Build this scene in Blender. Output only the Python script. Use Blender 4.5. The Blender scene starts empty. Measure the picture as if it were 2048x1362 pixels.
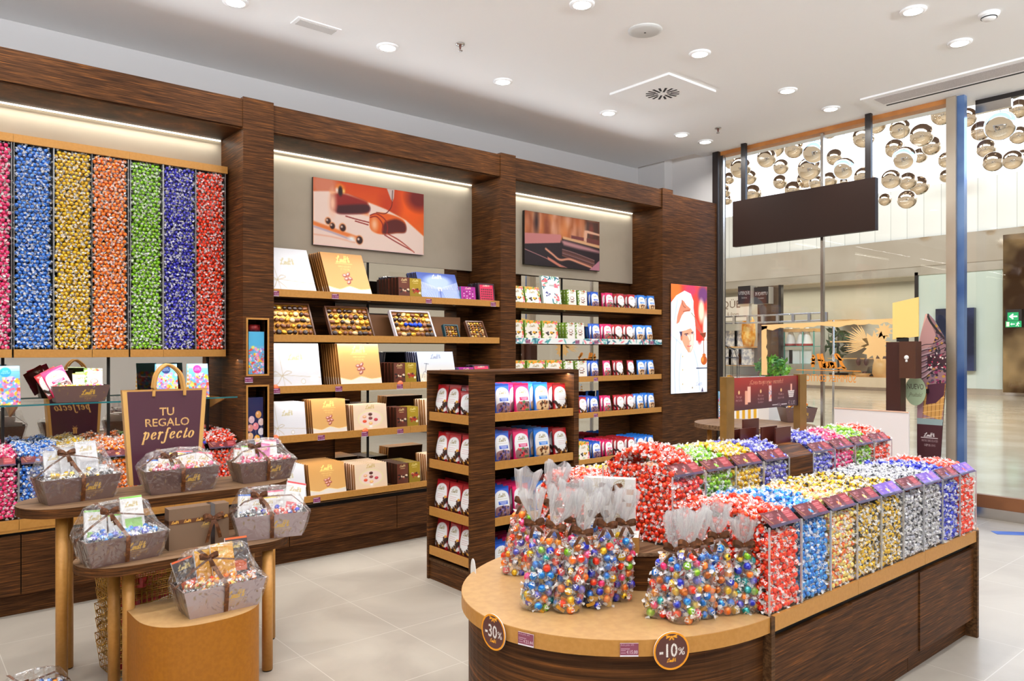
import bpy, bmesh, math, random
import numpy as np
from mathutils import Vector, Matrix, Quaternion
sc = bpy.context.scene
C = sc.collection
rnd = random.Random(7); rng = np.random.default_rng(7)
PI = math.pi

# ------------------------------------------------------------------ camera
F, HOR, CXP, EYE = 1502.0, 700.0, 1024.0, 1.6
AZ = math.radians(49.94)
cd = bpy.data.cameras.new('camera'); cam = bpy.data.objects.new('camera', cd); C.objects.link(cam)
cam.location = (0, 0, EYE); cam.rotation_euler = (PI/2, 0, AZ - PI/2)
cd.sensor_width = 36.0; cd.lens = F/2048*36.0; cd.shift_y = (HOR-681.0)/2048.0; cd.clip_start = .05; cd.clip_end = 200
sc.camera = cam
sc.view_settings.view_transform = 'Standard'; sc.view_settings.look = 'None'
sc.view_settings.gamma = 1.0; sc.view_settings.use_curve_mapping = False
sc.view_settings.exposure = 0.18
cy = sc.cycles
cy.max_bounces = 8; cy.diffuse_bounces = 4; cy.glossy_bounces = 4; cy.transmission_bounces = 4; cy.transparent_max_bounces = 14
cy.sample_clamp_indirect = 6.0; cy.sample_clamp_direct = 0.0
cy.caustics_reflective = False; cy.caustics_refractive = False
try: cy.use_denoising = True
except Exception: pass
w = bpy.data.worlds.new('world'); sc.world = w; w.use_nodes = True
w.node_tree.nodes['Background'].inputs[0].default_value = (.80, .70, .58, 1)
w.node_tree.nodes['Background'].inputs[1].default_value = 0.85

fwd = np.array([math.cos(AZ), math.sin(AZ)]); rgt = np.array([math.sin(AZ), -math.cos(AZ)])
def on_z(px, py, z):                    # where a line of sight meets a level / a wall plane
    d = F*(EYE-z)/(py-HOR); q = fwd*d + rgt*((px-CXP)/F*d); return float(q[0]), float(q[1])
def on_y(px, py, Y):
    v = fwd + (px-CXP)/F*rgt; t = Y/v[1]; return float(v[0]*t), float(EYE+(HOR-py)/F*t)
def on_x(px, py, X):
    v = fwd + (px-CXP)/F*rgt; t = X/v[0]; return float(v[1]*t), float(EYE+(HOR-py)/F*t)
def at_d(px, py, d):
    q = fwd*d + rgt*((px-CXP)/F*d); return (float(q[0]), float(q[1]), float(EYE+(HOR-py)/F*d))
def X_(px, Y): return on_y(px, 700, Y)[0]

# ------------------------------------------------------------------ lamps of the room and added fill lamps
CEIL = 4.0
def area(name, loc, rot, sx, sy, power, col=(1, 1, 1), disk=False, spread=PI):
    l = bpy.data.lights.new(name, 'AREA'); l.energy = power; l.color = col
    l.shape = 'DISK' if disk else 'RECTANGLE'; l.size = sx
    if not disk: l.size_y = sy
    l.spread = spread
    o = bpy.data.objects.new(name, l); o.location = loc; o.rotation_euler = rot; C.objects.link(o); return o
DOWN = [(1.87,5.18),(3.07,5.18),(4.25,5.18),(5.63,5.18),(6.82,5.18),(7.26,5.18),
        (3.72,3.67),(5.07,3.67),(6.41,3.67),(7.22,3.67),(5.58,2.235),(6.44,2.235),
        (.67,5.18),(-.53,5.18),(2.37,3.67),(1.02,3.67),(-.33,3.67),(4.22,2.235),(2.86,2.235),(1.5,2.235),(.14,2.235),
        (4.9,.8),(3.5,.8),(2.1,.8),(.7,.8),(-.7,.8),(6.3,.8),(5.6,-.8),(3.5,-.8),(1.4,-.8),(-.7,-.8)]
LAMP_W = 9.5
for i, (x, y) in enumerate(DOWN):
    area('downlight_lamp', (x, y, CEIL-.022), (0, 0, 0), .12, .13, LAMP_W, (1, .985, .955), True, math.radians(150))
# daylight of the mall atrium, falling in through the shop window
area('atrium_daylight', (12, 3, 6.9), (0, math.radians(40), 0), 7, 10, 520, (.36, .60, 1))
area('mall_wall_fill', (16, 7, 12.6), (0, -math.radians(50), 0), 5, 24, 5200, (.93, .97, 1))  # added lamp, aimed down at the mall facade to brighten its slats
# added strips to brighten the ceiling, on made-up ledges behind and beside the camera
SPU = math.radians(110)
area('ceiling_fill_lamp', (2.2, -2.84, 3.30), (math.radians(108), 0, 0), 9.5, .04, 290, (.86, .93, 1), False, math.radians(140)); area('ceiling_fill_lamp', (-2.84, 1.5, 3.30), (0, math.radians(-108), 0), .04, 8, 210, (.86, .93, 1), False, math.radians(140))
area('ceiling_fill_lamp', (3.2, 5.86, 3.45), (math.radians(-100), 0, 0), 7.0, .05, 16, (.86, .93, 1), False, math.radians(125))

# ------------------------------------------------------------------ materials
def lin(c):
    if max(c) > 1.0: c = [x/255.0 for x in c]
    return tuple((x/12.92 if x <= .04045 else ((x+.055)/1.055)**2.4) for x in c[:3])
def mat(name, col, rough=.5, metal=0., spec=.5, coat=0., emis=None, es=0.):
    m = bpy.data.materials.new(name); m.use_nodes = True; b = m.node_tree.nodes['Principled BSDF']
    b.inputs['Base Color'].default_value = (*lin(col), 1); b.inputs['Roughness'].default_value = rough
    b.inputs['Metallic'].default_value = metal; b.inputs['Specular IOR Level'].default_value = spec
    b.inputs['Coat Weight'].default_value = coat
    if emis: b.inputs['Emission Color'].default_value = (*lin(emis), 1); b.inputs['Emission Strength'].default_value = es
    return m
def N(m, t, **k):
    n = m.node_tree.nodes.new(t)
    for a, v in k.items(): setattr(n, a, v)
    return n
def L(m, a, b): m.node_tree.links.new(a, b)
def ramp(m, stops):
    r = N(m, 'ShaderNodeValToRGB'); e = r.color_ramp.elements
    while len(e) > 1: e.remove(e[0])
    e[0].position = stops[0][0]; e[0].color = (*lin(stops[0][1]), 1)
    for p, c in stops[1:]:
        q = e.new(p); q.color = (*lin(c), 1)
    return r
def wood(name, scale, cols=((38,21,10),(72,43,21),(94,58,29),(146,88,38)), rough=.42):
    m = mat(name, cols[1], rough+.1, spec=.14); b = m.node_tree.nodes['Principled BSDF']
    tc = N(m, 'ShaderNodeTexCoord'); mp = N(m, 'ShaderNodeMapping'); mp.inputs['Scale'].default_value = scale
    L(m, tc.outputs['Object'], mp.inputs['Vector'])
    n = N(m, 'ShaderNodeTexNoise'); n.inputs['Scale'].default_value = 1.0; n.inputs['Detail'].default_value = 5; n.inputs['Roughness'].default_value = .62
    n.inputs['Distortion'].default_value = .25
    L(m, mp.outputs[0], n.inputs['Vector'])
    r = ramp(m, [(.30, cols[0]), (.47, cols[1]), (.58, cols[2]), (.72, cols[3])])
    L(m, n.outputs['Fac'], r.inputs[0]); L(m, r.outputs[0], b.inputs['Base Color'])
    bp = N(m, 'ShaderNodeBump'); bp.inputs['Strength'].default_value = .12; bp.inputs['Distance'].default_value = .002
    L(m, n.outputs['Fac'], bp.inputs['Height']); L(m, bp.outputs[0], b.inputs['Normal'])
    return m
def noisy(name, c1, c2, scale, rough=.5, metal=0., lo=.4, hi=.6, bump=0, **k):
    m = mat(name, c1, rough, metal, **k); b = m.node_tree.nodes['Principled BSDF']
    tc = N(m, 'ShaderNodeTexCoord'); n = N(m, 'ShaderNodeTexNoise'); n.inputs['Scale'].default_value = scale; n.inputs['Detail'].default_value = 3
    L(m, tc.outputs['Object'], n.inputs['Vector']); r = ramp(m, [(lo, c1), (hi, c2)])
    L(m, n.outputs['Fac'], r.inputs[0]); L(m, r.outputs[0], b.inputs['Base Color'])
    if bump:
        bp = N(m, 'ShaderNodeBump'); bp.inputs['Strength'].default_value = bump; bp.inputs['Distance'].default_value = .004
        L(m, n.outputs['Fac'], bp.inputs['Height']); L(m, bp.outputs[0], b.inputs['Normal'])
    return m
def film(name, tint, gloss, rough=.12, scale=40, bump=.8, edge=.55, milky=0., zs=1., det=2):
    m = bpy.data.materials.new(name); m.use_nodes = True; nt = m.node_tree
    for n in list(nt.nodes): nt.nodes.remove(n)
    o = N(m, 'ShaderNodeOutputMaterial'); t = N(m, 'ShaderNodeBsdfTransparent'); g = N(m, 'ShaderNodeBsdfGlossy'); mx = N(m, 'ShaderNodeMixShader')
    t.inputs[0].default_value = (*tint, 1); g.inputs['Roughness'].default_value = rough; g.inputs[0].default_value = (1, 1, 1, 1)
    lw = N(m, 'ShaderNodeLayerWeight'); lw.inputs['Blend'].default_value = .35
    mm = N(m, 'ShaderNodeMath', operation='MULTIPLY_ADD'); mm.inputs[1].default_value = edge; mm.inputs[2].default_value = gloss
    if bump:
        tc = N(m, 'ShaderNodeTexCoord'); n = N(m, 'ShaderNodeTexNoise'); n.inputs['Scale'].default_value = scale; n.inputs['Detail'].default_value = det
        n.inputs['Distortion'].default_value = 1.5 if zs == 1 else .4
        mp = N(m, 'ShaderNodeMapping'); mp.inputs['Scale'].default_value = (1, 1, zs); L(m, tc.outputs['Object'], mp.inputs['Vector']); L(m, mp.outputs[0], n.inputs['Vector'])
        bp = N(m, 'ShaderNodeBump'); bp.inputs['Strength'].default_value = bump; bp.inputs['Distance'].default_value = .02
        L(m, n.outputs['Fac'], bp.inputs['Height']); L(m, bp.outputs[0], g.inputs['Normal'])
    L(m, lw.outputs['Facing'], mm.inputs[0]); L(m, mm.outputs[0], mx.inputs[0])
    src = t.outputs[0]
    if milky:
        df = N(m, 'ShaderNodeBsdfDiffuse'); df.inputs[0].default_value = (.95, .95, .97, 1); tr = N(m, 'ShaderNodeBsdfTranslucent'); tr.inputs[0].default_value = (.95, .95, .97, 1)
        m1 = N(m, 'ShaderNodeMixShader'); L(m, df.outputs[0], m1.inputs[1]); L(m, tr.outputs[0], m1.inputs[2]); m2 = N(m, 'ShaderNodeMixShader'); m2.inputs[0].default_value = milky
        L(m, t.outputs[0], m2.inputs[1]); L(m, m1.outputs[0], m2.inputs[2]); src = m2.outputs[0]
    L(m, src, mx.inputs[1]); L(m, g.outputs[0], mx.inputs[2]); L(m, mx.outputs[0], o.inputs[0])
    return m
def emit(name, col, s):
    return mat(name, col, .5, 0, emis=col, es=s)

M = {}
M['wood'] = wood('dark_wood_veneer', (5, 5, 170))
M['wood_top'] = wood('table_wood', (3, 60, 60), ((74,54,38),(118,90,66),(138,108,82),(158,126,96)), .4)
M['wood_mid'] = wood('counter_trim_wood', (2, 60, 90), ((50,34,20),(82,56,34),(100,70,44),(120,82,48)))
M['white'] = mat('ceiling_white', (250, 249, 248), .9)
M['wall'] = mat('wall_white', (206, 202, 200), .9)
M['board'] = noisy('recess_board', (176,164,146), (182,170,152), 3, .7)
M['gold'] = noisy('gold_painted_metal', (190,134,62), (196,140,68), 60, .42, .15)
M['tan'] = noisy('tan_counter', (180,140,92), (188,148,98), 30, .38)
M['black'] = mat('black_gap', (16, 13, 11), .6)
M['frame'] = mat('dark_frame', (34, 26, 24), .35)
M['steel'] = mat('brushed_steel', (196,190,184), .22, 1.0)
M['post_steel'] = noisy('post_steel', (176,158,136), (206,194,176), 1.1, .3, .45)
M['chrome'] = mat('chrome', (222,208,190), .03, 1.0)
M['mirror'] = mat('mirror', (205,200,190), .015, 1.0)
M['glass'] = film('clear_glass', (.985, .995, .99), .012, .01, bump=0, edge=.10)
M['acrylic'] = film('acrylic', (1, 1, 1), .004, .02, bump=0, edge=.05)
M['acrylic_edge'] = film('acrylic_edge', (.92, .93, .95), .25, .2, bump=0, edge=.3, milky=.35)
M['glass_edge'] = mat('glass_edge', (40,110,116), .15)
M['cello'] = film('cellophane', (1, 1, 1), .09, .10, 17, 1.0, edge=.36, milky=.03, det=1)
M['cello_top'] = film('gathered_cellophane', (1, 1, 1), .10, .20, 120, 1.0, edge=.45, milky=.24, zs=.10, det=1)
M['bag_film'] = film('bag_cellophane', (1, 1, 1), .08, .08, 24, 1.0, edge=.6, milky=.035, zs=.3, det=1)
M['paper_white'] = mat('white_card', (240,238,236), .5)
M['sign_white'] = mat('white_panel', (236,228,228), .5)
M['ribbon'] = noisy('brown_satin_ribbon', (88,50,24), (150,92,52), 55, .3, .1, .5, .75)
M['brown_card'] = mat('brown_card', (112,86,66), .6)
M['sign_brown'] = mat('brown_board', (44,28,22), .55, spec=.2)
M['kraft'] = mat('gold_card', (214,160,86), .55)
M['led'] = emit('led_strip', (255,248,226), 3.0)
M['lamp'] = emit('downlight_glow', (255,252,246), 14.0)
M['flap'] = mat('menu_brown', (84,34,22), .3)
# tiled stone floor
def floor_mat(name, c1, c2, tile, grout, off=(0, 0), rough=.32):
    m = mat(name, c1, rough); b = m.node_tree.nodes['Principled BSDF']
    tc = N(m, 'ShaderNodeTexCoord'); mp = N(m, 'ShaderNodeMapping'); mp.inputs['Location'].default_value = (off[0], off[1], 0)
    L(m, tc.outputs['Object'], mp.inputs['Vector'])
    br = N(m, 'ShaderNodeTexBrick'); br.offset = 0.0; br.squash = 1.0
    br.inputs['Scale'].default_value = 1; br.inputs['Brick Width'].default_value = tile; br.inputs['Row Height'].default_value = tile
    br.inputs['Mortar Size'].default_value = .0022; br.inputs['Mortar Smooth'].default_value = .2
    L(m, mp.outputs[0], br.inputs['Vector'])
    n = N(m, 'ShaderNodeTexNoise'); n.inputs['Scale'].default_value = 1.3; n.inputs['Detail'].default_value = 6; n.inputs['Distortion'].default_value = .8
    L(m, tc.outputs['Object'], n.inputs['Vector']); r = ramp(m, [(.35, c1), (.65, c2)]); L(m, n.outputs['Fac'], r.inputs[0])
    mx = N(m, 'ShaderNodeMix', data_type='RGBA'); L(m, br.outputs['Fac'], mx.inputs[0]); L(m, r.outputs[0], mx.inputs[6])
    mx.inputs[7].default_value = (*lin(grout), 1); L(m, mx.outputs[2], b.inputs['Base Color'])
    return m
M['floor'] = floor_mat('stone_floor_tiles', (160,150,138), (180,171,158), .6, (200,194,184), (.245, .36))
M['mall_floor'] = noisy('travertine', (206,188,160), (222,206,180), 1.4, .12)
# printed surfaces read their colours from the mesh
def print_mat(name, rough, coat=0., metal=0., es=0.):
    m = mat(name, (200,200,200), rough, metal, coat=coat); b = m.node_tree.nodes['Principled BSDF']
    a = N(m, 'ShaderNodeAttribute'); a.attribute_name = 'Col'; L(m, a.outputs['Color'], b.inputs['Base Color'])
    if es:
        L(m, a.outputs['Color'], b.inputs['Emission Color']); b.inputs['Emission Strength'].default_value = es
    return m
M['print'] = print_mat('printed_card', .38, .25)
M['print_matt'] = print_mat('printed_matt', .6)
M['print_foil'] = print_mat('printed_foil_pouch', .3, .5)
M['print_lit'] = print_mat('backlit_print', .4, 0, 0, .48)

# ------------------------------------------------------------------ mesh helpers
class MB:
    def __init__(s): s.v = []; s.f = []; s.m = []; s.c = []; s.s = []; s.n = 0
    def add(s, V, Fc, m=0, col=(.8, .8, .8), smooth=False):
        V = np.asarray(V, float); s.v.append(V)
        s.f += [tuple(i+s.n for i in q) for q in Fc]; s.m += [m]*len(Fc); s.s += [smooth]*len(Fc)
        if np.ndim(col) == 1: cc = np.tile(np.array(lin(col) if len(col) == 3 else col[:3]), (len(V), 1))
        else: cc = np.asarray(col)
        s.c.append(cc); s.n += len(V); return s
    def box(s, x0, x1, y0, y1, z0, z1, m=0, col=(.8, .8, .8), R=None):
        V = np.array([(x, y, z) for z in (z0, z1) for y in (y0, y1) for x in (x0, x1)], float)
        if R is not None: V = V @ np.array(R.to_3x3().transposed()) + np.array(R.translation)
        return s.add(V, [(0,2,3,1),(4,5,7,6),(0,1,5,4),(2,6,7,3),(0,4,6,2),(1,3,7,5)], m, col)
    def prism(s, P, z0, z1, m=0, col=(.8, .8, .8), smooth=False, mtop=None):
        n = len(P); V = [(x, y, z0) for x, y in P] + [(x, y, z1) for x, y in P]
        s.add(V, [(i, (i+1) % n, n+(i+1) % n, n+i) for i in range(n)], m, col, smooth)
        s.add(V, [tuple(range(n))[::-1], tuple(range(n, 2*n))], m if mtop is None else mtop, col)
        return s
    def lathe(s, prof, cx=0, cy=0, n=24, m=0, col=(.8, .8, .8), ax=1.0, ay=1.0, smooth=True, cap=True):
        V = []; Fc = []
        for r, z in prof: V += [(cx+ax*r*math.cos(2*PI*k/n), cy+ay*r*math.sin(2*PI*k/n), z) for k in range(n)]
        for i in range(len(prof)-1):
            for k in range(n): Fc.append((i*n+k, i*n+(k+1) % n, (i+1)*n+(k+1) % n, (i+1)*n+k))
        if cap and prof[0][0] > 1e-5: Fc.append(tuple(range(n))[::-1])
        if cap and prof[-1][0] > 1e-5: Fc.append(tuple(range((len(prof)-1)*n, len(prof)*n)))
        return s.add(V, Fc, m, col, smooth)
    def tube(s, pts, r, m=0, n=8, col=(.8, .8, .8), close=False):
        P = [Vector(p) for p in pts]; V = []; k = len(P); Fc = []
        for i, p in enumerate(P):
            t = (P[min(i+1, k-1)]-P[max(i-1, 0)]).normalized() if not close else (P[(i+1) % k]-P[i-1]).normalized()
            u = t.cross(Vector((0, 0, 1)));  u = u if u.length > .1 else t.cross(Vector((1, 0, 0))); u.normalize(); w_ = t.cross(u)
            V += [tuple(p+u*(r*math.cos(2*PI*a/n))+w_*(r*math.sin(2*PI*a/n))) for a in range(n)]
        for i in range(k if close else k-1):
            j = (i+1) % k
            for a in range(n): Fc.append((i*n+a, i*n+(a+1) % n, j*n+(a+1) % n, j*n+a))
        if not close: Fc += [tuple(range(n))[::-1], tuple(range((k-1)*n, k*n))]
        return s.add(V, Fc, m, col, True)
    def strip(s, pts, wv, m=0, col=(.8, .8, .8), t=.0006):    # a ribbon along pts, wv = half-width vector (one, or one per point)
        W = [Vector(wv)]*len(pts) if not isinstance(wv, list) else [Vector(q) for q in wv]
        V = [tuple(Vector(p)+q) for p, q in zip(pts, W)]+[tuple(Vector(p)-q) for p, q in zip(pts, W)]; n = len(pts)
        return s.add(V, [(i, i+1, n+i+1, n+i) for i in range(n-1)], m, col, True)
    def ball(s, c, r, m=0, sub=2, col=(.8, .8, .8), sc_=(1, 1, 1)):
        V, Fc = ico(sub); V = V*np.array(sc_)*r+np.array(c); return s.add(V, Fc, m, col, True)
    def panel(s, cv, p00, p10, p01, m=0, bulge=None, p11=None):  # canvas on a quad; bulge(u,v) pushes out along the normal
        ny, nx = cv.a.shape[:2]; p00, p10, p01 = (np.array(q, float) for q in (p00, p10, p01))
        u, v = np.meshgrid(np.linspace(0, 1, nx), np.linspace(0, 1, ny)); u = u[..., None]; v = v[..., None]
        q11 = p10+p01-p00 if p11 is None else np.array(p11, float)
        P = p00*(1-u)*(1-v)+p10*u*(1-v)+p01*(1-u)*v+q11*u*v
        if bulge is not None:
            nn = np.cross(p10-p00, p01-p00); nn = nn/np.linalg.norm(nn); P = P+nn*bulge(u, v)
        idx = np.arange(nx*ny).reshape(ny, nx)
        Fc = np.stack([idx[:-1, :-1], idx[:-1, 1:], idx[1:, 1:], idx[1:, :-1]], -1).reshape(-1, 4)
        return s.add(P.reshape(-1, 3), [tuple(map(int, q)) for q in Fc], m, srgb_lin(cv.a.reshape(-1, 3)), bulge is not None)
    def mesh(s, name, mats, off=(0, 0, 0)):
        V = np.concatenate(s.v)-np.array(off); me = bpy.data.meshes.new(name)
        me.from_pydata(V.tolist(), [], s.f); me.update()
        for q in mats: me.materials.append(M[q] if isinstance(q, str) else q)
        me.polygons.foreach_set('material_index', s.m); me.polygons.foreach_set('use_smooth', s.s)
        if any(('print' in (q if isinstance(q, str) else q.name)) for q in mats):
            a = me.color_attributes.new('Col', 'FLOAT_COLOR', 'POINT'); c = np.concatenate(s.c)
            a.data.foreach_set('color', np.concatenate([c, np.ones((len(c), 1))], 1).astype(np.float32).ravel())
        return me
def srgb_lin(a): return np.where(a <= .04045, a/12.92, ((np.clip(a, 0, 1)+.055)/1.055)**2.4)
_ico = {}
def ico(sub):
    if sub not in _ico:
        b = bmesh.new(); bmesh.ops.create_icosphere(b, subdivisions=sub, radius=1.0)
        _ico[sub] = (np.array([v.co[:] for v in b.verts]), [tuple(v.index for v in f.verts) for f in b.faces]); b.free()
    return _ico[sub]

def tag(o, label=None, cat=None, group=None, kind=None):
    if label: o['label'] = label
    if cat: o['category'] = cat
    if group: o['group'] = group
    if kind: o['kind'] = kind
    return o
def obj(name, mb, mats, parent=None, loc=None, rot=0.0, local=False):
    """one mesh object; without a parent its origin goes to the base of its shape, with one the world coordinates are kept"""
    if not isinstance(mats, (list, tuple)): mats = [mats]
    if isinstance(mb, bpy.types.Mesh): me = mb; off = Vector((0, 0, 0))
    else:
        if local or loc is not None: off = Vector((0, 0, 0))
        elif parent is not None: off = chain(parent)
        else:
            V = np.concatenate(mb.v); off = Vector(((V[:, 0].min()+V[:, 0].max())/2, (V[:, 1].min()+V[:, 1].max())/2, V[:, 2].min()))
        me = mb.mesh(name, mats, off)
    o = bpy.data.objects.new(name, me); C.objects.link(o)
    if parent is not None: o.parent = parent; o.location = loc or (0, 0, 0)
    else: o.location = loc if loc is not None else off
    o.rotation_euler = (0, 0, rot); return o
def chain(p):
    v = Vector((0, 0, 0))
    while p is not None: v += p.location; p = p.parent
    return v
def thing(name, label, cat, loc=(0, 0, 0), rot=0.0, group=None):
    o = bpy.data.objects.new(name, None); C.objects.link(o); o.location = loc; o.rotation_euler = (0, 0, rot) if not isinstance(rot, tuple) else rot
    o.empty_display_size = .05; return tag(o, label, cat, group)
def dup(root, loc, rot=None, label=None, group=None):
    r = root.copy(); C.objects.link(r); r.location = loc
    if rot is not None: r.rotation_euler = rot if isinstance(rot, tuple) else (0, 0, rot)
    if label: r['label'] = label
    if group: r['group'] = group
    for ch in list(root.children):
        c = ch.copy(); C.objects.link(c); c.parent = r
        for g in list(ch.children):
            d = g.copy(); C.objects.link(d); d.parent = c
    return r
def struct(name, mb, mats): return tag(obj(name, mb, mats), kind='structure')

# ------------------------------------------------------------------ lettering and painted canvases
_tx = {}
def text_tris(s, shear=0.0, off=0.0):
    k = (s, shear, off)
    if k not in _tx:
        cu = bpy.data.curves.new('t', 'FONT'); cu.body = s; cu.size = 1.0; cu.shear = shear; cu.offset = off; cu.resolution_u = 3
        o = bpy.data.objects.new('t', cu); C.objects.link(o); dg = bpy.context.evaluated_depsgraph_get()
        me = o.evaluated_get(dg).to_mesh(); me.calc_loop_triangles()
        V = np.array([v.co[:2] for v in me.vertices]) if len(me.vertices) else np.zeros((1, 2))
        T = [tuple(t.vertices) for t in me.loop_triangles]; o.evaluated_get(dg).to_mesh_clear()
        bpy.data.objects.remove(o); bpy.data.curves.remove(cu); _tx[k] = (V, T)
    return _tx[k]
def fit(V, x, y, h=None, wd=None, align='c', cap=None):
    x0, x1 = V[:, 0].min(), V[:, 0].max(); s = h if h is not None else wd/(x1-x0); sx = s if wd is None else wd/(x1-x0)
    W = V.copy(); W[:, 0] = (V[:, 0]-x0)*sx; W[:, 1] = V[:, 1]*s; t = (x1-x0)*sx
    W[:, 0] += x-{'c': t/2, 'l': 0, 'r': t}[align]; W[:, 1] += y; return W
def letters(mb, s, org, ux, uy, x, y, h=None, wd=None, align='c', m=0, col=(1, 1, 1), shear=0., off=0., lift=.0004):
    V, T = text_tris(s, shear, off); W = fit(V, x, y, h, wd, align); org, ux, uy = map(np.array, (org, ux, uy))
    nn = np.cross(ux, uy); P = org+W[:, :1]*ux+W[:, 1:2]*uy+nn*lift
    return mb.add(P, T, m, col)
LOGO = [[(.0,.03),(.05,.05),(.11,.14),(.16,.26),(.21,.36),(.26,.39),(.27,.35),(.21,.28),(.12,.24),(.06,.25)],
        [(.0,.03),(.03,.0),(.1,.04),(.18,.02),(.24,.02)], [(.31,.18),(.28,.05),(.31,.03),(.34,.06)],
        [(.38,.18),(.34,.02)], [(.36,.09),(.41,.17),(.44,.17),(.42,.05),(.45,.03),(.48,.06)],
        [(.57,.16),(.52,.17),(.48,.09),(.50,.03),(.54,.04),(.59,.14)], [(.67,.40),(.58,.05),(.61,.03),(.64,.06)],
        [(.77,.40),(.69,.06),(.72,.03)], [(.62,.21),(.78,.23)],
        [(.91,.06),(.90,.20),(.88,.34)], [(.85,.12),(.90,.15),(.97,.12)], [(.84,.25),(.90,.22),(.96,.27)], [(.88,.33),(.93,.36)], [(.86,.05),(.96,.05)]]
PERF = {'p': [[(.02,.52),(.12,.6),(.16,.52),(-.02,-.38)],[(-.14,-.4),(.1,-.38)],[(.12,.4),(.26,.58),(.4,.55),(.42,.34),(.3,.06),(.14,.0),(.04,.12)]],
        'e': [[(.06,.25),(.26,.32),(.36,.45),(.3,.57),(.18,.55),(.06,.36),(.04,.14),(.12,.0),(.24,.02),(.36,.13)]],
        'r': [[(.02,.5),(.1,.58),(.13,.5),(.04,.0)],[(.1,.3),(.2,.5),(.3,.58),(.36,.52)]],
        'f': [[(.46,.86),(.4,.92),(.3,.88),(.24,.66),(.12,-.16),(.02,-.36),(-.1,-.38),(-.14,-.3)],[(.08,.52),(.38,.54)]],
        'c': [[(.36,.46),(.32,.57),(.2,.55),(.07,.36),(.04,.14),(.12,.0),(.24,.02),(.36,.13)]],
        't': [[(.22,.78),(.08,.12),(.12,.0),(.24,.04),(.32,.14)],[(.04,.54),(.34,.55)]],
        'o': [[(.3,.56),(.18,.55),(.06,.36),(.04,.14),(.12,.0),(.24,.0),(.38,.2),(.4,.44),(.3,.56)]]}
def smooth_line(p, k=5):
    p = np.array(p, float)
    if len(p) < 3: return p
    out = []
    for i in range(len(p)-1):
        a, b, c, d = p[max(i-1, 0)], p[i], p[i+1], p[min(i+2, len(p)-1)]
        for t in np.linspace(0, 1, k, endpoint=False):
            out.append(.5*((2*b)+(c-a)*t+(2*a-5*b+4*c-d)*t*t+(-a+3*b-3*c+d)*t**3))
    out.append(p[-1]); return np.array(out)
def logo_mesh(mb, org, ux, uy, x, y, wd, m=0, col=(1, 1, 1), th=.022, lift=.0006, sub=True, mirror=False):
    org, ux, uy = (np.array(q, float) for q in (org, ux, uy)); nn = np.cross(ux, uy)
    def seg(p, t):
        p = smooth_line(p, 4); 
        d = np.gradient(p, axis=0); d /= (np.linalg.norm(d, axis=1)[:, None]+1e-9); q = np.stack([-d[:, 1], d[:, 0]], 1)
        tt = t*(.55+.9*np.abs(d[:, 1]))[:, None]
        A = np.concatenate([p+q*tt, p-q*tt]); A = A*wd+np.array((x, y)); n = len(p)
        P = org+A[:, :1]*ux+A[:, 1:]*uy+nn*lift
        mb.add(P, [(i, n+i, n+i+1, i+1) for i in range(n-1)], m, col)
    for s_ in LOGO: seg([(a-.5, b) for a, b in s_], th)
    if sub:
        seg([(-.62, -.05), (.62, -.05)], th*.35)
        letters(mb, 'MAITRE CHOCOLATIER SUISSE', org, ux, uy, x, y-.17*wd, h=.11*wd, wd=1.15*wd, m=m, col=col, lift=lift)
        letters(mb, 'DEPUIS 1845', org, ux, uy, x, y-.29*wd, h=.11*wd, wd=.5*wd, m=m, col=col, lift=lift)

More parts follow.
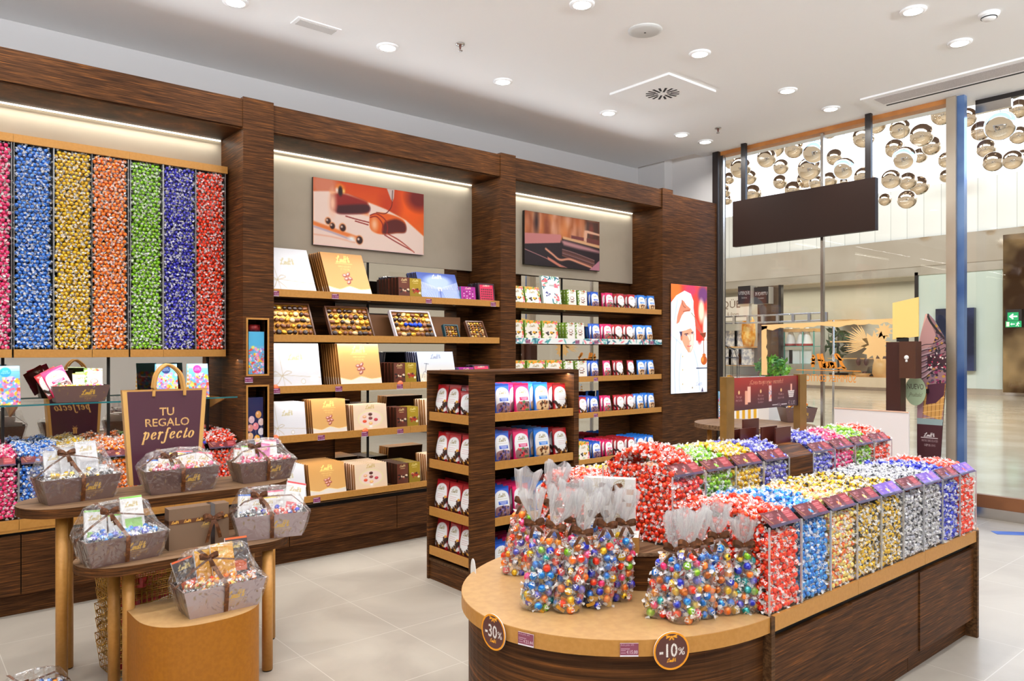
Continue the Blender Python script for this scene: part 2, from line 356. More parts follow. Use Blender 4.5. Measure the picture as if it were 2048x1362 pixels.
class Cv:                               # a printed picture: colours (sRGB 0..1) on a grid, x right, y up, in its own units
    def __init__(s, w_, h_, nx, col):
        s.w, s.h = w_, h_; s.nx = nx; s.ny = max(2, int(round(nx*h_/w_)))
        s.X, s.Y = np.meshgrid(np.linspace(0, w_, s.nx), np.linspace(0, h_, s.ny)); s.px = w_/s.nx
        s.a = np.zeros((s.ny, s.nx, 3)); s.a[:] = s.k(col)
    def k(s, c): c = np.array(c[:3], float); return c/255. if c.max() > 1.0 else c
    def mix(s, mask, col): m_ = np.clip(mask, 0, 1)[..., None]; s.a = s.a*(1-m_)+(s.k(col) if not isinstance(col, np.ndarray) or col.ndim < 3 else col)*m_; return s
    def cov(s, sd, soft=1.0): return np.clip(.5-sd/(s.px*soft), 0, 1)
    def rect(s, x0, y0, x1, y1, col, soft=1., al=1.):
        sd = np.maximum(np.maximum(x0-s.X, s.X-x1), np.maximum(y0-s.Y, s.Y-y1)); return s.mix(s.cov(sd, soft)*al, col)
    def ell(s, x, y, rx, ry, col, soft=1., al=1., rot=0.):
        dx, dy = s.X-x, s.Y-y; c, n = math.cos(rot), math.sin(rot); a = (dx*c+dy*n)/rx; b = (-dx*n+dy*c)/ry
        q = np.sqrt(a*a+b*b); return s.mix(s.cov((q-1)*min(rx, ry), soft)*al, col)
    def line(s, pts, th, col, soft=1., al=1., sm=True):
        p = smooth_line(pts, 6) if sm else np.array(pts, float); D = np.full(s.X.shape, 1e9)
        for a, b in zip(p[:-1], p[1:]):
            e = b-a; l2 = e@e+1e-12; t = np.clip(((s.X-a[0])*e[0]+(s.Y-a[1])*e[1])/l2, 0, 1)
            D = np.minimum(D, np.hypot(s.X-a[0]-t*e[0], s.Y-a[1]-t*e[1]))
        return s.mix(s.cov(D-th/2, soft)*al, col)
    def poly(s, pts, col, soft=1., al=1., sm=False):
        p = smooth_line(list(pts)+[pts[0]], 6) if sm else np.array(list(pts)+[pts[0]], float)
        ins = np.zeros(s.X.shape, bool); D = np.full(s.X.shape, 1e9)
        for a, b in zip(p[:-1], p[1:]):
            c = ((a[1] > s.Y) != (b[1] > s.Y)) & (s.X < (b[0]-a[0])*(s.Y-a[1])/(b[1]-a[1]+1e-12)+a[0]); ins ^= c
            e = b-a; l2 = e@e+1e-12; t = np.clip(((s.X-a[0])*e[0]+(s.Y-a[1])*e[1])/l2, 0, 1)
            D = np.minimum(D, np.hypot(s.X-a[0]-t*e[0], s.Y-a[1]-t*e[1]))
        return s.mix(s.cov(np.where(ins, -D, D), soft)*al, col)
    def vgrad(s, c0, c1, y0=0, y1=None, al=1.):
        y1 = s.h if y1 is None else y1; t = np.clip((s.Y-y0)/(y1-y0), 0, 1)[..., None]; g = s.k(c0)*(1-t)+s.k(c1)*t
        msk = ((s.Y >= y0) & (s.Y <= y1)).astype(float)*al; return s.mix(msk, g)
    def text(s, t, x, y, h=None, wd=None, col=(255, 255, 255), align='c', shear=0., off=0.):
        V, T = text_tris(t, shear, off); W = fit(V, x, y, h, wd, align); msk = np.zeros(s.X.shape)
        for tr in T:
            a, b, c = W[list(tr)]; x0, x1 = min(a[0], b[0], c[0]), max(a[0], b[0], c[0]); y0, y1 = min(a[1], b[1], c[1]), max(a[1], b[1], c[1])
            i0, i1 = int(x0/s.w*(s.nx-1))-1, int(x1/s.w*(s.nx-1))+2; j0, j1 = int(y0/s.h*(s.ny-1))-1, int(y1/s.h*(s.ny-1))+2
            i0, j0 = max(i0, 0), max(j0, 0)
            if i1 <= i0 or j1 <= j0: continue
            acc = 0
            for ox, oy in ((-.25, -.25), (.25, -.25), (-.25, .25), (.25, .25)):
                gx, gy = s.X[j0:j1, i0:i1]+ox*s.px, s.Y[j0:j1, i0:i1]+oy*s.px
                d = [(q[0]-p[0])*(gy-p[1])-(q[1]-p[1])*(gx-p[0]) for p, q in ((a, b), (b, c), (c, a))]
                acc = acc+((d[0] >= 0) & (d[1] >= 0) & (d[2] >= 0) | (d[0] <= 0) & (d[1] <= 0) & (d[2] <= 0))*.25
            msk[j0:j1, i0:i1] = np.maximum(msk[j0:j1, i0:i1], acc)
        return s.mix(msk, col)
    def logo(s, x, y, wd, col, th=.05, sub=False):
        for q in LOGO: s.line([(x+(a-.5)*wd, y+b*wd) for a, b in q], max(th*wd, s.px*.8), col)
        if sub:
            s.line([(x-.6*wd, y-.06*wd), (x+.6*wd, y-.06*wd)], s.px*.7, col, sm=False)
            s.line([(x-.5*wd, y-.16*wd), (x+.5*wd, y-.16*wd)], s.px*.9, col, al=.6, sm=False)
        return s
    def dots(s, n, box_, r, cols, seed=1, sq=1., soft=1.):
        q = random.Random(seed)
        for _ in range(n): s.ell(q.uniform(box_[0], box_[2]), q.uniform(box_[1], box_[3]), r*q.uniform(.6, 1.3), r*sq*q.uniform(.6, 1.3), q.choice(cols), soft, rot=q.uniform(0, 3))
        return s
    def flip(s): s.a = s.a[:, ::-1].copy(); return s
#@@NEXT
# ------------------------------------------------------------------ twist-wrapped truffles
def foil(name, c1, c2, lo=.5, hi=.62, scale=95.):
    m = mat('foil_'+name, c1, .24, .45, coat=.6); b = m.node_tree.nodes['Principled BSDF']
    tc = N(m, 'ShaderNodeTexCoord'); n = N(m, 'ShaderNodeTexNoise'); n.inputs['Scale'].default_value = scale; n.inputs['Detail'].default_value = 1.5
    L(m, tc.outputs['Object'], n.inputs['Vector']); r = ramp(m, [(lo, c1), (hi, c2)]); L(m, n.outputs['Fac'], r.inputs[0]); L(m, r.outputs[0], b.inputs['Base Color'])
    return m
FOIL = {'red': foil('red', (250,44,6), (255,120,50), .5, .7), 'blue': foil('blue', (8,120,220), (80,180,240)), 'yellow': foil('yellow', (226,176,8), (250,216,60)),
        'orange': foil('orange', (255,120,14), (255,170,80)), 'green': foil('green', (120,190,8), (170,210,60)), 'indigo': foil('indigo', (36,30,170), (90,90,215)),
        'lilac': foil('lilac', (84,84,210), (150,150,235)), 'pink': foil('pink', (244,40,110), (246,110,160)), 'silver': foil('silver', (196,196,206), (34,34,44), .52, .6, 60),
        'gold_black': foil('gold_black', (232,186,14), (30,24,22), .53, .58, 55), 'cream_orange': foil('cream_orange', (250,224,120), (240,100,20), .5, .58, 60),
        'navy': foil('navy', (20,34,190), (80,100,230)), 'sky': foil('sky', (40,112,214), (110,168,240)), 'teal': foil('teal', (10,150,150), (90,200,200)),
        'copper': foil('copper', (176,84,20), (230,140,60)), 'amber': foil('amber', (240,140,16), (255,190,80))}
wr = mat('clear_twist_wrapper', (255,255,255), .12, 0, spec=.9); wr.node_tree.nodes['Principled BSDF'].inputs['Alpha'].default_value = .72
M['wrap'] = wr
def truffle_template(seed, r=.0138, wings=True):
    q = random.Random(seed); V, Fc = ico(2); V = V*np.array([r*1.04, r, r*.96]); V = V.tolist(); Fc = list(Fc); mi = [0]*len(Fc)
    if wings:
        for sx in (-1, 1):
            n0 = len(V); V.append([sx*r*.85, 0, 0]); k = 7; tilt = q.uniform(-.5, .5); ln = q.uniform(.009, .0145)
            for j in range(k):
                a = 2*PI*j/k; rr = q.uniform(.007, .0115)
                V.append([sx*(r*.9+ln*q.uniform(.6, 1.1)), rr*math.cos(a)+tilt*.006, rr*.75*math.sin(a)+q.uniform(-.003, .003)])
            for j in range(k-1):
                Fc.append((n0, n0+1+j, n0+2+j)); mi.append(1)
            # a loose collar of film over the foil
            n1 = len(V)
            for j in range(6):
                a = 2*PI*j/6; V.append([sx*r*.35, r*1.1*math.cos(a), r*1.1*math.sin(a)]); V.append([sx*r*1.05, r*.35*math.cos(a), r*.35*math.sin(a)])
            for j in range(6):
                if q.random() < .28:
                    a, b = n1+2*j, n1+2*((j+1) % 6); Fc += [(a, b, b+1), (a, b+1, a+1)]; mi += [1, 1]
    return np.array(V), np.array(Fc), np.array(mi)
TT = [truffle_template(s) for s in (1, 2, 3, 4)]
_tm = {}
def truffle_mesh(flav, k=0, r=None):
    if (flav, k) not in _tm:
        V, Fc, mi = TT[k]; me = bpy.data.meshes.new('truffle_'+flav); me.from_pydata(V.tolist(), [], [tuple(map(int, f)) for f in Fc])
        me.materials.append(FOIL[flav]); me.materials.append(M['wrap']); me.polygons.foreach_set('material_index', mi.astype(np.int32)); me.polygons.foreach_set('use_smooth', mi == 0); _tm[(flav, k)] = me
    return _tm[(flav, k)]
def rand_rot(n):
    q = rng.normal(size=(n, 4)); q /= np.linalg.norm(q, axis=1)[:, None]; w_, x, y, z = q.T
    return np.stack([np.stack([1-2*(y*y+z*z), 2*(x*y-z*w_), 2*(x*z+y*w_)], 1), np.stack([2*(x*y+z*w_), 1-2*(x*x+z*z), 2*(y*z-x*w_)], 1),
                     np.stack([2*(x*z-y*w_), 2*(y*z+x*w_), 1-2*(x*x+y*y)], 1)], 1)
def mass(name, pts, flav, label, cat='sweets'):
    """what fills one container beyond the countable front ones: a heap nobody could count, one mesh"""
    pts = np.asarray(pts); n = len(pts); R = rand_rot(n); Vs, Fs, Ms = [], [], []; base = 0; off = np.array([pts[:, 0].mean(), pts[:, 1].mean(), pts[:, 2].min()-.013])
    for k in range(4):
        sel = np.arange(k, n, 4)
        if len(sel) == 0: continue
        V, Fc, mi = TT[k]; W = np.einsum('nij,vj->nvi', R[sel], V)+pts[sel][:, None]-off
        Vs.append(W.reshape(-1, 3)); Fs.append((Fc[None]+(np.arange(len(sel))*len(V))[:, None, None]+base).reshape(-1, 3)); Ms.append(np.tile(mi, len(sel))); base += len(sel)*len(V)
    V = np.concatenate(Vs).astype(np.float32); Fc = np.concatenate(Fs).astype(np.int32); mi = np.concatenate(Ms).astype(np.int32)
    me = bpy.data.meshes.new(name); me.vertices.add(len(V)); me.vertices.foreach_set('co', V.ravel())
    me.loops.add(len(Fc)*3); me.loops.foreach_set('vertex_index', Fc.ravel()); me.polygons.add(len(Fc))
    me.polygons.foreach_set('loop_start', np.arange(0, len(Fc)*3, 3, dtype=np.int32)); me.polygons.foreach_set('loop_total', np.full(len(Fc), 3, np.int32))
    me.materials.append(FOIL[flav]); me.materials.append(M['wrap']); me.polygons.foreach_set('material_index', mi); me.polygons.foreach_set('use_smooth', mi == 0)
    me.update(); me.validate()
    o = bpy.data.objects.new(name, me); C.objects.link(o); o.location = off; return tag(o, label, cat, None, 'stuff')
PIT = .0285
def sheet(x0, x1, y, z0, z1, dy, layers=2, axis='y'):
    """balls packed against an upright pane: (points, layer number)"""
    out = []
    for l in range(layers):
        z = z0+.013+l*.007; r = 0
        while z < z1-.008:
            x = x0+.013+(r % 2)*PIT/2+l*.009
            while x < x1-.011:
                j = rng.uniform(-.0045, .0045, 3); p = (x+j[0], y+dy*(l*.019+.014)+j[1]*.7, z+j[2]); out.append((p if axis == 'y' else (p[1], p[0], p[2]), l)); x += PIT
            z += PIT*.87; r += 1
    return out
def heap(x0, x1, y0, y1, zf, layers=2):
    out = []
    for l in range(layers):
        y = y0+.012+l*.01; r = 0
        while y < y1-.008:
            x = x0+.012+(r % 2)*PIT/2+l*.01
            while x < x1-.008:
                j = rng.uniform(-.006, .006, 3); out.append(((x+j[0], y+j[1], zf(x, y)-l*.018+j[2]*1.3), l)); x += PIT
            y += PIT*.88; r += 1
    return out

# ------------------------------------------------------------------ the room
WX, BY = 7.76, 6.54          # shop window plane, back wall
struct('floor', MB().box(-3.2, 8.25, -3.2, BY, -.1, 0), 'floor')
struct('ceiling', MB().box(-3.2, 7.62, -3.2, BY, CEIL, CEIL+.12), 'white')
struct('ceiling_edge', MB().box(7.62, 8.2, -3.2, 5.6, CEIL+.0, CEIL+.12), 'white')
struct('ceiling_recess', MB().box(7.62, 7.95, 5.6, BY+.5, 4.5, 4.6), 'white')
struct('wall_back', MB().box(-3.2, 7.9, BY, BY+.12, 0, 4.5), 'wall')
struct('wall_pier', MB().box(7.68, 7.84, 6.1, BY, 0, 4.5), 'wall')
struct('wall_left', MB().box(-3.32, -3.2, -3.2, BY, 0, CEIL), 'wall')
struct('wall_front', MB().box(-3.32, 8.0, -3.32, -3.2, 0, CEIL), 'wall')
struct('wall_side', MB().box(7.84, 7.9, 5.42, BY, 0, 4.5), 'wall')

# shop window: panes between steel posts
def pane(name, x, y0, y1, z0, z1):
    return struct(name, MB().box(x-.006, x+.006, y0, y1, z0, z1), 'glass')
pane('window_1', WX+.06, 4.08, 5.36, .12, 3.99); pane('window_2', WX+.06, 2.81, 4.06, .12, 3.99)
struct('trim_1', MB().box(WX+.05, WX+.09, 4.055, 4.085, .1, 4.0), 'steel')
struct('trim_2', MB().box(WX, WX+.12, 2.728, 2.812, 0, 4.0), 'post_steel')
struct('trim_3', MB().box(WX-.02, WX+.14, 5.34, 5.42, 0, 4.0), 'frame')
struct('trim_4', MB().box(WX+.04, WX+.08, 5.31, 5.34, 0, 4.0), 'steel')
struct('trim_5', MB().box(WX+.03, WX+.16, 2.82, 5.34, 3.955, 4.0), noisy('copper_header', (180,112,52), (196,128,64), 5, .5))
struct('trim_6', MB().box(WX+.02, WX+.12, 2.82, 5.34, 0, .12), 'steel')
# door leaf beside the post, set back a little
DX = 8.08
pane('door_1', DX, .2, 2.66, .22, 3.955)
struct('trim_7', MB().box(WX+.03, WX+.10, 2.665, 2.727, 0, 4.0), noisy('blue_steel_reveal', (54,92,160), (130,164,214), 1.2, .2, .4))
struct('trim_8', MB().box(DX-.03, DX+.03, -3.2, 2.66, .10, .22), noisy('door_rail_wood_reflection', (126,78,46), (142,90,54), 3, .3))  # reflection of brown wood, put into the colour of the rail
struct('trim_9', MB().box(DX-.04, DX+.04, -3.2, 2.66, .0, .10), 'steel')
struct('trim_10', MB().box(DX-.02, DX+.03, -3.2, 2.66, 3.955, 4.0), 'frame')
struct('trim_11', MB().box(DX-.025, DX+.025, 2.36, 2.66, 3.87, 3.955), 'steel')
pane('window_3', DX, -3.2, .18, .12, 3.99)

# ceiling fittings
def downlight(x, y, i):
    t = thing('downlight', None, 'ceiling light', (x, y, CEIL-.014))
    m_ = MB().lathe([(.062, 0), (.086, .002), (.088, .013), (.06, .013)], n=28, cap=False); obj('trim_ring', m_, 'white', t, loc=(0, 0, 0))
    obj('lens', MB().lathe([(.0, .004), (.062, .003), (.064, .012)], n=24, cap=False), 'lamp', t, loc=(0, 0, 0)); return t
rows = {5.18: 'over the wall cabinets', 3.67: 'in the middle row', 2.235: 'over the candy island', .8: 'in a row behind the island', -.8: 'in the rearmost row'}
dl0 = None
for i, (x, y) in enumerate(DOWN):
    vis = i < 12
    names = ['above the truffle wall', 'in front of the first tall pillar', 'over the gift box bay', 'close by the square air diffuser', 'near the glowing chef panel', 'nearest the window of its row',
             'beside the round ceiling speaker', 'just past the round ceiling speaker', 'between diffuser and window grille', 'by the end of the slot grille', 'near the smoke detector', 'between smoke detector and slot grille']
    lab = 'recessed downlight '+(rows[y])+', '+names[i] if vis else 'round white recessed downlight '+rows[y]
    if dl0 is None: dl0 = downlight(x, y, i); dl0['label'] = lab; dl0['group'] = 'recessed ceiling downlights'
    else:
        dup(dl0, (x, y, CEIL-.014), 0, lab, 'recessed ceiling downlights' if vis else 'downlights outside the view'+rows[y])
# square swirl diffuser
t = thing('air_diffuser', 'square white ceiling air diffuser with radial black slots', 'air vent', (5.56, 4.44, CEIL-.02))
obj('plate', MB().box(-.345, .345, -.345, .345, 0, .02), 'white', t, loc=(0, 0, 0))
m_ = MB()
for k in range(16):
    a = 2*PI*k/16+.1; r0, r1 = .045+.03*(k % 2), .155; ca, sa = math.cos(a), math.sin(a)
    P = [(r0*ca-.009*sa, r0*sa+.009*ca), (r0*ca+.009*sa, r0*sa-.009*ca), (r1*ca+.011*sa, r1*sa-.011*ca), (r1*ca-.011*sa, r1*sa+.011*ca)]
    m_.prism(P, -.0015, .0)
obj('slot_grille', m_, 'black', t, loc=(0, 0, 0))
t = thing('ceiling_speaker', 'round white flush ceiling speaker', 'speaker', (4.39, 3.67, CEIL-.02))
obj('grille', MB().lathe([(0, 0), (.10, .002), (.125, .012), (.128, .02)], n=32), mat('speaker_grey', (206,204,200), .6), t, loc=(0, 0, 0))
obj('badge', MB().lathe([(0, -.002), (.008, -.002), (.008, .002)], n=12), 'frame', t, loc=(0, 0, 0))
t = thing('smoke_detector', 'white domed smoke detector on the ceiling by the window', 'smoke detector', (6.05, 1.91, CEIL-.05))
obj('base_plate', MB().lathe([(.065, .03), (.07, .05)], n=28), 'white', t, loc=(0, 0, 0))
obj('sensor_dome', MB().lathe([(0, 0), (.035, .002), (.046, .012), (.048, .03)], n=28), 'paper_white', t, loc=(0, 0, 0))
obj('vent_ring', MB().lathe([(.049, .014), (.051, .014), (.051, .021), (.049, .021)], n=28, cap=False), 'black', t, loc=(0, 0, 0))
for (x, y, lb) in ((3.48, 4.77, 'chrome fire sprinkler hanging from the ceiling over the gift box bay'), (6.93, 4.78, 'chrome fire sprinkler hanging close to the shop window')):
    t = thing('sprinkler', lb, 'sprinkler', (x, y, CEIL-.055))
    obj('escutcheon', MB().lathe([(.012, .045), (.034, .047), (.036, .055)], n=20), 'steel', t, loc=(0, 0, 0))
    obj('bulb_body', MB().lathe([(.005, .01), (.009, .03), (.012, .05)], n=12), mat('sprinkler_bronze', (120,80,70), .4, .7), t, loc=(0, 0, 0))
    obj('deflector', MB().lathe([(.0, 0), (.018, .0), (.02, .004), (.004, .012)], n=16), 'steel', t, loc=(0, 0, 0))
t = thing('emergency_light', 'flush rectangular ceiling emergency light over the truffle wall', 'emergency light', (2.47, 5.19, CEIL-.012), math.radians(0))
obj('housing', MB().box(-.17, .17, -.07, .07, .004, .012), 'white', t, loc=(0, 0, 0)); obj('diffuser', MB().box(-.145, .145, -.047, .047, 0, .004), mat('grey_diffuser', (196,190,184), .5), t, loc=(0, 0, 0))
t = thing('slot_grille', 'long white linear air grille set in the ceiling along the window', 'air vent', (7.37, 2.2, CEIL-.02))
obj('frame', MB().box(-.21, .21, -3.2, 1.15, .004, .02), 'white', t, loc=(0, 0, 0))
m_ = MB().box(-.15, .07, -3.1, 1.05, -.001, .004); obj('perforated_panel', m_, noisy('perforated', (176,168,168), (206,200,200), 240, .6, lo=.45, hi=.5), t, loc=(0, 0, 0))
obj('slot', MB().box(.12, .14, -3.1, 1.05, -.001, .004), 'black', t, loc=(0, 0, 0))
# hanging brown board
t = thing('hanging_sign', 'blank dark brown signboard hanging on two posts before the shop window', 'sign', (7.69, 4.25, 2.81))
obj('board', MB().box(-.035, .035, -.82, .83, 0, .53), 'sign_brown', t, loc=(0, 0, 0))
for y in (.70, -.74): obj('post', MB().box(-.02, .02, y-.03, y+.03, .53, 1.19), 'frame', t, loc=(0, 0, 0))

# ------------------------------------------------------------------ wall cabinets
YF, YB = 5.36, 5.80
t = thing('shelving_unit', 'tall dark wood wall cabinetry framing three shelf bays under a deep fascia', 'shelving', (2.1, 5.6, 0))
def wp(name, m_, mt='wood', par=None): return obj(name, m_, mt, par or t)
for (x0, x1) in ((-3.15, 1.99), (2.211, 4.36), (4.543, 6.704)):
    wp('fascia', MB().box(x0, x1, YF, YF+.55, 3.2, 3.40))
    wp('soffit', MB().box(x0, x1, YF+.02, YB, 3.19, 3.2))
    wp('back_panel', MB().box(x0, x1, YB+.035, YB+.06, 0, 3.2))
# pillars: the first has two lit niches cut into it
for (x0, x1) in ((4.362, 4.543), (6.70, 6.883)):
    wp('pillar', MB().box(x0, x1, YF-.012, YB+.2, 0, 3.415))
P1 = (1.985, 2.211)
m_ = MB(); NX0, NX1 = 2.018, 2.162; NZ = ((.895, 1.335), (1.425, 1.82))
m_.box(P1[0], P1[1], YF+.20, YB+.2, 0, 3.415); m_.box(P1[0], NX0, YF-.012, YF+.20, 0, 3.415); m_.box(NX1, P1[1], YF-.012, YF+.20, 0, 3.415)
for a, b in ((0, NZ[0][0]), (NZ[0][1], NZ[1][0]), (NZ[1][1], 3.415)): m_.box(NX0, NX1, YF-.012, YF+.20, a, b)
wp('pillar', m_)
for z0, z1 in NZ:
    m_ = MB(); g = .012
    m_.box(NX0-g, NX0, YF-.018, YF+.03, z0-g, z1+g); m_.box(NX1, NX1+g, YF-.018, YF+.03, z0-g, z1+g); m_.box(NX0, NX1, YF-.018, YF+.03, z0-g, z0); m_.box(NX0, NX1, YF-.018, YF+.03, z1, z1+g)
    wp('niche_frame', m_, 'gold')
wp('end_panel', MB().box(6.883, WX-.02, YF, YF+.05, 0, 3.37))
for (x0, x1) in ((-3.15, 1.985), (2.211, 4.362), (4.543, 6.70)):
    wp('cove_light', MB().box(x0+.01, x1-.01, YB-.022, YB-.012, 3.18, 3.189), 'led')
wp('display_board', MB().box(2.211, 4.362, YB-.01, YB+.03, 2.36, 3.19), 'board'); wp('display_board', MB().box(4.543, 6.70, YB-.01, YB+.03, 2.37, 3.19), 'board')
wp('display_board', MB().box(-3.15, 1.985, YB-.0, YB+.03, 2.85, 3.19), 'board')
for x0, x1 in ((2.93, 4.19), (5.0, 6.14)):
    wp('mirror_panel', MB().box(x0, x1, YB+.0, YB+.03, .45, 2.36), 'mirror')
wp('mirror_panel', MB().box(-3.15, 1.985, YB-.01, YB+.03, .6, 1.55), 'mirror')
for x in (3.24, 5.57): wp('shelf_rail', MB().box(x-.008, x+.008, YB-.008, YB, .45, 2.36), 'black')
# lower drawers
for x0, x1, zt in ((-3.15, 1.985, .49), (2.211, 4.362, .39), (4.543, 6.70, .39)):
    wp('plinth', MB().box(x0, x1, YF+.05, YB, 0, .135)); wp('carcass', MB().box(x0, x1, YF+.03, YB, .135, zt+.035), 'black')
edges = [-1.3, -.45, .2, .647, 1.3, 1.985]
for a, b in zip(edges[:-1], edges[1:]): wp('drawer_front', MB().box(a+.003, b-.003, YF, YF+.025, .13, .485))
for e in ([2.211, 2.337, 3.266, 4.362], [4.543, 5.6, 6.70]):
    for a, b in zip(e[:-1], e[1:]): wp('drawer_front', MB().box(a+.003, b-.003, YF, YF+.025, .13, .393))
for x0, x1 in ((2.211, 4.362), (4.543, 6.70)): wp('worktop', MB().box(x0, x1, YF-.0, YB, .425, .440), 'wood_mid')
for xa in (-3.15,):
    wp('worktop', MB().box(-3.15, 1.985, YF-.0, YB, .505, .522), 'gold')
SH = [2.03, 1.70, 1.315, .945, .475]          # top faces of the shelves
LIP = [2.052, 1.715, 1.332, .962, .488]
def shelf(x0, x1, z, lip, bay, nm, mt='gold', spot=True):
    s = thing('display_shelf', nm, 'shelf', ((x0+x1)/2, YF+.2, z-.03), group='gold lipped shelves of the '+bay)
    obj('shelf_board', MB().box(x0+.002, x1-.002, YF+.012, YB-.03, z-.03, z), 'wood_mid', s)
    xm = x0+(x1-x0)*.55
    for a, b in ((x0+.002, xm-.001), (xm+.001, x1-.002)): obj('front_strip', MB().box(a, b, YF, YF+.012, lip-.055, lip), mt, s)
    return s
order = ['topmost', 'second', 'third', 'fourth', 'lowest']
for k in range(5):
    shelf(2.213, 4.360, SH[k], LIP[k], 'box bay', order[k]+' gold-edged shelf in the gift box bay')
    shelf(4.545, 6.698, SH[k], LIP[k], 'pouch bay', order[k]+' gold-edged shelf in the pouch bay')
    # lamps fixed under each shelf light the goods below
    if k < 4:
        for xa, xb in ((2.25, 4.32), (4.58, 6.66)):
            area('shelf_lamp', ((xa+xb)/2, YF+.05, SH[k]-.035), (math.radians(10), 0, 0), xb-xa, .02, 3.4, (1, .96, .9), False, math.radians(150))
for xa, xb in ((-2.0, 1.95), (2.25, 4.32), (4.58, 6.66)):
    area('cove_lamp', ((xa+xb)/2, YB-.04, 3.16), (0, 0, 0), xb-xa, .02, 1.2*(xb-xa), (1, .97, .86))
    area('fascia_lamp', ((xa+xb)/2, YF+.06, 3.185), (math.radians(4), 0, 0), xb-xa, .02, (1.9 if xa < 0 else 1.0)*(xb-xa), (1, .97, .93))
area('shelf_lamp', (.9, YF+.1, 1.53), (0, 0, 0), 2.2, .02, 3, (1, .95, .86))
# small spots under the topmost shelves
m0 = None
for (x, z) in ((3.07, 2), (3.93, 2), (4.78, 2), (5.3, 2), (3.1, 3), (5.8, 3)):
    s = tag(obj('shelf_spotlight', MB().lathe([(.0, 0), (.011, 0), (.016, .004), (.016, .006)], n=14), 'steel', None, loc=(x, YF+.12, (1.994 if z == 2 else 1.664))),
            'tiny round steel spotlight under a display shelf', 'spotlight', 'tiny spotlights under the shelves')
#@@NEXT
# ------------------------------------------------------------------ wall of truffles (upper left bay)
YT = 5.62
cols = [(.40, .626, 'pink', 'pink'), (.644, .853, 'sky', 'light blue'), (.861, 1.074, 'yellow', 'golden yellow'), (1.079, 1.295, 'orange', 'orange'),
        (1.314, 1.517, 'green', 'green'), (1.527, 1.74, 'indigo', 'deep indigo'), (1.747, 1.951, 'red', 'red')]
fc = thing('dispenser_frame', 'gold header and dark housing holding the tall truffle columns on the wall', 'display frame', (1.2, 5.7, 1.55))
for a, b in ((-1.2, .636), (.637, 1.304), (1.305, 1.969)): obj('header', MB().box(a, b, YT-.004, YT+.02, 2.906, 2.957), 'gold', fc)
obj('lid', MB().box(-1.2, 1.969, YT+.0, YB, 2.945, 2.957), 'gold', fc)
obj('back_board', MB().box(-1.2, 1.969, YB-.055, YB-.02, 1.56, 2.95), 'black', fc); obj('base', MB().box(-1.2, 1.969, YT+.012, YB-.02, 1.552, 1.562), 'black', fc)
obj('side_pane', MB().box(1.962, 1.968, YT+.005, YB-.06, 1.6, 2.9), 'acrylic', fc)
for k, (x0, x1, fl, nm) in enumerate(cols):
    s = thing('truffle_column', 'tall clear column packed with '+nm+' wrapped truffles', 'sweet dispenser', ((x0+x1)/2, YT+.06, 1.552))
    obj('front_pane', MB().box(x0-.003, x1+.003, YT, YT+.004, 1.604, 2.906), 'acrylic', s)
    for x in (x0-.004, x1+.001): obj('divider', MB().box(x-.0, x+.004, YT, YT+.12, 1.604, 2.906), 'acrylic_edge', s)
    obj('drawer_strip', MB().box(x0-.004, x1+.004, YT-.006, YT+.014, 1.552, 1.604), 'gold', s)
    p = [q for q, l in sheet(x0, x1, YT+.004, 1.606, 2.90, 1, 2)]
    mass('truffles', p, fl, nm+' foil truffles pressed against the glass of their wall column')
# the row of bins below the mirror
def bin_label(fl, tint=0):  # tint puts the violet glare on a card into its print colours
    c = Cv(.2, .066, 64, (96,4,14) if not tint else (112,76,176)); base = {'red': (226,40,20), 'blue': (20,130,190), 'yellow': (240,200,40), 'orange': (240,130,40), 'green': (130,190,40), 'pink': (240,80,140),
        'cream_orange': (240,130,50), 'gold_black': (220,190,110), 'silver': (200,200,210), 'navy': (50,70,200), 'lilac': (60,80,200), 'sky': (70,130,220), 'indigo': (60,60,190), 'lilac2': (60,80,200)}[fl]
    c.rect(.0, .0, .2, .012, (38,20,60)); c.rect(.135, .0, .2, .066, (140,16,28) if not tint else (128,92,186)); c.rect(.135, 0, .2, .012, (60,24,70))
    c.text('LINDOR', .05, .046, h=.018, wd=.045, col=(240,224,220)); c.rect(.03, .036, .052, .039, (226,190,190))
    c.line([(.01,.056),(.022,.03),(.03,.018)], .003, (206,160,90)); c.ell(.09, .028, .013, .009, base, rot=-.5); c.line([(.078,.022),(.1,.036)], .0015, (255,255,255))
    c.line([(.1,.05),(.106,.038),(.11,.052)], .002, (240,230,230)); c.line([(.08,.014),(.11,.012)], .002, (230,220,220))
    for i in range(4): c.rect(.142, .052-i*.008, .142+.045-.006*(i % 2), .0545-i*.008, (226,150,150))
    return c
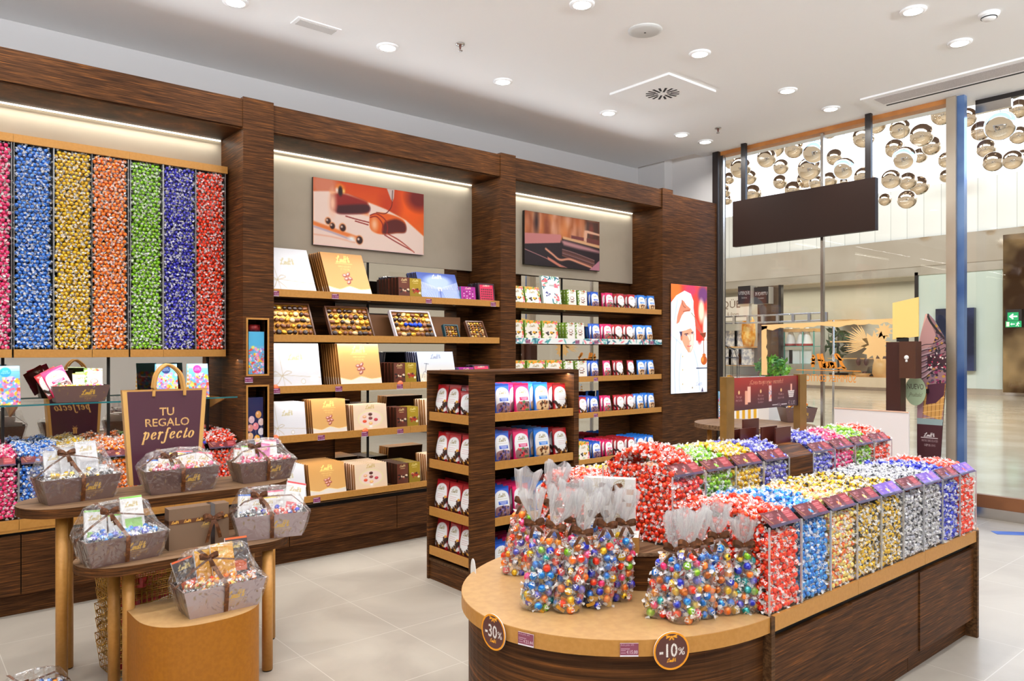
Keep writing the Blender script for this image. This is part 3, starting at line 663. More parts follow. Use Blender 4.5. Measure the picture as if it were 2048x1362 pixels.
def candy_bin(x0, y0, z0, wd, dp, ht, fl, lab, face=1, tint=0, grp=None):
    """clear open-top bin with its slanting flavour card; face=1 looks along -Y, face=-1 along +Y"""
    t = thing('candy_bin', lab, 'candy bin', (x0+wd/2, y0, z0), 0 if face == 1 else PI, grp); h2 = wd/2-.002
    obj('front_pane', MB().box(-h2, h2, 0, .003, .002, ht), 'acrylic', t, loc=(0, 0, 0))
    for sx in (-1, 1):
        obj('side_pane', MB().box(sx*h2-.0015, sx*h2+.0015, .003, dp, .002, ht+.01), 'acrylic', t, loc=(0, 0, 0))
        obj('corner_edge', MB().box(sx*h2-.003, sx*h2+.003, -.001, .005, .002, ht), 'acrylic_edge', t, loc=(0, 0, 0))
    hd = obj('card_holder', MB().add([(-h2, -.001, ht), (h2, -.001, ht), (h2, .056, ht+.042), (-h2, .056, ht+.042)], [(0, 1, 2, 3)]), 'acrylic', t, loc=(0, 0, 0))
    obj('flavour_card', MB().panel(bin_label(fl, tint), (-h2+.012, -.004, ht-.004), (h2-.012, -.004, ht-.004), (-h2+.012, .052, ht+.042)), 'print_matt', hd, loc=(0, 0, 0)); return t
bxs = [.42, .637, .857, 1.077, 1.305, 1.522, 1.744, 1.965]
for k, (fl, nm) in enumerate((('pink', 'pink'), ('sky', 'light blue'), ('yellow', 'golden yellow'), ('orange', 'orange'), ('green', 'green'), ('indigo', 'indigo'), ('red', 'red'))):
    x0, x1 = bxs[k], bxs[k+1]
    candy_bin(x0, YF+.01, .583, x1-x0, .36, .33, fl, 'clear wall bin of '+nm+' truffles under the mirror')
    p = [q for q, l in sheet(x0, x1, YF+.014, .59, .905, 1, 2)]+[q for q, l in heap(x0, x1, YF+.055, YB-.03, lambda x, y: .925+.07*math.sin(min(1, (y-YF)/.3)*PI*.6)+.012*math.sin(x*40), 2)]
    mass('truffles', p, fl, nm+' foil truffles heaped in the wall bin below the mirror')
for a, b in zip([-.8]+bxs[0:], bxs[0:]+[1.985]):
    if b-a > .01: wp('bin_tray_strip', MB().box(a+.001, b-.001, YF-.004, YF+.01, .522, .58), 'gold')
wp('bin_tray', MB().box(-3.1, 1.985, YF+.01, YB-.02, .57, .58), 'wood_mid')
# glass shelf in front of the mirror
for i, (a, b) in enumerate(((-.6, 1.205), (1.215, 1.962))):
    s = thing('glass_shelf', ('long' if i == 0 else 'short')+' glass shelf with green edges before the mirror', 'shelf', ((a+b)/2, 5.6, 1.258))
    obj('plate', MB().box(a, b, 5.40, 5.785, 1.258, 1.267), 'glass', s); obj('front_edge', MB().box(a, b, 5.396, 5.40, 1.2575, 1.2675), 'glass_edge', s)
    for x in ((.64, ) if i == 0 else (1.90, )):
        obj('bracket', MB().add([(x-.006, 5.45, 1.256), (x-.006, 5.785, 1.256), (x-.006, 5.785, 1.17), (x+.006, 5.45, 1.256), (x+.006, 5.785, 1.256), (x+.006, 5.785, 1.17)],
            [(0, 1, 2), (5, 4, 3), (0, 3, 4, 1), (1, 4, 5, 2), (2, 5, 3, 0)]), 'gold', s)
for x in (.60, 1.21, 1.88): wp('shelf_rail', MB().box(x-.008, x+.008, YB-.022, YB-.012, .7, 1.55), 'black')

# ------------------------------------------------------------------ things sold on the shelves
FLW = [(255,120,160),(250,190,30),(180,140,230),(255,90,60),(240,240,120),(120,200,240),(230,200,250),(255,160,190)]
def floral(c, y1, seed):
    c.vgrad((96,176,226), (120,196,236)); c.dots(60, (0, 0, c.w, y1), c.w*.085, FLW, seed, 1, 2); c.dots(60, (0, 0, c.w, y1*.95), c.w*.045, [(255,220,60),(240,80,70),(250,150,190),(255,255,255),(140,110,210)], seed+1)
    return c
def floral_bag(sticker, seed, ht=.235, wd=.14):
    t = thing('paper_gift_bag', None, 'gift bag'); c = Cv(wd, ht, 56, (110,180,226)); floral(c, ht*.72, seed)
    c.rect(0, ht*.86, wd, ht, (150,200,236)); c.rect(0, ht*.855, wd, ht*.865, (90,150,200)); c.logo(wd*.72, ht*.13, wd*.3, (90,90,130))
    c.ell(wd*.45, ht*.84, wd*.22, wd*.21, sticker); c.text('muy', wd*.45, ht*.845, h=.02, wd=.03); c.text('especial', wd*.45, ht*.80, h=.016, wd=.045)
    m_ = MB().panel(c, (-wd/2, 0, 0), (wd/2, 0, 0), (-wd/2+.004, .03, ht), p11=(wd/2-.004, .03, ht))
    s = Cv(.07, ht, 14, (250,250,250))
    for k in range(9): s.rect(0, k*ht/8, .07, k*ht/8+ht/16, (240,170,20))
    for sg in (-1, 1): m_.panel(s, (sg*wd/2, .07, 0), (sg*wd/2, 0, 0), (sg*(wd/2-.004), .04, ht), p11=(sg*(wd/2-.004), .03, ht))
    b = Cv(wd, ht, 30, (110,180,226)); floral(b, ht*.72, seed+4); b.flip(); m_.panel(b, (wd/2, .07, 0), (-wd/2, .07, 0), (wd/2-.004, .04, ht))
    obj('bag_body', m_, 'print', t, loc=(0, 0, 0)); return t
def place(t, x, y, z, rot=0., label=None, group=None, cat=None):
    t.location = (x, y, z); t.rotation_euler = rot if isinstance(rot, tuple) else (0, 0, rot)
    if label: t['label'] = label
    if group: t['group'] = group
    return t
GZ = 1.2675
fb = floral_bag((40,160,220), 3); place(fb, .585, 5.44, GZ, -.05, 'floral paper gift bag with blue sticker on the glass shelf')
fb2 = floral_bag((20,50,110), 5); place(fb2, 1.52, 5.50, GZ, 0, 'floral paper gift bag with navy sticker behind the big bag')
fb3 = floral_bag((240,40,140), 3); place(fb3, X_(399, 5.46), 5.46, GZ, .03, 'floral paper gift bag with pink sticker on the glass shelf')

# stand-up pouches
def nuts(c, n, box_, r, seed, cols=((150,80,30),(110,56,22),(190,120,60),(70,36,18))): return c.dots(n, box_, r, cols, seed)
def pouch_cv(kind):
    w_, h_ = .112, .175; top, band, seed = {'blueberry': ((36,90,200), (50,90,200), 1), 'berry': ((226,22,100), (222,22,96), 2), 'hazel': ((30,120,220), (20,120,220), 3), 'almond': ((176,18,30), None, 4), 'bronze': ((150,90,50), None, 5)}[kind]
    c = Cv(w_, h_, 46, top); c.rect(0, h_*.955, w_, h_, tuple(int(x*.85) for x in top))
    arch = [(.008,.02),(.004,.06),(.005,.11),(.018,.142),(.056,.155),(.094,.142),(.107,.11),(.108,.06),(.104,.02)]; c.poly(arch, (238,238,240), sm=True)
    c.logo(.056, .118, .05, (150,136,96), .05); c.rect(.022, .108, .09, .1092, (190,180,150))
    if band:
        c.rect(.026, .078, .09, .096, band); c.rect(.034, .089, .082, .092, (236,236,250)); c.rect(.04, .082, .078, .085, (220,220,250))
        c.poly([(.008,.02),(.008,.06),(.04,.072),(.08,.07),(.104,.06),(.104,.02),(.056,.008)], (214,170,130) if kind == 'hazel' else (150,110,110), sm=True)
        if kind == 'blueberry': c.dots(26, (.02,.018,.095,.068), .0065, [(60,36,50),(70,60,150),(120,120,200),(50,40,110),(100,60,60)], 4)
        if kind == 'berry': c.dots(26, (.02,.018,.095,.068), .0065, [(220,30,50),(240,80,90),(60,30,40),(60,140,70),(90,30,50)], 5)
        if kind == 'hazel': c.ell(.056, .04, .046, .03, (236,206,160)); nuts(c, 16, (.02,.02,.094,.066), .0075, 6)
    else:
        for k in range(3): c.rect(.03, .093-k*.01, .084, .0945-k*.01, (206,150,150))
        c.line([(.004,.062),(.03,.03),(.06,.02),(.09,.034),(.108,.07)], .016, (44,20,16)); c.line([(.03,.034),(.06,.026),(.096,.05)], .008, (222,150,40))
        nuts(c, 18, (.012,.014,.1,.044), .007, 8, ((40,18,14),(90,44,26),(224,160,50),(60,28,18))); nuts(c, 7, (.084,.04,.106,.088), .006, 9, ((40,18,14),(224,160,50),(90,44,26)))
    return c
def pouch_mesh(kind):
    w_, h_ = .112, .175; c = pouch_cv(kind); m_ = MB()
    prof = lambda u, v: (.024*np.sin(np.clip(v/.93, 0, 1)**.62*PI)*np.sin(u*PI)**.32*(v < .93)+.0015)
    m_.panel(c, (-w_/2, 0, 0), (w_/2, 0, 0), (-w_/2, 0, h_), bulge=prof)
    b = Cv(w_, h_, 16, tuple(int(x) for x in (c.a[-3, 2]*255))); m_.panel(b, (w_/2, .003, 0), (-w_/2, .003, 0), (w_/2, .003, h_), bulge=prof)
    return m_.mesh('pouch_'+kind, ['print_foil'])
PM = {k: pouch_mesh(k) for k in ('blueberry', 'berry', 'hazel', 'almond')}
PN = {'blueberry': 'blue berry pouch', 'berry': 'pink berry pouch', 'hazel': 'sky blue hazelnut pouch', 'almond': 'dark red nut pouch'}
def pouch(kind, x, y, z, rot, label, group, lean=.08, s=1.0):
    o = bpy.data.objects.new('snack_pouch', PM[kind]); C.objects.link(o); o.location = (x, y, z); o.rotation_euler = (-lean, 0, rot); o.scale = (s, s, s)
    return tag(o, label, 'pouch', group)
def pouch_row(kind, x, y, z, n, where, rot=0., step=.052, s=1., seed=0, dirv=(0, 1)):
    q = random.Random(seed*7+int(x*100))
    for i in range(n):
        pouch(kind, x+dirv[0]*step*i+q.uniform(-.004, .004), y+dirv[1]*step*i, z, rot+q.uniform(-.06, .06),
              (PN[kind]+' at the front of '+where) if i == 0 else (PN[kind]+' behind the front one, '+where), where+' '+kind+(' front' if i == 0 else ' behind'), .06+.03*q.random(), s)
# --- pouch bay
bay3 = {0: ['topmost', [('blueberry', 1178, 1201, 2), ('berry', 1206, 1229, 2), ('almond', 1230, 1252, 2), ('almond', 1253, 1273, 2), ('hazel', 1273, 1291, 2), ('hazel', 1292, 1311, 2)]],
        1: ['second', [('blueberry', 1180, 1202, 2), ('berry', 1205, 1223, 2), ('almond', 1225, 1248, 2), ('almond', 1249, 1268, 2), ('hazel', 1269, 1287, 2), ('hazel', 1288, 1307, 2)]],
        2: ['third', [('blueberry', 1177, 1199, 2), ('berry', 1203, 1223, 1), ('almond', 1228, 1250, 2), ('almond', 1250, 1271, 1), ('hazel', 1272, 1290, 1), ('hazel', 1291, 1311, 2)]],
        3: ['fourth', [('almond', 1157, 1174, 2), ('blueberry', 1176, 1198, 5), ('berry', 1203, 1225, 2), ('almond', 1229, 1251, 2), ('almond', 1252, 1268, 2), ('hazel', 1269, 1288, 2), ('hazel', 1291, 1311, 3)]],
        4: ['lowest', [('blueberry', 1181, 1204, 7), ('berry', 1206, 1228, 7), ('almond', 1229, 1251, 7), ('almond', 1252, 1271, 7), ('hazel', 1272, 1290, 7), ('hazel', 1291, 1311, 7)]]}
for k, (nm, lst) in bay3.items():
    seen = {}
    for j, (kd, a, b, n) in enumerate(lst):
        c_ = (X_(a, YF+.05)+X_(b, YF+.05))/2; seen[kd] = seen.get(kd, 0)+1
        wh = 'the '+nm+' pouch bay shelf'+(', window-side pile' if seen[kd] == 2 else ('' if kd in ('blueberry', 'berry') else ', pillar-side pile'))
        pouch_row(kd, c_, YF+.045, SH[k], n, wh, 0, .05, 1., k*10+j)
# cartons in the pouch bay
def box_mesh(name, cvf, w_, h_, d_, side, top=None, mats=('print',)):
    """upright carton: printed front, plain or printed sides; origin at the middle of its front bottom edge"""
    m_ = MB(); m_.box(-w_/2, w_/2, .0006, d_, 0, h_, 0, [v/255. for v in side]); m_.panel(cvf, (-w_/2, 0, 0), (w_/2, 0, 0), (-w_/2, 0, h_))
    if top: m_.panel(Cv(w_, d_, 4, top), (-w_/2, .0006, h_+.0005), (w_/2, .0006, h_+.0005), (-w_/2, d_, h_+.0005))
    return m_.mesh(name, list(mats))
def carton_cv():
    c = Cv(.155, .185, 50, (246,240,230)); c.dots(26, (0, .165, .155, .185), .011, [(250,160,40),(120,160,50),(240,120,80),(250,210,60)], 2); c.dots(24, (.135, 0, .155, .185), .010, [(240,60,80),(120,170,50),(250,150,60),(250,120,150)], 3)
    c.dots(14, (0, 0, .014, .185), .008, [(120,160,50),(160,190,80)], 4); c.logo(.074, .122, .055, (170,150,100), .05)
    c.dots(12, (.02, .05, .13, .075), .009, [(240,180,30),(60,40,30),(250,140,30),(40,30,30)], 6); c.rect(.06, .02, .09, .03, (150,190,140)); return c
def coco_cv():
    c = Cv(.092, .175, 34, (246,246,242)); c.dots(30, (0, 0, .012, .175), .007, [(110,150,40),(150,180,60),(90,130,40)], 4); c.dots(10, (.02, .16, .09, .175), .006, [(150,170,70),(200,60,50)], 5)
    c.ell(.05, .09, .02, .017, (150,80,50)); c.ell(.049, .092, .016, .012, (250,250,250)); c.line([(.04,.05),(.07,.066)], .007, (90,50,36)); c.line([(.035,.062),(.06,.046)], .006, (120,70,46)); c.logo(.05, .14, .035, (180,170,120)); return c
def leaf_cv():
    c = Cv(.17, .30, 56, (246,248,246))
    q = random.Random(4)
    for k in range(26):
        x, y = q.choice([(q.uniform(0, .17), q.uniform(.25, .3)), (q.uniform(.12, .17), q.uniform(0, .3)), (q.uniform(0, .17), q.uniform(0, .06)), (q.uniform(0, .05), q.uniform(.18, .26))])
        c.ell(x, y, .022, .006, q.choice([(20,120,140),(60,150,110),(30,90,130),(110,180,150)]), rot=q.uniform(0, 3))
    c.dots(8, (0, .2, .06, .27), .011, [(240,110,120),(250,150,150)], 6); c.dots(6, (.11, .06, .17, .12), .011, [(240,110,120),(250,150,150)], 7); c.dots(5, (.12,.18,.165,.22), .012, [(240,120,140)], 9); c.dots(7, (.03,.1,.08,.14), .007, [(60,70,150),(90,60,50)], 8); c.rect(.07,.2,.12,.215,(190,190,190)); return c
KM = {'carton': box_mesh('carton', carton_cv(), .155, .185, .035, (120,150,50)), 'coco': box_mesh('coco', coco_cv(), .092, .175, .03, (110,140,46)), 'leaf': box_mesh('leaflet', leaf_cv(), .17, .30, .03, (210,220,214))}
KN = {'carton': ('fruit_carton', 'white flowered carton', 'carton'), 'coco': ('coconut_carton', 'narrow coconut carton', 'carton'), 'leaf': ('floral_carton', 'tall tropical leaf carton', 'carton')}
def shelf_item(key, mesh, nm, cat, x, y, z, lean, label, group, rot=0., s=(1, 1, 1)):
    o = bpy.data.objects.new(nm, mesh); C.objects.link(o); o.location = (x, y, z); o.rotation_euler = (-lean, 0, rot); o.scale = s; return tag(o, label, cat, group)
def row_of(mesh, nm, desc, cat, x, y, z, n, step, lean, where, sx=1., sz=1., dx=0.):
    for i in range(n):
        shelf_item('', mesh, nm, cat, x+dx*i+rnd.uniform(-.002, .002), y+step*i, z, lean+rnd.uniform(-.01, .01), desc+(', front of ' if i == 0 else ' behind the front one, ')+where,
                   nm+' '+where+('' if i == 0 else ' behind'), rnd.uniform(-.01, .01), (sx, 1, sz))
for k, lst in {0: [('carton', 1023, 1050, 2, .25), ('carton', 1053, 1082, 2, .25), ('leaf', 1087, 1122, 1, .15), ('coco', 1134, 1152, 5, .06), ('coco', 1155, 1173, 4, .06)],
               1: [('carton', 1022, 1046, 3, .08), ('carton', 1050, 1081, 3, .08), ('carton', 1084, 1115, 3, .08), ('coco', 1131, 1149, 5, .06), ('coco', 1150, 1168, 2, .06)],
               2: [('carton', 1020, 1050, 3, .08), ('carton', 1055, 1090, 3, .08), ('carton', 1092, 1124, 3, .08), ('coco', 1127, 1146, 2, .06), ('coco', 1150, 1173, 4, .06)],
               4: [('carton', 1156, 1178, 3, .08)]}.items():
    for j, (kd, a, b, n, lean) in enumerate(lst):
        x0, x1 = X_(a, YF+.03), X_(b, YF+.03); nm, ds, ct = KN[kd]; wreal = {'carton': .155, 'coco': .092, 'leaf': .17}[kd]
        row_of(KM[kd], nm, ds, ct, (x0+x1)/2, YF+.02, SH[k], n, .045, lean, 'the '+order[k]+' pouch bay shelf, '+['first file', 'second file', 'third file', 'fourth file', 'beside the blue pouches'][j], (x1-x0)/wreal)
c = Cv(2.15, .055, 380, (240,244,244))
q = random.Random(3)
for k in range(150):
    x = q.uniform(0, 2.15); c.ell(x, q.uniform(0, .055), .03, .008, q.choice([(20,110,130),(70,170,170),(30,90,130),(240,120,140),(120,190,190)]), rot=q.uniform(0, 3)) if int(x*2.3) % 2 == 0 or q.random() < .3 else None
tag(obj('floral_shelf_strip', MB().panel(c, (4.546, YF-.003, LIP[1]-.055), (6.697, YF-.003, LIP[1]-.055), (4.546, YF-.003, LIP[1])), 'print'), 'tropical leaf printed strip along the second pouch bay shelf', 'shelf strip')

# --- gift box bay
def c_white():
    c = Cv(.40, .32, 84, (222,222,228)); c.line([(.06,.32),(.1,.0)], .003, (190,176,150)); c.line([(0,.1),(.4,.07)], .003, (190,176,150)); c.logo(.2, .2, .12, (196,184,140))
    for a in ([(.08,.085),(.12,.12),(.16,.11),(.08,.085)], [(.08,.085),(.03,.12),(.01,.09),(.08,.085)], [(.08,.085),(.13,.05),(.15,.03)], [(.08,.085),(.05,.04),(.02,.02)]): c.line(a, .003, (180,160,120))
    c.ell(.25, .045, .018, .018, (180,170,140)); c.ell(.25, .045, .015, .015, (238,238,242)); return c
def c_gold():
    c = Cv(.40, .32, 92, (216,162,92)); c.vgrad((222,172,104), (206,152,86)); c.poly([(0,0),(.4,0),(.4,.06),(.3,.05),(.2,.07),(.1,.045),(0,.065)], (226,220,212), sm=False); c.line([(0,.065),(.1,.045),(.2,.07),(.3,.05),(.4,.06)], .004, (250,226,150))
    c.logo(.2, .25, .13, (250,228,130)); c.rect(.12, .24, .28, .2415, (250,228,130)); c.text('SWISS LUXURY', .2, .213, h=.02, wd=.12, col=(246,216,130)); c.text('SELECTION', .2, .19, h=.02, wd=.09, col=(250,220,130))
    for x, y, r in ((.18,.15,0),(.215,.16,.6),(.19,.125,.2),(.225,.13,-.3),(.205,.1,.5)): c.ell(x, y, .022, .013, (150,60,50), rot=r); c.ell(x-.002, y+.003, .014, .007, (240,190,180), rot=r)
    return c
def c_cream():
    c = Cv(.34, .24, 84, (240,214,184)); c.ell(.17, .11, .13, .075, (240,226,180)); c.ell(.17, .11, .115, .064, (246,220,206)); c.logo(.17, .2, .09, (210,180,110))
    for x, y, cc in ((.17,.15,(70,30,24)),(.17,.115,(110,50,50)),(.11,.09,(220,70,40)),(.225,.1,(180,50,60)),(.17,.07,(240,170,110)),(.11,.13,(230,160,120)),(.17,.04,(240,230,220))): c.ell(x, y, .02, .013, cc); c.ell(x, y+.004, .013, .006, tuple(min(255, int(v*1.25+20)) for v in cc))
    return c
def c_bar(base, tint):
    c = Cv(.10, .185, 34, base); c.poly([(0,.0),(.1,.0),(.1,.1),(.05,.055),(0,.1)], tuple(int(v*.86) for v in base)); c.logo(.05, .155, .05, (246,226,160)); c.rect(.03, .14, .07, .144, (240,210,150))
    c.dots(16, (.015, .055, .09, .09), .009, tint, 3); return c
def c_paris():
    c = Cv(.36, .25, 90, (70,90,170)); c.vgrad((150,170,226), (60,84,166)); c.ell(.18, .17, .12, .06, (170,190,236), 8)
    for sx in (-1, 1):
        for k in range(16): x = .18+sx*(.02+k*.011); c.line([(x, .10), (x, .105+.004*k+.012)], .004, (236,240,255), sm=False); c.line([(x, .095), (.18+sx*(.05+k*.02), .0)], .004, (200,212,250), sm=False)
    c.line([(.18,.09),(.17,.0)], .006, (40,60,150), sm=False); c.rect(.166, .085, .196, .12, (246,236,210)); c.rect(.175, .085, .187, .105, (110,120,190)); c.logo(.18, .2, .09, (236,240,255)); return c
def c_city():
    c = Cv(.36, .27, 80, (236,232,226)); c.vgrad((236,226,210), (160,176,206), .05); c.rect(0, 0, .36, .08, (226,214,190)); c.logo(.18, .21, .1, (120,126,150))
    c.line([(.06,.1),(.08,.17)], .004, (60,70,90)); c.line([(.06,.17),(.1,.165)], .004, (60,70,90)); c.line([(.02,.05),(.05,.1),(.1,.06)], .003, (90,90,100)); c.ell(.13, .04, .025, .015, (230,150,60)); c.ell(.16, .035, .02, .01, (60,140,110)); c.line([(.21,.07),(.21,.11)], .01, (90,70,60)); c.dots(18, (.02, .02, .34, .08), .008, [(90,80,70),(200,190,170),(240,240,236)], 4); return c
def c_small(base, dot, w_=.10, h_=.13, nx=6, ny=5):
    c = Cv(w_, h_, 36, base); c.logo(w_/2, h_*.84, w_*.4, (240,224,190))
    for i in range(nx-2):
        for j in range(ny): c.ell(w_*(.2+.6*i/(nx-3)), h_*(.08+.6*j/(ny-1)), w_*.045, w_*.04, dot[(i+j) % len(dot)])
    return c
def framed(c): c.rect(0, 0, .012, c.h, (24,20,34)); c.rect(c.w-.012, 0, c.w, c.h, (24,20,34)); c.rect(0, 0, c.w, .01, (24,20,34)); c.rect(0, c.h-.014, c.w, c.h, (24,20,34)); return c
BM = {'white': box_mesh('white_box', c_white(), .40, .32, .026, (190,176,150)), 'gold': box_mesh('gold_box', c_gold(), .40, .32, .026, (150,92,36)), 'cream': box_mesh('cream_box', c_cream(), .34, .24, .024, (176,120,66)),
      'brown': box_mesh('brown_box', c_bar((110,52,34), [(60,28,20),(240,220,190),(150,60,40),(30,16,12)]), .10, .185, .04, (52,24,14)), 'olive': box_mesh('olive_box', c_bar((176,146,20), [(180,40,30),(240,230,200),(90,40,26)]), .10, .185, .04, (120,92,20)),
      'paris': box_mesh('paris_box', c_paris(), .36, .25, .026, (26,32,70)), 'city': box_mesh('city_box', c_city(), .36, .27, .026, (30,36,72)),
      'magenta': box_mesh('magenta_box', c_small((176,30,150), [(250,220,240),(60,30,60),(240,240,240)]), .10, .13, .02, (20,110,120)), 'pinkgrid': box_mesh('pink_grid_box', framed(c_small((226,40,90), [(60,20,30),(80,30,40)], .15, .17, 8, 6)), .15, .17, .03, (26,20,34))}
BD = {'white': ('chocolate_box', 'large white string-tied box'), 'gold': ('chocolate_box', 'large golden praline box'), 'cream': ('chocolate_box', 'cream praline box'),
      'brown': ('nut_box', 'slim dark brown hazelnut box'), 'olive': ('nut_box', 'slim mustard gold nut box'), 'paris': ('chocolate_box', 'blue city avenue box'), 'city': ('chocolate_box', 'pale seaside picture box'),
      'magenta': ('praline_box', 'small magenta praline box'), 'pinkgrid': ('praline_box', 'dark framed pink praline box')}
BW = {'white': (.40, .32), 'gold': (.40, .32), 'cream': (.34, .24), 'brown': (.10, .185), 'olive': (.10, .185), 'paris': (.36, .25), 'city': (.36, .27), 'magenta': (.10, .13), 'pinkgrid': (.15, .17)}
bay2 = {0: [('white', 540, 634, .355, 3, .04, .5), ('gold', 661, 745, .355, 6, .036, .5), ('brown', 797, 820, .178, 7, .052, .04), ('olive', 820, 843, .175, 3, .052, .04), ('paris', 845, 924, .245, 5, .034, .42), ('magenta', 923, 952, .135, 4, .04, .1), ('pinkgrid', 958, 990, .178, 4, .04, .12)],
        2: [('white', 546, 644, .335, 3, .04, .22), ('gold', 682, 764, .335, 8, .04, .22), ('brown', 788, 811, .178, 6, .052, .04), ('olive', 811, 833, .178, 3, .052, .04), ('city', 842, 914, .27, 6, .034, .25), ('magenta', 918, 948, .13, 4, .03, .1), ('pinkgrid', 951, 984, .15, 4, .03, .3)],
        3: [('white', 541, 613, .26, 6, .036, .16), ('gold', 627, 695, .27, 5, .036, .18), ('cream', 709, 775, .215, 5, .036, .12), ('brown', 793, 814, .178, 4, .052, .04), ('olive', 815, 837, .178, 3, .052, .04), ('cream', 852, 925, .23, 5, .036, .12)],
        4: [('white', 548, 613, .25, 7, .036, .2), ('gold', 621, 693, .24, 10, .034, .22), ('cream', 711, 775, .205, 9, .036, .12), ('brown', 795, 817, .178, 7, .045, .04), ('olive', 818, 840, .178, 7, .045, .04), ('cream', 855, 925, .23, 5, .036, .12)]}
for k, lst in bay2.items():
    cnt = {}
    for (kd, a, b, hh, n, step, lean) in lst:
        x0, x1 = X_(a, YF+.02), X_(b, YF+.02); nm, ds = BD[kd]; bw, bh = BW[kd]; cnt[kd] = cnt.get(kd, 0)+1
        nn = min(n, int((YB-.06-YF-.02-hh*math.sin(lean))/step)+1)
        row_of(BM[kd], nm, ds, 'box', (x0+x1)/2, YF+.018, SH[k], max(nn, 1), step, lean, 'the '+order[k]+' gift bay shelf'+(', pillar end' if cnt[kd] == 2 else ''), (x1-x0)/bw, hh/math.cos(lean)/bh)
# open boxes on display, second shelf
CH = {'dark': mat('dark_chocolate', (48,24,16), .3, coat=.3), 'milk': mat('milk_chocolate', (118,66,36), .32, coat=.3), 'ivory': mat('white_chocolate', (222,190,140), .35), 'gold_foil': mat('gold_foil', (222,170,60), .22, .7), 'blue_foil': mat('blue_foil', (20,60,190), .25, .5)}
tray_m = noisy('gold_tray', (176,122,36), (120,74,18), 70, .25, .6, bump=.5)
frm_m = {'b': mat('box_rim_brown', (84,50,34), .4), 'w': mat('box_rim_pearl', (214,204,214), .3), 'n': mat('box_rim_navy', (30,40,90), .4), 't': mat('box_rim_teal', (20,60,70), .4)}
def open_box(a, b, hh, lean, nx, ny, rim, lab, seed):
    x0, x1 = X_(a, YF+.02), X_(b, YF+.02); w_ = x1-x0; h_ = hh/math.cos(lean); q = random.Random(seed)
    t = thing('open_chocolate_box', lab, 'chocolate box', ((x0+x1)/2, YF+.03, SH[1]), (-lean, 0, 0)); g = .012; m_ = MB()
    m_.box(-w_/2, w_/2, -.004, .03, 0, g); m_.box(-w_/2, w_/2, -.004, .03, h_-g, h_); m_.box(-w_/2, -w_/2+g, -.004, .03, g, h_-g); m_.box(w_/2-g, w_/2, -.004, .03, g, h_-g); m_.box(-w_/2+g, w_/2-g, .02, .03, g, h_-g)
    obj('box_frame', m_, frm_m[rim], t, loc=(0, 0, 0)); obj('moulded_tray', MB().box(-w_/2+g, w_/2-g, .008, .02, g, h_-g), tray_m, t, loc=(0, 0, 0))
    protos = {}
    for j in range(ny):
        for i in range(nx):
            kd = q.choice(['dark', 'milk', 'dark', 'milk', 'ivory', 'gold_foil']) if not (rim == 'w' and j == ny//2 and 1 < i < nx-2) else 'blue_foil'
            rr = min((w_-.03)/nx, (h_-.03)/ny)*.52; sh = q.randrange(3)
            if (kd, sh) not in protos: protos[(kd, sh)] = MB().ball((0, 0, 0), 1, 0, 2, sc_=((1, .6, 1), (1.15, .55, .75), (.8, .7, .8))[sh]).mesh('chocolate', [CH[kd]])
            o = bpy.data.objects.new('chocolate', protos[(kd, sh)]); C.objects.link(o); o.parent = t; o.scale = (rr, rr, rr); o.rotation_euler = (0, q.uniform(-.6, .6), 0)
            o.location = (-w_/2+.015+(i+.5)*(w_-.03)/nx+q.uniform(-.002, .002), .003, .015+(j+.5)*(h_-.03)/ny)
open_box(541, 634, .26, .5, 8, 5, 'b', 'open brown-framed box of assorted pralines touching the first pillar', 1)
open_box(665, 752, .25, .5, 8, 5, 'b', 'open brown-framed praline box with fan-shaped gold tray', 2)
open_box(795, 875, .235, .5, 8, 5, 'w', 'open pearl-rimmed praline box with blue foil pieces in the middle', 3)
open_box(893, 922, .125, .35, 4, 5, 't', 'small open teal-edged praline box on the second shelf', 4)
open_box(943, 978, .165, .5, 5, 7, 'b', 'medium open praline box beside the second pillar', 5)
tag(obj('display_riser', MB().box(2.9, 4.1, YF+.26, YF+.275, SH[1], SH[1]+.2), noisy('riser_brown', (120,80,48), (126,84,52), 5, .6)), 'brown upright riser panel behind the open praline boxes', 'riser')
# price tickets and orange stickers on the shelf lips
def ticket_cv(price, w_=.058, h_=.04):
    c = Cv(w_, h_, 44, (128,46,92)); c.rect(0, 0, w_, .004, (236,232,240)); c.rect(.003, h_-.009, w_*.75, h_-.005, (236,210,226)); c.text(price, w_*.68, .010, h=.018, wd=w_*.5, col=(255,250,255)); c.rect(.004, .018, w_*.34, .0195, (220,190,210)); c.rect(.004, .012, w_*.3, .0135, (220,190,210)); return c
tm0 = None
def ticket(x, z, price, lab, y=None, rot=0., s=1.):
    c = ticket_cv(price); m_ = MB().panel(c, (-.029, 0, 0), (.029, 0, 0), (-.029, 0, .04)); m_.box(-.029, .029, .0004, .002, 0, .04, 0, (.92, .92, .95))
    o = obj('price_ticket', m_, 'print', None, loc=(x, YF-.006 if y is None else y, z), rot=rot); o.scale = (s, s, s); return tag(o, lab, 'price tag')
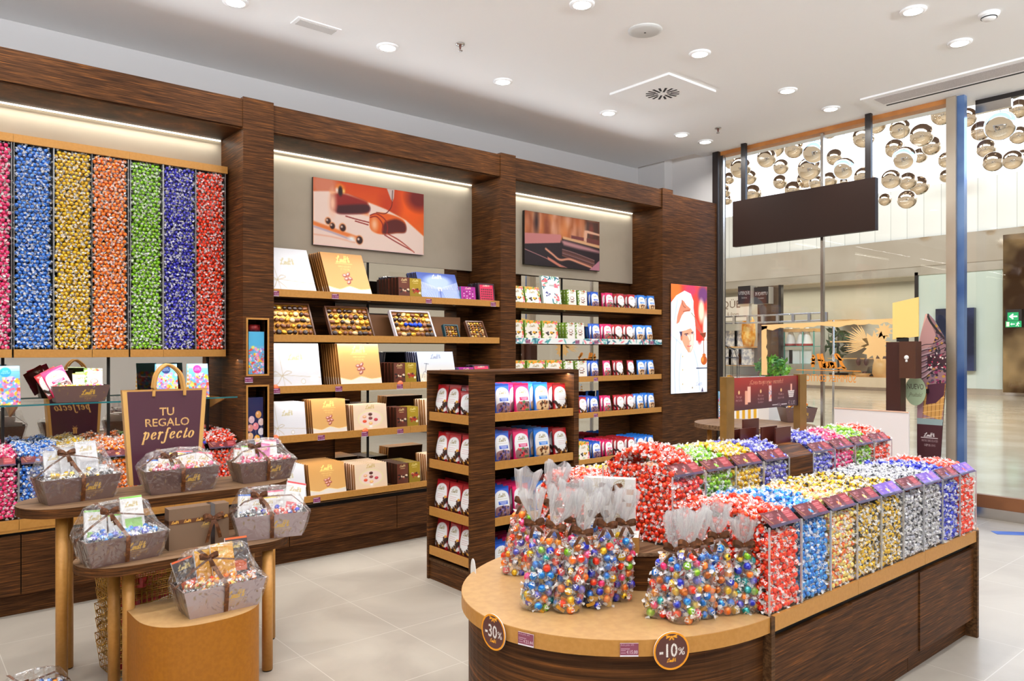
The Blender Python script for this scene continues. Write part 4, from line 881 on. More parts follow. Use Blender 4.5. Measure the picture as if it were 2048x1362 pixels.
for (px, k, pr, lb) in ((550, 0, '€15,99', 'purple price ticket under the white box on the topmost gift shelf'), (670, 0, '€30,00', 'purple price ticket under the golden box on the topmost gift shelf'), (857, 0, '€15,95', 'purple price ticket under the blue city box'),
        (986, 0, '€7,95', 'purple price ticket at the pillar end of the topmost gift shelf'), (552, 2, '€18,95', 'purple price ticket under the white box on the third gift shelf'), (677, 2, '€34,95', 'purple price ticket under the golden box on the third gift shelf'),
        (799, 2, '€5,95', 'purple price ticket under the slim nut boxes on the third gift shelf'), (550, 3, '€15,95', 'purple price ticket under the white box on the fourth gift shelf'), (642, 3, '€14,95', 'purple price ticket under the golden box on the fourth gift shelf'),
        (729, 3, '€9,95', 'purple price ticket under the cream box on the fourth gift shelf'), (800, 3, '€5,95', 'purple price ticket under the slim nut boxes on the fourth gift shelf'), (633, 4, '€14,95', 'purple price ticket under the golden box on the lowest gift shelf'),
        (1055, 1, '€7,95', 'purple price ticket on the floral strip near the white cartons'), (1154, 1, '€6,95', 'purple price ticket on the floral strip under the coconut cartons'), (1192, 1, '€4,95', 'purple price ticket on the floral strip under the blue pouches'), (1303, 1, '€4,95', 'purple price ticket on the floral strip near the end pillar'),
        (1191, 2, '€4,95', 'purple price ticket on the third pouch bay shelf'), (1191, 3, '€4,95', 'purple price ticket on the fourth pouch bay shelf')):
    ticket(X_(px, YF), LIP[k]-.055, pr, lb)
for z, lb in ((1.365, 'purple price ticket between the two pillar niches'),): ticket(X_(498, YF-.02), z, '€15,95', lb, YF-.02)
for (px, k, lb) in ((550, 2, 'orange round sticker above a ticket on the third gift shelf'), (800, 2, 'orange round sticker by the slim nut boxes, third gift shelf'), (550, 3, 'orange round sticker above a ticket on the fourth gift shelf'), (730, 3, 'orange round sticker under the cream box, fourth gift shelf')):
    tag(obj('round_sticker', MB().lathe([(0, 0), (.026, 0), (.026, .001)], n=24), mat('sticker_orange', (236,110,60), .5), None, loc=(X_(px, YF), YF-.004, LIP[k]-.012)), lb, 'sticker').rotation_euler = (PI/2, 0, 0)
# niches of the first pillar
c = Cv(.12, .30, 50, (70,176,236)); floral(c, .19, 11); c.rect(0, .2, .12, .3, (84,190,240)); tag(obj('floral_gift_box', box_mesh('fgb', c, .115, .335, .10, (60,160,220)), 'print', None, loc=(2.092, YF+.015, NZ[1][0]+.0)), 'tall blue floral gift box standing in the upper pillar niche', 'gift box').scale = (1, 1, .92)
tag(obj('round_tin', MB().lathe([(.0, 0), (.05, 0), (.052, .03), (.05, .034), (.05, .05), (0, .052)], n=24), noisy('tin_red', (110,16,26), (160,40,40), 40, .3, .3), None, loc=(2.09, YF+.075, NZ[1][0]+.31)), 'dark red round tin on top of the floral box', 'tin')
c = Cv(.115, .36, 50, (26,34,84))
for x, y, cc in ((.03,.2,(240,200,210)),(.08,.235,(226,160,90)),(.06,.15,(240,140,150)),(.1,.18,(240,206,200)),(.02,.14,(230,150,140)),(.1,.11,(236,226,236)),(.02,.08,(240,190,150)),(.07,.06,(250,180,60))): c.ell(x, y, .022, .027, cc); c.ell(x-.006, y+.009, .006, .008, (255,240,240), al=.6); c.line([(x, y-.027), (x+.004, y-.07)], .001, (240,220,200))
c.logo(.08, .03, .05, (240,220,150)); tag(obj('balloon_gift_box', box_mesh('bgb', c, .115, .36, .08, (26,34,84)), 'print', None, loc=(2.086, YF+.02, NZ[0][0])), 'navy gift box printed with balloons in the lower pillar niche', 'gift box')
#@@NEXT
# ------------------------------------------------------------------ pouch gondola in the middle of the shop
GX0, GX1, GY0, GY1, GH = 2.935, 3.93, 3.91, 4.42, 1.458
g = thing('gondola_shelving', 'dark wood free-standing gondola with pouches on two sides', 'shelving', ((GX0+GX1)/2, (GY0+GY1)/2, 0))
GP = 3.14                                   # inner wall between the side shelves and the front shelves
obj('top_board', MB().box(GX0, GX1, GY0, GY1, GH-.022, GH), 'wood', g)
obj('corner_panel', MB().box(GX0, GP, GY0, GY0+.02, 0, GH-.022), 'wood', g)
obj('dividing_wall', MB().box(GP-.015, GP, GY0+.02, GY1, 0, GH-.022), 'wood', g)
obj('side_jamb', MB().box(GX0, GP-.015, GY1-.02, GY1, 0, GH-.022), 'wood', g); obj('back_wall', MB().box(GP, GX1-.05, GY1-.02, GY1, 0, GH-.022), 'wood', g)
obj('end_panel', MB().box(GX1-.05, GX1, GY0, GY1, 0, GH-.022), 'wood', g)
obj('plinth_panel', MB().box(GX0+.012, GX0+.03, GY0+.02, GY1-.02, 0, .13), 'wood', g); obj('plinth_top', MB().box(GX0+.006, GP-.015, GY0+.02, GY1-.02, .13, .145), 'wood_mid', g)
obj('plinth_panel', MB().box(GP, GX1-.05, GY0+.01, GY0+.03, 0, .13), 'wood', g)
GS = [on_x(855, y, GX0)[1] for y in (822.9, 917, 1012, 1090)]; GF = [on_y(992, y, GY0)[1] for y in (827, 924, 1037, 1150)]
for k in range(4):
    z = GS[k]; s = thing('display_shelf', order[[0, 1, 2, 4][k]]+' side shelf of the gondola, facing the gift tables', 'shelf', (GX0+.1, GY0+.25, z-.03), group='gondola side shelves')
    obj('shelf_board', MB().box(GX0+.016, GP-.015, GY0+.022, GY1-.022, z-.034, z-.02), 'wood_mid', s); obj('front_strip', MB().box(GX0+.006, GX0+.016, GY0+.022, GY1-.022, z-.06, z), 'gold', s)
    for i in range(3):
        for j in range(2): 
            if k == 0 and i == 2 and j == 0: pouch('almond', GX0+.09, GY1-.10-i*.135, z-.02, -PI/2+.8, 'dark red nut pouch turned askew on the topmost gondola side shelf', None); continue
            pouch('almond', GX0+.055+j*.06, GY1-.10-i*.148+rnd.uniform(-.008, .008), z-.02, -PI/2+rnd.uniform(-.08, .08)+(.5 if (k == 0 and j == 1) else 0),
                  'dark red nut pouch, '+('front' if j == 0 else 'back')+' file, '+['rear jamb end', 'middle', 'corner panel end'][i]+', '+order[[0, 1, 2, 4][k]]+' gondola side shelf', 'side pouches %s %s %s' % (order[k], i, j), .1, 1.2)
    z = GF[k]; s = thing('display_shelf', order[[0, 1, 2, 4][k]]+' front shelf of the gondola, facing the candy island', 'shelf', ((GP+GX1)/2, GY0+.2, z-.03), group='gondola front shelves')
    obj('shelf_board', MB().box(GP+.002, GX1-.052, GY0+.018, GY1-.022, z-.034, z-.02), 'wood_mid', s); obj('front_strip', MB().box(GP+.004, GX1-.052, GY0+.006, GY0+.018, z-.055, z), 'gold', s)
    for i, (kd, a, b) in enumerate((('blueberry', 990, 1021), ('berry', 1026, 1064), ('hazel', 1069, 1101), ('almond', 1105, 1139))):
        xx = (X_(a, GY0+.04)+X_(b, GY0+.04))/2; xx = max(xx, GP+.06) if i == 0 else xx
        pouch_row(kd, xx, GY0+.05, z-.02, 5, 'the '+order[[0, 1, 2, 4][k]]+' gondola front shelf', .0, .06, 1.22 if i < 3 else 1.15, k*9+i)
area('gondola_lamp', ((GP+GX1)/2, GY0+.06, GH-.03), (0, 0, 0), .7, .02, 3, (1, .96, .9))

# ------------------------------------------------------------------ candy island
IX0, IX1, IY0, IYC, IB = 2.56, 4.68, 1.535, 2.2, .595
BP = (4.68-2.56)/9
isl = thing('candy_island', 'long dark wood candy counter with a tan rounded end and gold edging', 'counter', (3.3, IYC, 0))
def half_ell(cx, cy, a, b, sgn=-1, n=40, e=2.0):
    out = []
    for k in range(n+1):
        th = PI/2-PI*k/n; c_, s_ = math.cos(th), math.sin(th)
        out.append((cx+sgn*a*abs(c_)**(2/e), cy+b*math.copysign(abs(s_)**(2/e), s_)))
    return out if sgn > 0 else out[::-1]
HE = half_ell(IX0, IYC, .815, .665)
obj('round_worktop', MB().prism(HE, IB-.058, IB-.0015, 0, smooth=False), 'gold', isl)
obj('worktop_surface', MB().prism(half_ell(IX0, IYC, .8135, .6635), IB-.0015, IB), 'tan', isl)
BODY = half_ell(IX0, IYC, .785, .635)
obj('round_base', MB().prism(BODY, 0, IB-.058, 0, smooth=False), wood('curved_veneer', (2.0, 2.0, 95)), isl)
obj('end_panel', MB().box(IX0-.003, IX0+.022, IY0-.006, 2.87, 0, IB-.001), 'wood_mid', isl); obj('end_panel', MB().box(IX1-.02, IX1+.006, IY0-.006, 2.87, 0, IB-.001), 'wood_mid', isl)
for a, b in ((IX0+.022, 3.26), (3.26, 3.97), (3.97, IX1-.02)):
    obj('gold_edge', MB().box(a+.0008, b-.0008, IY0-.002, IY0+.012, IB-.060, IB), 'gold', isl)
obj('carcass', MB().box(IX0+.022, IX1-.02, IY0+.035, 2.83, .12, IB-.008), 'black', isl); obj('tray_top', MB().box(IX0+.022, IX1-.02, IY0+.012, 2.865, IB-.008, IB-.001), 'wood_mid', isl)
for i, (a, b) in enumerate(((IX0+.022, 3.24), (3.24, 3.94), (3.94, IX1-.02))):
    obj('drawer_front', MB().box(a+.003, b-.003, IY0+.012+.006*(i % 2), IY0+.034, .105, IB-.098), 'wood', isl)
for a, b in ((IX0+.022, 3.9), (3.905, IX1-.02)): obj('plinth', MB().box(a, b, IY0+.055, 2.8, 0, .118), 'wood', isl)
obj('gold_edge', MB().prism(half_ell(IX1+.006, IYC, .16, .66, 1, e=3), IB-.058, IB-.001), 'gold', isl); obj('round_base', MB().prism(half_ell(IX1+.006, IYC, .13, .60, 1, e=3), .0, IB-.058), 'wood', isl)
UP = [(2.40+.0, 0)]
plat = half_ell(IX0+.03, IYC, .225, .215)
obj('raised_platform', MB().prism(plat, IB, .74), 'wood', isl); obj('platform_top', MB().prism(half_ell(IX0+.03, IYC, .232, .222), .74, .755), 'wood_top', isl)
obj('raised_platform', MB().box(IX0+.03, IX1-.02, 1.998, 2.402, IB, .755), 'wood', isl)
front_fl = ['red', 'blue', 'cream_orange', 'gold_black', 'gold_black', 'silver', 'silver', 'navy', 'red']
fname = {'red': 'red', 'blue': 'bright blue', 'cream_orange': 'cream and orange', 'gold_black': 'black and gold', 'silver': 'black and silver', 'navy': 'royal blue', 'lilac': 'violet blue', 'green': 'lime green', 'yellow': 'golden yellow', 'pink': 'pink', 'orange': 'orange'}
glare_tints = [0, 0, 0, 0, 1, 0, 1, 0, 1]  # cards with violet glare painted in
cand = []; heaps = []
ordn = ['first', 'second', 'third', 'fourth', 'fifth', 'sixth', 'seventh', 'eighth', 'ninth']
for i, fl in enumerate(front_fl):
    x0 = IX0+i*BP; x1 = x0+BP
    candy_bin(x0, IY0+.004, IB, BP, .46, .335, fl, 'clear front-row bin of '+fname[fl]+' truffles, '+ordn[i]+' from the rounded end', 1, glare_tints[i])
    pts = [(p, l, 'f') for p, l in sheet(x0, x1, IY0+.008, IB+.003, .915, 1, 2)]
    if i == 0: pts += [(p, l, 's') for p, l in sheet(IY0+.04, 1.99, x0+.004, IB+.003, .93, 1, 2, 'x')]
    if i == 8: pts += [(p, l, 's') for p, l in sheet(IY0+.04, 1.99, x1-.004, IB+.003, .93, -1, 1, 'x')]
    bulge = .03 if i < 2 else .015
    pts += [(p, l, 't') for p, l in heap(x0, x1, IY0+.058, 1.985, lambda x, y: .945+bulge*math.sin(min(1, max(0, (y-IY0)/.45))*PI)+.01*math.sin(x*31+y*23), 2)]
    heaps.append((i, fl, pts)); cand += [(math.dist(p, (0, 0, EYE)), i, n) for n, (p, l, s_) in enumerate(pts) if l == 0 and (s_ in 'f' or (s_ == 't' and p[1] < 1.8) or (s_ == 's' and p[1] < 1.66))]
cand.sort(); pick = set((i, n) for _, i, n in cand[:300])
for i, fl, pts in heaps:
    for n, (p, l, s_) in enumerate(pts):
        if (i, n) in pick:
            o = bpy.data.objects.new('wrapped_truffle', truffle_mesh(fl, n % 4)); C.objects.link(o); o.location = p; o.rotation_euler = (rng.uniform(0, 6.28), rng.uniform(0, 6.28), rng.uniform(0, 6.28))
            pl = {'f': 'behind the front pane of', 's': 'at the side pane of', 't': 'on top of'}[s_]
            tag(o, fname[fl]+' truffle '+pl+' the '+ordn[i]+' front-row bin', 'chocolate', 'truffles '+pl+' bin '+ordn[i])
    mass('truffles', [p for n, (p, l, s_) in enumerate(pts) if (i, n) not in pick], fl, fname[fl]+' wrapped truffles filling the '+ordn[i]+' front-row island bin')
up_fl = ['red', 'green', 'yellow', 'lilac', None, 'lilac', 'pink', 'green', 'red']; UPZ = .755; y2 = 2.0
for i, fl in enumerate(up_fl):
    x0 = IX0+.012+i*BP; x1 = x0+BP
    if fl is None: continue
    candy_bin(x0, y2, UPZ, BP, .2, .305, fl, 'clear raised bin of '+fname[fl]+' truffles, '+ordn[i]+' along the upper row')
    pts = [p for p, l in sheet(x0, x1, y2+.004, UPZ+.003, 1.045, 1, 2)]
    if i == 0: pts += [p for p, l in sheet(y2+.01, 2.40, x0+.004, UPZ+.003, 1.09, 1, 2, 'x')]
    if i in (5, 3, 8): pts += [p for p, l in sheet(y2+.01, 2.40, x0+.004 if i == 5 else x1-.004, UPZ+.1, 1.09, 1 if i == 5 else -1, 1, 'x')]
    amp = .085 if i == 0 else .05
    pts += [p for p, l in heap(x0, x1, y2+.05, 2.395, lambda x, y: 1.075+amp*math.sin(min(1, max(0, (y-y2-.02)/.36))*PI)*(1 if i else min(1, (x-x0+.08)/.1))+.01*math.sin(x*29), 2)]
    mass('truffles', pts, fl, fname[fl]+' wrapped truffles heaped in the '+ordn[i]+' raised island bin')
for i, fl in enumerate(('red', 'yellow', 'orange', 'red')):
    x0 = IX0+i*BP
    candy_bin(x0, 2.865, IB, BP, .45, .335, fl, 'clear rear-row bin of '+fname[fl]+' truffles facing the gondola, '+ordn[i]+' from the rounded end', -1)
    pts = [p for p, l in heap(x0, x0+BP, 2.41, 2.83, lambda x, y: .955+.03*math.sin(min(1, max(0, (2.865-y)/.45))*PI), 2)]
    if i == 0: pts += [p for p, l in sheet(2.41, 2.85, x0+.004, IB+.003, .94, 1, 2, 'x')]
    mass('truffles', pts, fl, fname[fl]+' wrapped truffles heaped in the '+ordn[i]+' rear-row island bin')
candy_bin(IX0+.012, 2.405, UPZ, BP, .2, .31, 'red', 'raised bin with a flavour card facing the gondola', -1)
# wooden slot with brown folders, and the sign over it
bx0 = IX0+.012+4*BP
t = thing('wooden_caddy', 'dark wood box with sloping lid between the raised candy bins', 'caddy', (bx0+BP/2, 2.1, UPZ))
m_ = MB(); a_, b_ = bx0+.006, bx0+BP-.006
m_.add([(a_, 2.0, UPZ), (b_, 2.0, UPZ), (b_, 2.2, UPZ), (a_, 2.2, UPZ), (a_, 2.0, 1.055), (b_, 2.0, 1.055), (b_, 2.075, 1.105), (a_, 2.075, 1.105), (b_, 2.2, 1.105), (a_, 2.2, 1.105)],
       [(0, 1, 5, 4), (4, 5, 6, 7), (7, 6, 8, 9), (1, 2, 8, 6, 5), (3, 0, 4, 7, 9), (2, 3, 9, 8)]); obj('body', m_, 'wood', t)
obj('groove', MB().box(a_, b_, 2.078, 2.081, 1.105, 1.1056), 'black', t)
for k, (dx, dy, hh) in enumerate(((-.20, .25, .085), (-.12, .22, .09), (-.03, .26, .13), (.0, .17, .095), (.07, .13, .09))):
    tag(obj('brown_menu_folder', MB().box(bx0+.02+dx, bx0+.17+dx, 2.0+dy, 2.008+dy, 1.02, 1.10+hh), 'flap', None),
        'glossy brown folder standing in the candy island, '+['nearest the yellow truffles', 'second from the yellow truffles', 'tallest of its group', 'behind the front folder', 'before the others by the sign post'][k], 'folder')
t = thing('counter_sign', 'red sign board between two gold posts above the candy island', 'sign', (3.69, 2.24, 1.0))
for a, b in ((3.292, 3.36), (4.012, 4.085)): obj('post', MB().box(a, b, 2.22, 2.26, .80 if a > 3.9 else .80, 1.462), noisy('post_gold_brown', (128,94,40), (140,102,46), 12, .45, .2), t)
c = Cv(.652, .17, 250, (150,28,26)); c.vgrad((86,20,34), (170,34,26)); 
tt = np.clip((c.X/.652)*.6+(1-c.Y/.17)*.55-.35, 0, .85); c.mix(tt, (34,16,44))
c.text('¡Crea tu propio surtido!', .325, .132, h=.034, wd=.33, col=(250,206,160)); 
for x, w1, w2 in ((.06, 'Escoge', 'una bolsa'), (.265, 'Llénala con', 'tus sabores'), (.47, 'Pésala y', 'paga en caja')):
    c.ell(x, .093, .008, .010, (236,190,130)); c.text(w1, x, .066, h=.016, wd=.05, col=(250,240,230)); c.text(w2, x, .048, h=.016, wd=.06, col=(250,240,230))
    if w2 == 'tus sabores': c.text('favoritos', x, .030, h=.016, wd=.05, col=(250,240,230))
c.rect(.115, .028, .142, .10, (240,170,140)); c.rect(.138, .038, .168, .122, (250,190,166)); c.rect(.345, .035, .372, .122, (240,196,190)); c.dots(30, (.348, .04, .369, .11), .003, [(240,60,50),(90,160,220),(250,240,230),(240,150,60)], 3); c.line([(.35,.125),(.36,.135),(.37,.122)], .004, (220,60,50))
c.rect(.568, .085, .585, .125, (240,180,160)); c.poly([(.54,.088),(.61,.088),(.598,.05),(.553,.05)], (236,226,220)); 
for k in range(3): c.line([(.545+.004*k, .08-.01*k), (.605-.004*k, .08-.01*k)], .002, (60,20,30), sm=False)
c.rect(.38, .012, .43, .016, (240,230,230)); c.text('100g', .45, .008, h=.02, wd=.036, col=(250,244,240)); c.rect(.472, .012, .53, .016, (240,230,230)); c.text('€ 3,30', .58, .008, h=.032, wd=.07, col=(255,250,246))
m_ = MB().box(3.36, 4.012, 2.232, 2.25, 1.285, 1.455, 0, (.1, .03, .03)); m_.panel(c, (3.36, 2.2312, 1.285), (4.012, 2.2312, 1.285), (3.36, 2.2312, 1.455)); obj('sign_board', m_, 'print', t)

# ------------------------------------------------------------------ discount discs and tickets on the rounded edge
def edge_pt(px):                         # where a line of sight meets the gold edge of the rounded end
    best = None
    for k in range(4000):
        th = PI/2+PI*k/4000; x, y = IX0+.817*math.cos(th), IYC+.667*math.sin(th)
        if y > IYC: continue
        d = x*fwd[0]+y*fwd[1]; u = CXP+F*(x*rgt[0]+y*rgt[1])/d
        if best is None or abs(u-px) < best[0]: best = (abs(u-px), x, y, th)
    _, x, y, th = best; nx, ny = math.cos(th)/.817, math.sin(th)/.667; n = math.hypot(nx, ny); return x, y, math.atan2(ny/n, nx/n)
def disc(px, txt, lab, zc=.555, r=.066):
    x, y, a = edge_pt(px); c = Cv(2*r, 2*r, 150, (240,156,20)); c.ell(r, r, r*.9, r*.9, (92,50,42)); c.text(txt+'', r*.82, r*.70, h=r*.98, wd=r*1.0, col=(240,236,230), off=.012); c.text('%', r*1.56, r*.78, h=r*.52, wd=r*.38, col=(240,236,230), off=.008)
    c.logo(r, r*.42, r*.5, (240,166,30), .06); c.poly([(r*.7,r*1.86),(r,r*1.76),(r*1.3,r*1.86),(r*1.3,r*1.66),(r,r*1.76),(r*.7,r*1.66)], (244,166,36)); c.line([(r,r*1.76),(r*.9,r*1.6)], r*.08, (244,166,36)); c.line([(r,r*1.76),(r*1.1,r*1.6)], r*.08, (244,166,36))
    t = thing('discount_disc', lab, 'price sign', (x+math.cos(a)*.004, y+math.sin(a)*.004, zc-r), a+PI/2); ny_, nx_ = c.a.shape[:2]
    # a round card: polar grid sampled from the artwork
    V, cols_, Fc = [], [], []; nr, na = 44, 96
    for i in range(nr+1):
        for j in range(na):
            rr = r*i/nr; th = 2*PI*j/na; X, Z = r+rr*math.cos(th), r+rr*math.sin(th); V.append((X-r, -.003, Z)); cols_.append(c.a[min(ny_-1, int(Z/(2*r)*(ny_-1)+.5)), min(nx_-1, int(X/(2*r)*(nx_-1)+.5))])
    for i in range(nr):
        for j in range(na): Fc.append((i*na+j, i*na+(j+1) % na, (i+1)*na+(j+1) % na, (i+1)*na+j))
    m_ = MB().add(V, [f[::-1] for f in Fc], 0, srgb_lin(np.array(cols_))); obj('printed_face', m_, 'print_matt', t, loc=(0, 0, 0))
    b = MB().add([(r*math.cos(2*PI*j/64), yy, r+r*math.sin(2*PI*j/64)) for yy in (-.0028, 0) for j in range(64)], [tuple(range(64)), tuple(range(64, 128))[::-1]]+[(j, (j+1) % 64, 64+(j+1) % 64, 64+j) for j in range(64)]); obj('card', b, 'paper_white', t, loc=(0, 0, 0)); return t
disc(989, '-30', 'round brown disc reading -30% on the gold edge nearest the gondola'); disc(1341.5, '-10', 'round brown disc reading -10% below the smaller group of bags')
for px, pr, lb in ((1053, '€23,44', 'purple price ticket between the discs, closer to the -30% one'), (1258, '€15,00', 'purple price ticket touching distance before the -10% disc')):
    x, y, a = edge_pt(px); c = Cv(.064, .046, 96, (140,66,90)); c.rect(0, 0, .064, .005, (236,232,240)); c.text('Pack goma 10%', .026, .038, h=.0075, wd=.045, col=(246,230,240)); c.text(pr, .042, .010, h=.017, wd=.038, col=(255,250,255)); c.rect(.003, .026, .034, .0275, (226,200,216)); c.rect(.003, .020, .02, .0213, (226,200,216)); c.rect(.003, .012, .02, .0133, (226,200,216))
    m_ = MB().panel(c, (-.032, -.0025, 0), (.032, -.0025, 0), (-.032, -.0025, .046)); m_.box(-.032, .032, -.002, 0, 0, .046, 0, (.9, .9, .93))
    o = obj('price_ticket', m_, 'print', None, loc=(x+math.cos(a)*.003, y+math.sin(a)*.003, .541), rot=a+PI/2); tag(o, lb, 'price tag')
x, y = on_z(946, 1150, .56); m_ = MB().add([(.05*math.cos(2*PI*j/40), yy, .06+.065*math.sin(2*PI*j/40)) for yy in (-.002, 0) for j in range(40)], [tuple(range(40)), tuple(range(40, 80))[::-1]]+[(j, (j+1) % 40, 40+(j+1) % 40, 40+j) for j in range(40)])
tag(obj('discount_disc', m_, 'paper_white', None, loc=(*on_z(947, 1146, .585), .525), rot=4.3), 'white back of a round price disc rising above the far worktop edge', 'price sign')

# ------------------------------------------------------------------ bows and cellophane
def bow_parts(parent, c, sz=.05, tails=((-.5, -1.1), (.35, -1.2)), yo=0.):
    cx, cy_, cz = c; m_ = MB()
    for sg in (-1, 1):
        P = [(cx+sg*sz*a, cy_-sz*b, cz+sz*d) for a, b, d in ((0, .1, 0), (.35, .3, .3), (.8, .35, .42), (1.0, .15, .2), (.8, -.1, .02), (.4, .0, -.05), (0, .1, 0))]
        P = smooth_line(P, 4); m_.strip(P, (0, sz*.05, sz*.2))
    kn = obj('bow', MB().ball((cx, cy_-sz*.15, cz), sz*.16, 0, 1, sc_=(1, .7, 1.1)), 'ribbon', parent, loc=(0, 0, 0))
    obj('bow_loops', m_, 'ribbon', kn, loc=(0, 0, 0))
    for tx, tz in tails:
        P = smooth_line([(cx, cy_-sz*.15, cz), (cx+tx*sz*.5, cy_-sz*.35, cz+tz*sz*.4), (cx+tx*sz, cy_-sz*.3, cz+tz*sz)], 5)
        obj('ribbon_tail', MB().strip(P, (sz*.17, 0, sz*.03)), 'ribbon', kn, loc=(0, 0, 0))
MIX = ['red', 'blue', 'orange', 'green', 'yellow', 'pink', 'navy', 'sky', 'silver', 'amber', 'lilac', 'teal', 'copper', 'gold_black', 'red', 'orange', 'yellow', 'sky']
def cello_bag(bpx, bpy_, npx, npy, lab, wd=.104, dp=.075, seed=0, yaw=None, n_in=40, mix=MIX, d=None):
    q = random.Random(seed); x, y = on_z(bpx, bpy_, IB) if d is None else at_d(bpx, 0, d)[:2]
    dd = x*fwd[0]+y*fwd[1]; nz = EYE+(HOR-npy)/F*dd; lat = (npx-CXP)/F*dd-(x*rgt[0]+y*rgt[1]); H = math.hypot(nz-IB, lat)
    yw = (AZ-PI/2+q.uniform(-.25, .25)) if yaw is None else yaw
    t = thing('bag_of_truffles', lab, 'bag of sweets', (x, y, IB)); rotm = Matrix.Rotation(math.atan2(lat, nz-IB), 4, Vector((-fwd[0], -fwd[1], 0)).normalized()) if False else Matrix.Rotation(-math.atan2(lat, nz-IB), 4, Vector((-fwd[0], -fwd[1], 0)))
    t.rotation_mode = 'QUATERNION'; t.rotation_quaternion = (rotm @ Matrix.Rotation(yw, 4, 'Z')).to_quaternion()
    prof = [(0, .86), (.02, 1.02), (.2, 1.06), (.5, .98), (.72, .84), (.86, .60), (.95, .28), (1.0, .12)]; ph = [q.uniform(0, 6.28) for _ in range(4)]
    def ring(f, s_, amp, n=40, fan=False):
        out = []
        for k in range(n):
            th = 2*PI*k/n; r = 1+amp*math.sin(5*th+ph[0]+f*9)+amp*.7*math.sin(9*th+ph[1]-f*6)
            if fan: r = 1+.28*math.sin(11*th+ph[2])+.1*math.sin(17*th)
            e = 2/2.8; cx_, sy_ = math.copysign(abs(math.cos(th))**e, math.cos(th)), math.copysign(abs(math.sin(th))**e, math.sin(th))
            out.append((cx_*wd/2*s_*r, sy_*dp/2*s_*r*(1 if not fan else .55), f*H))
        return out
    V = []; rows_ = [ring(f, s_, .025 if f < .9 else .1) for f, s_ in prof]
    for r_ in rows_: V += r_
    n = 40; Fc = [(i*n+k, i*n+(k+1) % n, (i+1)*n+(k+1) % n, (i+1)*n+k) for i in range(len(rows_)-1) for k in range(n)]+[tuple(range(n))[::-1]]
    obj('bag_film', MB().add(V, Fc, 0, smooth=True), 'bag_film', t, loc=(0, 0, 0))
    V = []; fl_ = [(1.0, .13), (1.06, .3), (1.2, .62), (1.36, .86), (1.46+q.uniform(-.05, .05), .95)]
    for f, s_ in fl_: V += ring(f, s_, 0, 44, True)
    V = [(a+(b2-1)*0, b, c_+.012*math.sin(a*90+ph[3])) for (a, b, c_), b2 in zip(V, [1]*len(V))]
    obj('gathered_top', MB().add(V, [(i*44+k, i*44+(k+1) % 44, (i+1)*44+(k+1) % 44, (i+1)*44+k) for i in range(len(fl_)-1) for k in range(44)], 0, smooth=False), 'cello_top', t, loc=(0, 0, 0))
    bow_parts(t, (0, -.012, H), .042, ((-.5, -1.3), (.7, -.9)))
    if seed in (4, 5, 7, 12):
        for k in range(4):
            o = obj('gold_bar', MB().box(-.018, .018, -.009, .009, -.006, .006), CH['gold_foil'], t, loc=(q.uniform(-.6, .6)*wd/2, -dp*.36+.01*(k % 2), .016+.012*k)); o.rotation_euler = (q.uniform(-.3, .3), q.uniform(-.5, .5), q.uniform(-.4, .4))
    placed = []; tries = 0
    while len(placed) < n_in and tries < 6000:
        tries += 1; f = q.uniform(.03, .86); s_ = np.interp(f, [p_[0] for p_ in prof], [p_[1] for p_ in prof]); th = q.uniform(PI*.95, PI*2.05) if q.random() < .8 else q.uniform(0, PI); rr = q.uniform(.72, .97)
        p = (wd/2*s_*rr*math.cos(th)*.93, dp/2*s_*rr*math.sin(th)*.86, max(.014, f*H))
        if all((p[0]-o_[0])**2+(p[1]-o_[1])**2+(p[2]-o_[2])**2 < 1e9 and (p[0]-o_[0])**2+(p[1]-o_[1])**2+(p[2]-o_[2])**2 > .0290**2 for o_ in placed):
            placed.append(p); o = bpy.data.objects.new('truffle', truffle_mesh(q.choice(mix), q.randrange(4))); C.objects.link(o); o.parent = t; o.location = p; o.rotation_euler = (q.uniform(0, 6), q.uniform(0, 6), q.uniform(0, 6)); s2 = q.uniform(1.1, 1.28); o.scale = (s2, s2, s2)
    return t
B = 'ribboned truffle bag '
cello_bag(1025, 1147, 1048, 1004, B+'at the far side of the worktop, nearest the gondola', seed=1, wd=.105)
cello_bag(1070, 1180, 1103, 1008, B+'half hidden in the rear of the big group', seed=2, d=3.17)
cello_bag(1085, 1192, 1070, 1046, B+'with a bow, tucked behind the front bag by the gondola side', seed=3, d=3.02)
cello_bag(1066, 1218, 1111, 1054, B+'at the front of the big group, nearest the -30% disc', seed=4, wd=.112, n_in=46)
cello_bag(1132, 1222, 1163, 1064, B+'second in the front of the big group', seed=5, wd=.108, n_in=44)
cello_bag(1145, 1190, 1146, 1040, B+'behind the second front bag', seed=6, d=2.98)
cello_bag(1195, 1213, 1213, 1050, B+'third in the front of the big group', seed=7, n_in=42)
cello_bag(1198, 1180, 1197, 1030, B+'right before the white leaf-print gift box', seed=8, d=3.0)
cello_bag(1240, 1199, 1250, 1046, B+'beside the wooden riser, end of the big group', seed=9, wd=.092)
cello_bag(1313, 1232, 1345, 1098, B+'leaning, first in the smaller group by the -10% disc', seed=10, wd=.108)
cello_bag(1365, 1243, 1376, 1090, B+'standing directly above the -10% disc', seed=11, wd=.108, n_in=44)
cello_bag(1408, 1233, 1403, 1085, B+'squeezed between its neighbours in the smaller group', seed=12, wd=.08, mix=['copper', 'amber', 'sky', 'orange', 'blue'])
cello_bag(1447, 1226, 1436, 1072, B+'second from the red truffle bin', seed=13, wd=.10)
cello_bag(1489, 1222, 1487, 1090, B+'with teal truffles, touching the red truffle bin', seed=14, wd=.096, mix=['teal', 'green', 'orange', 'navy', 'lilac', 'yellow', 'teal'])
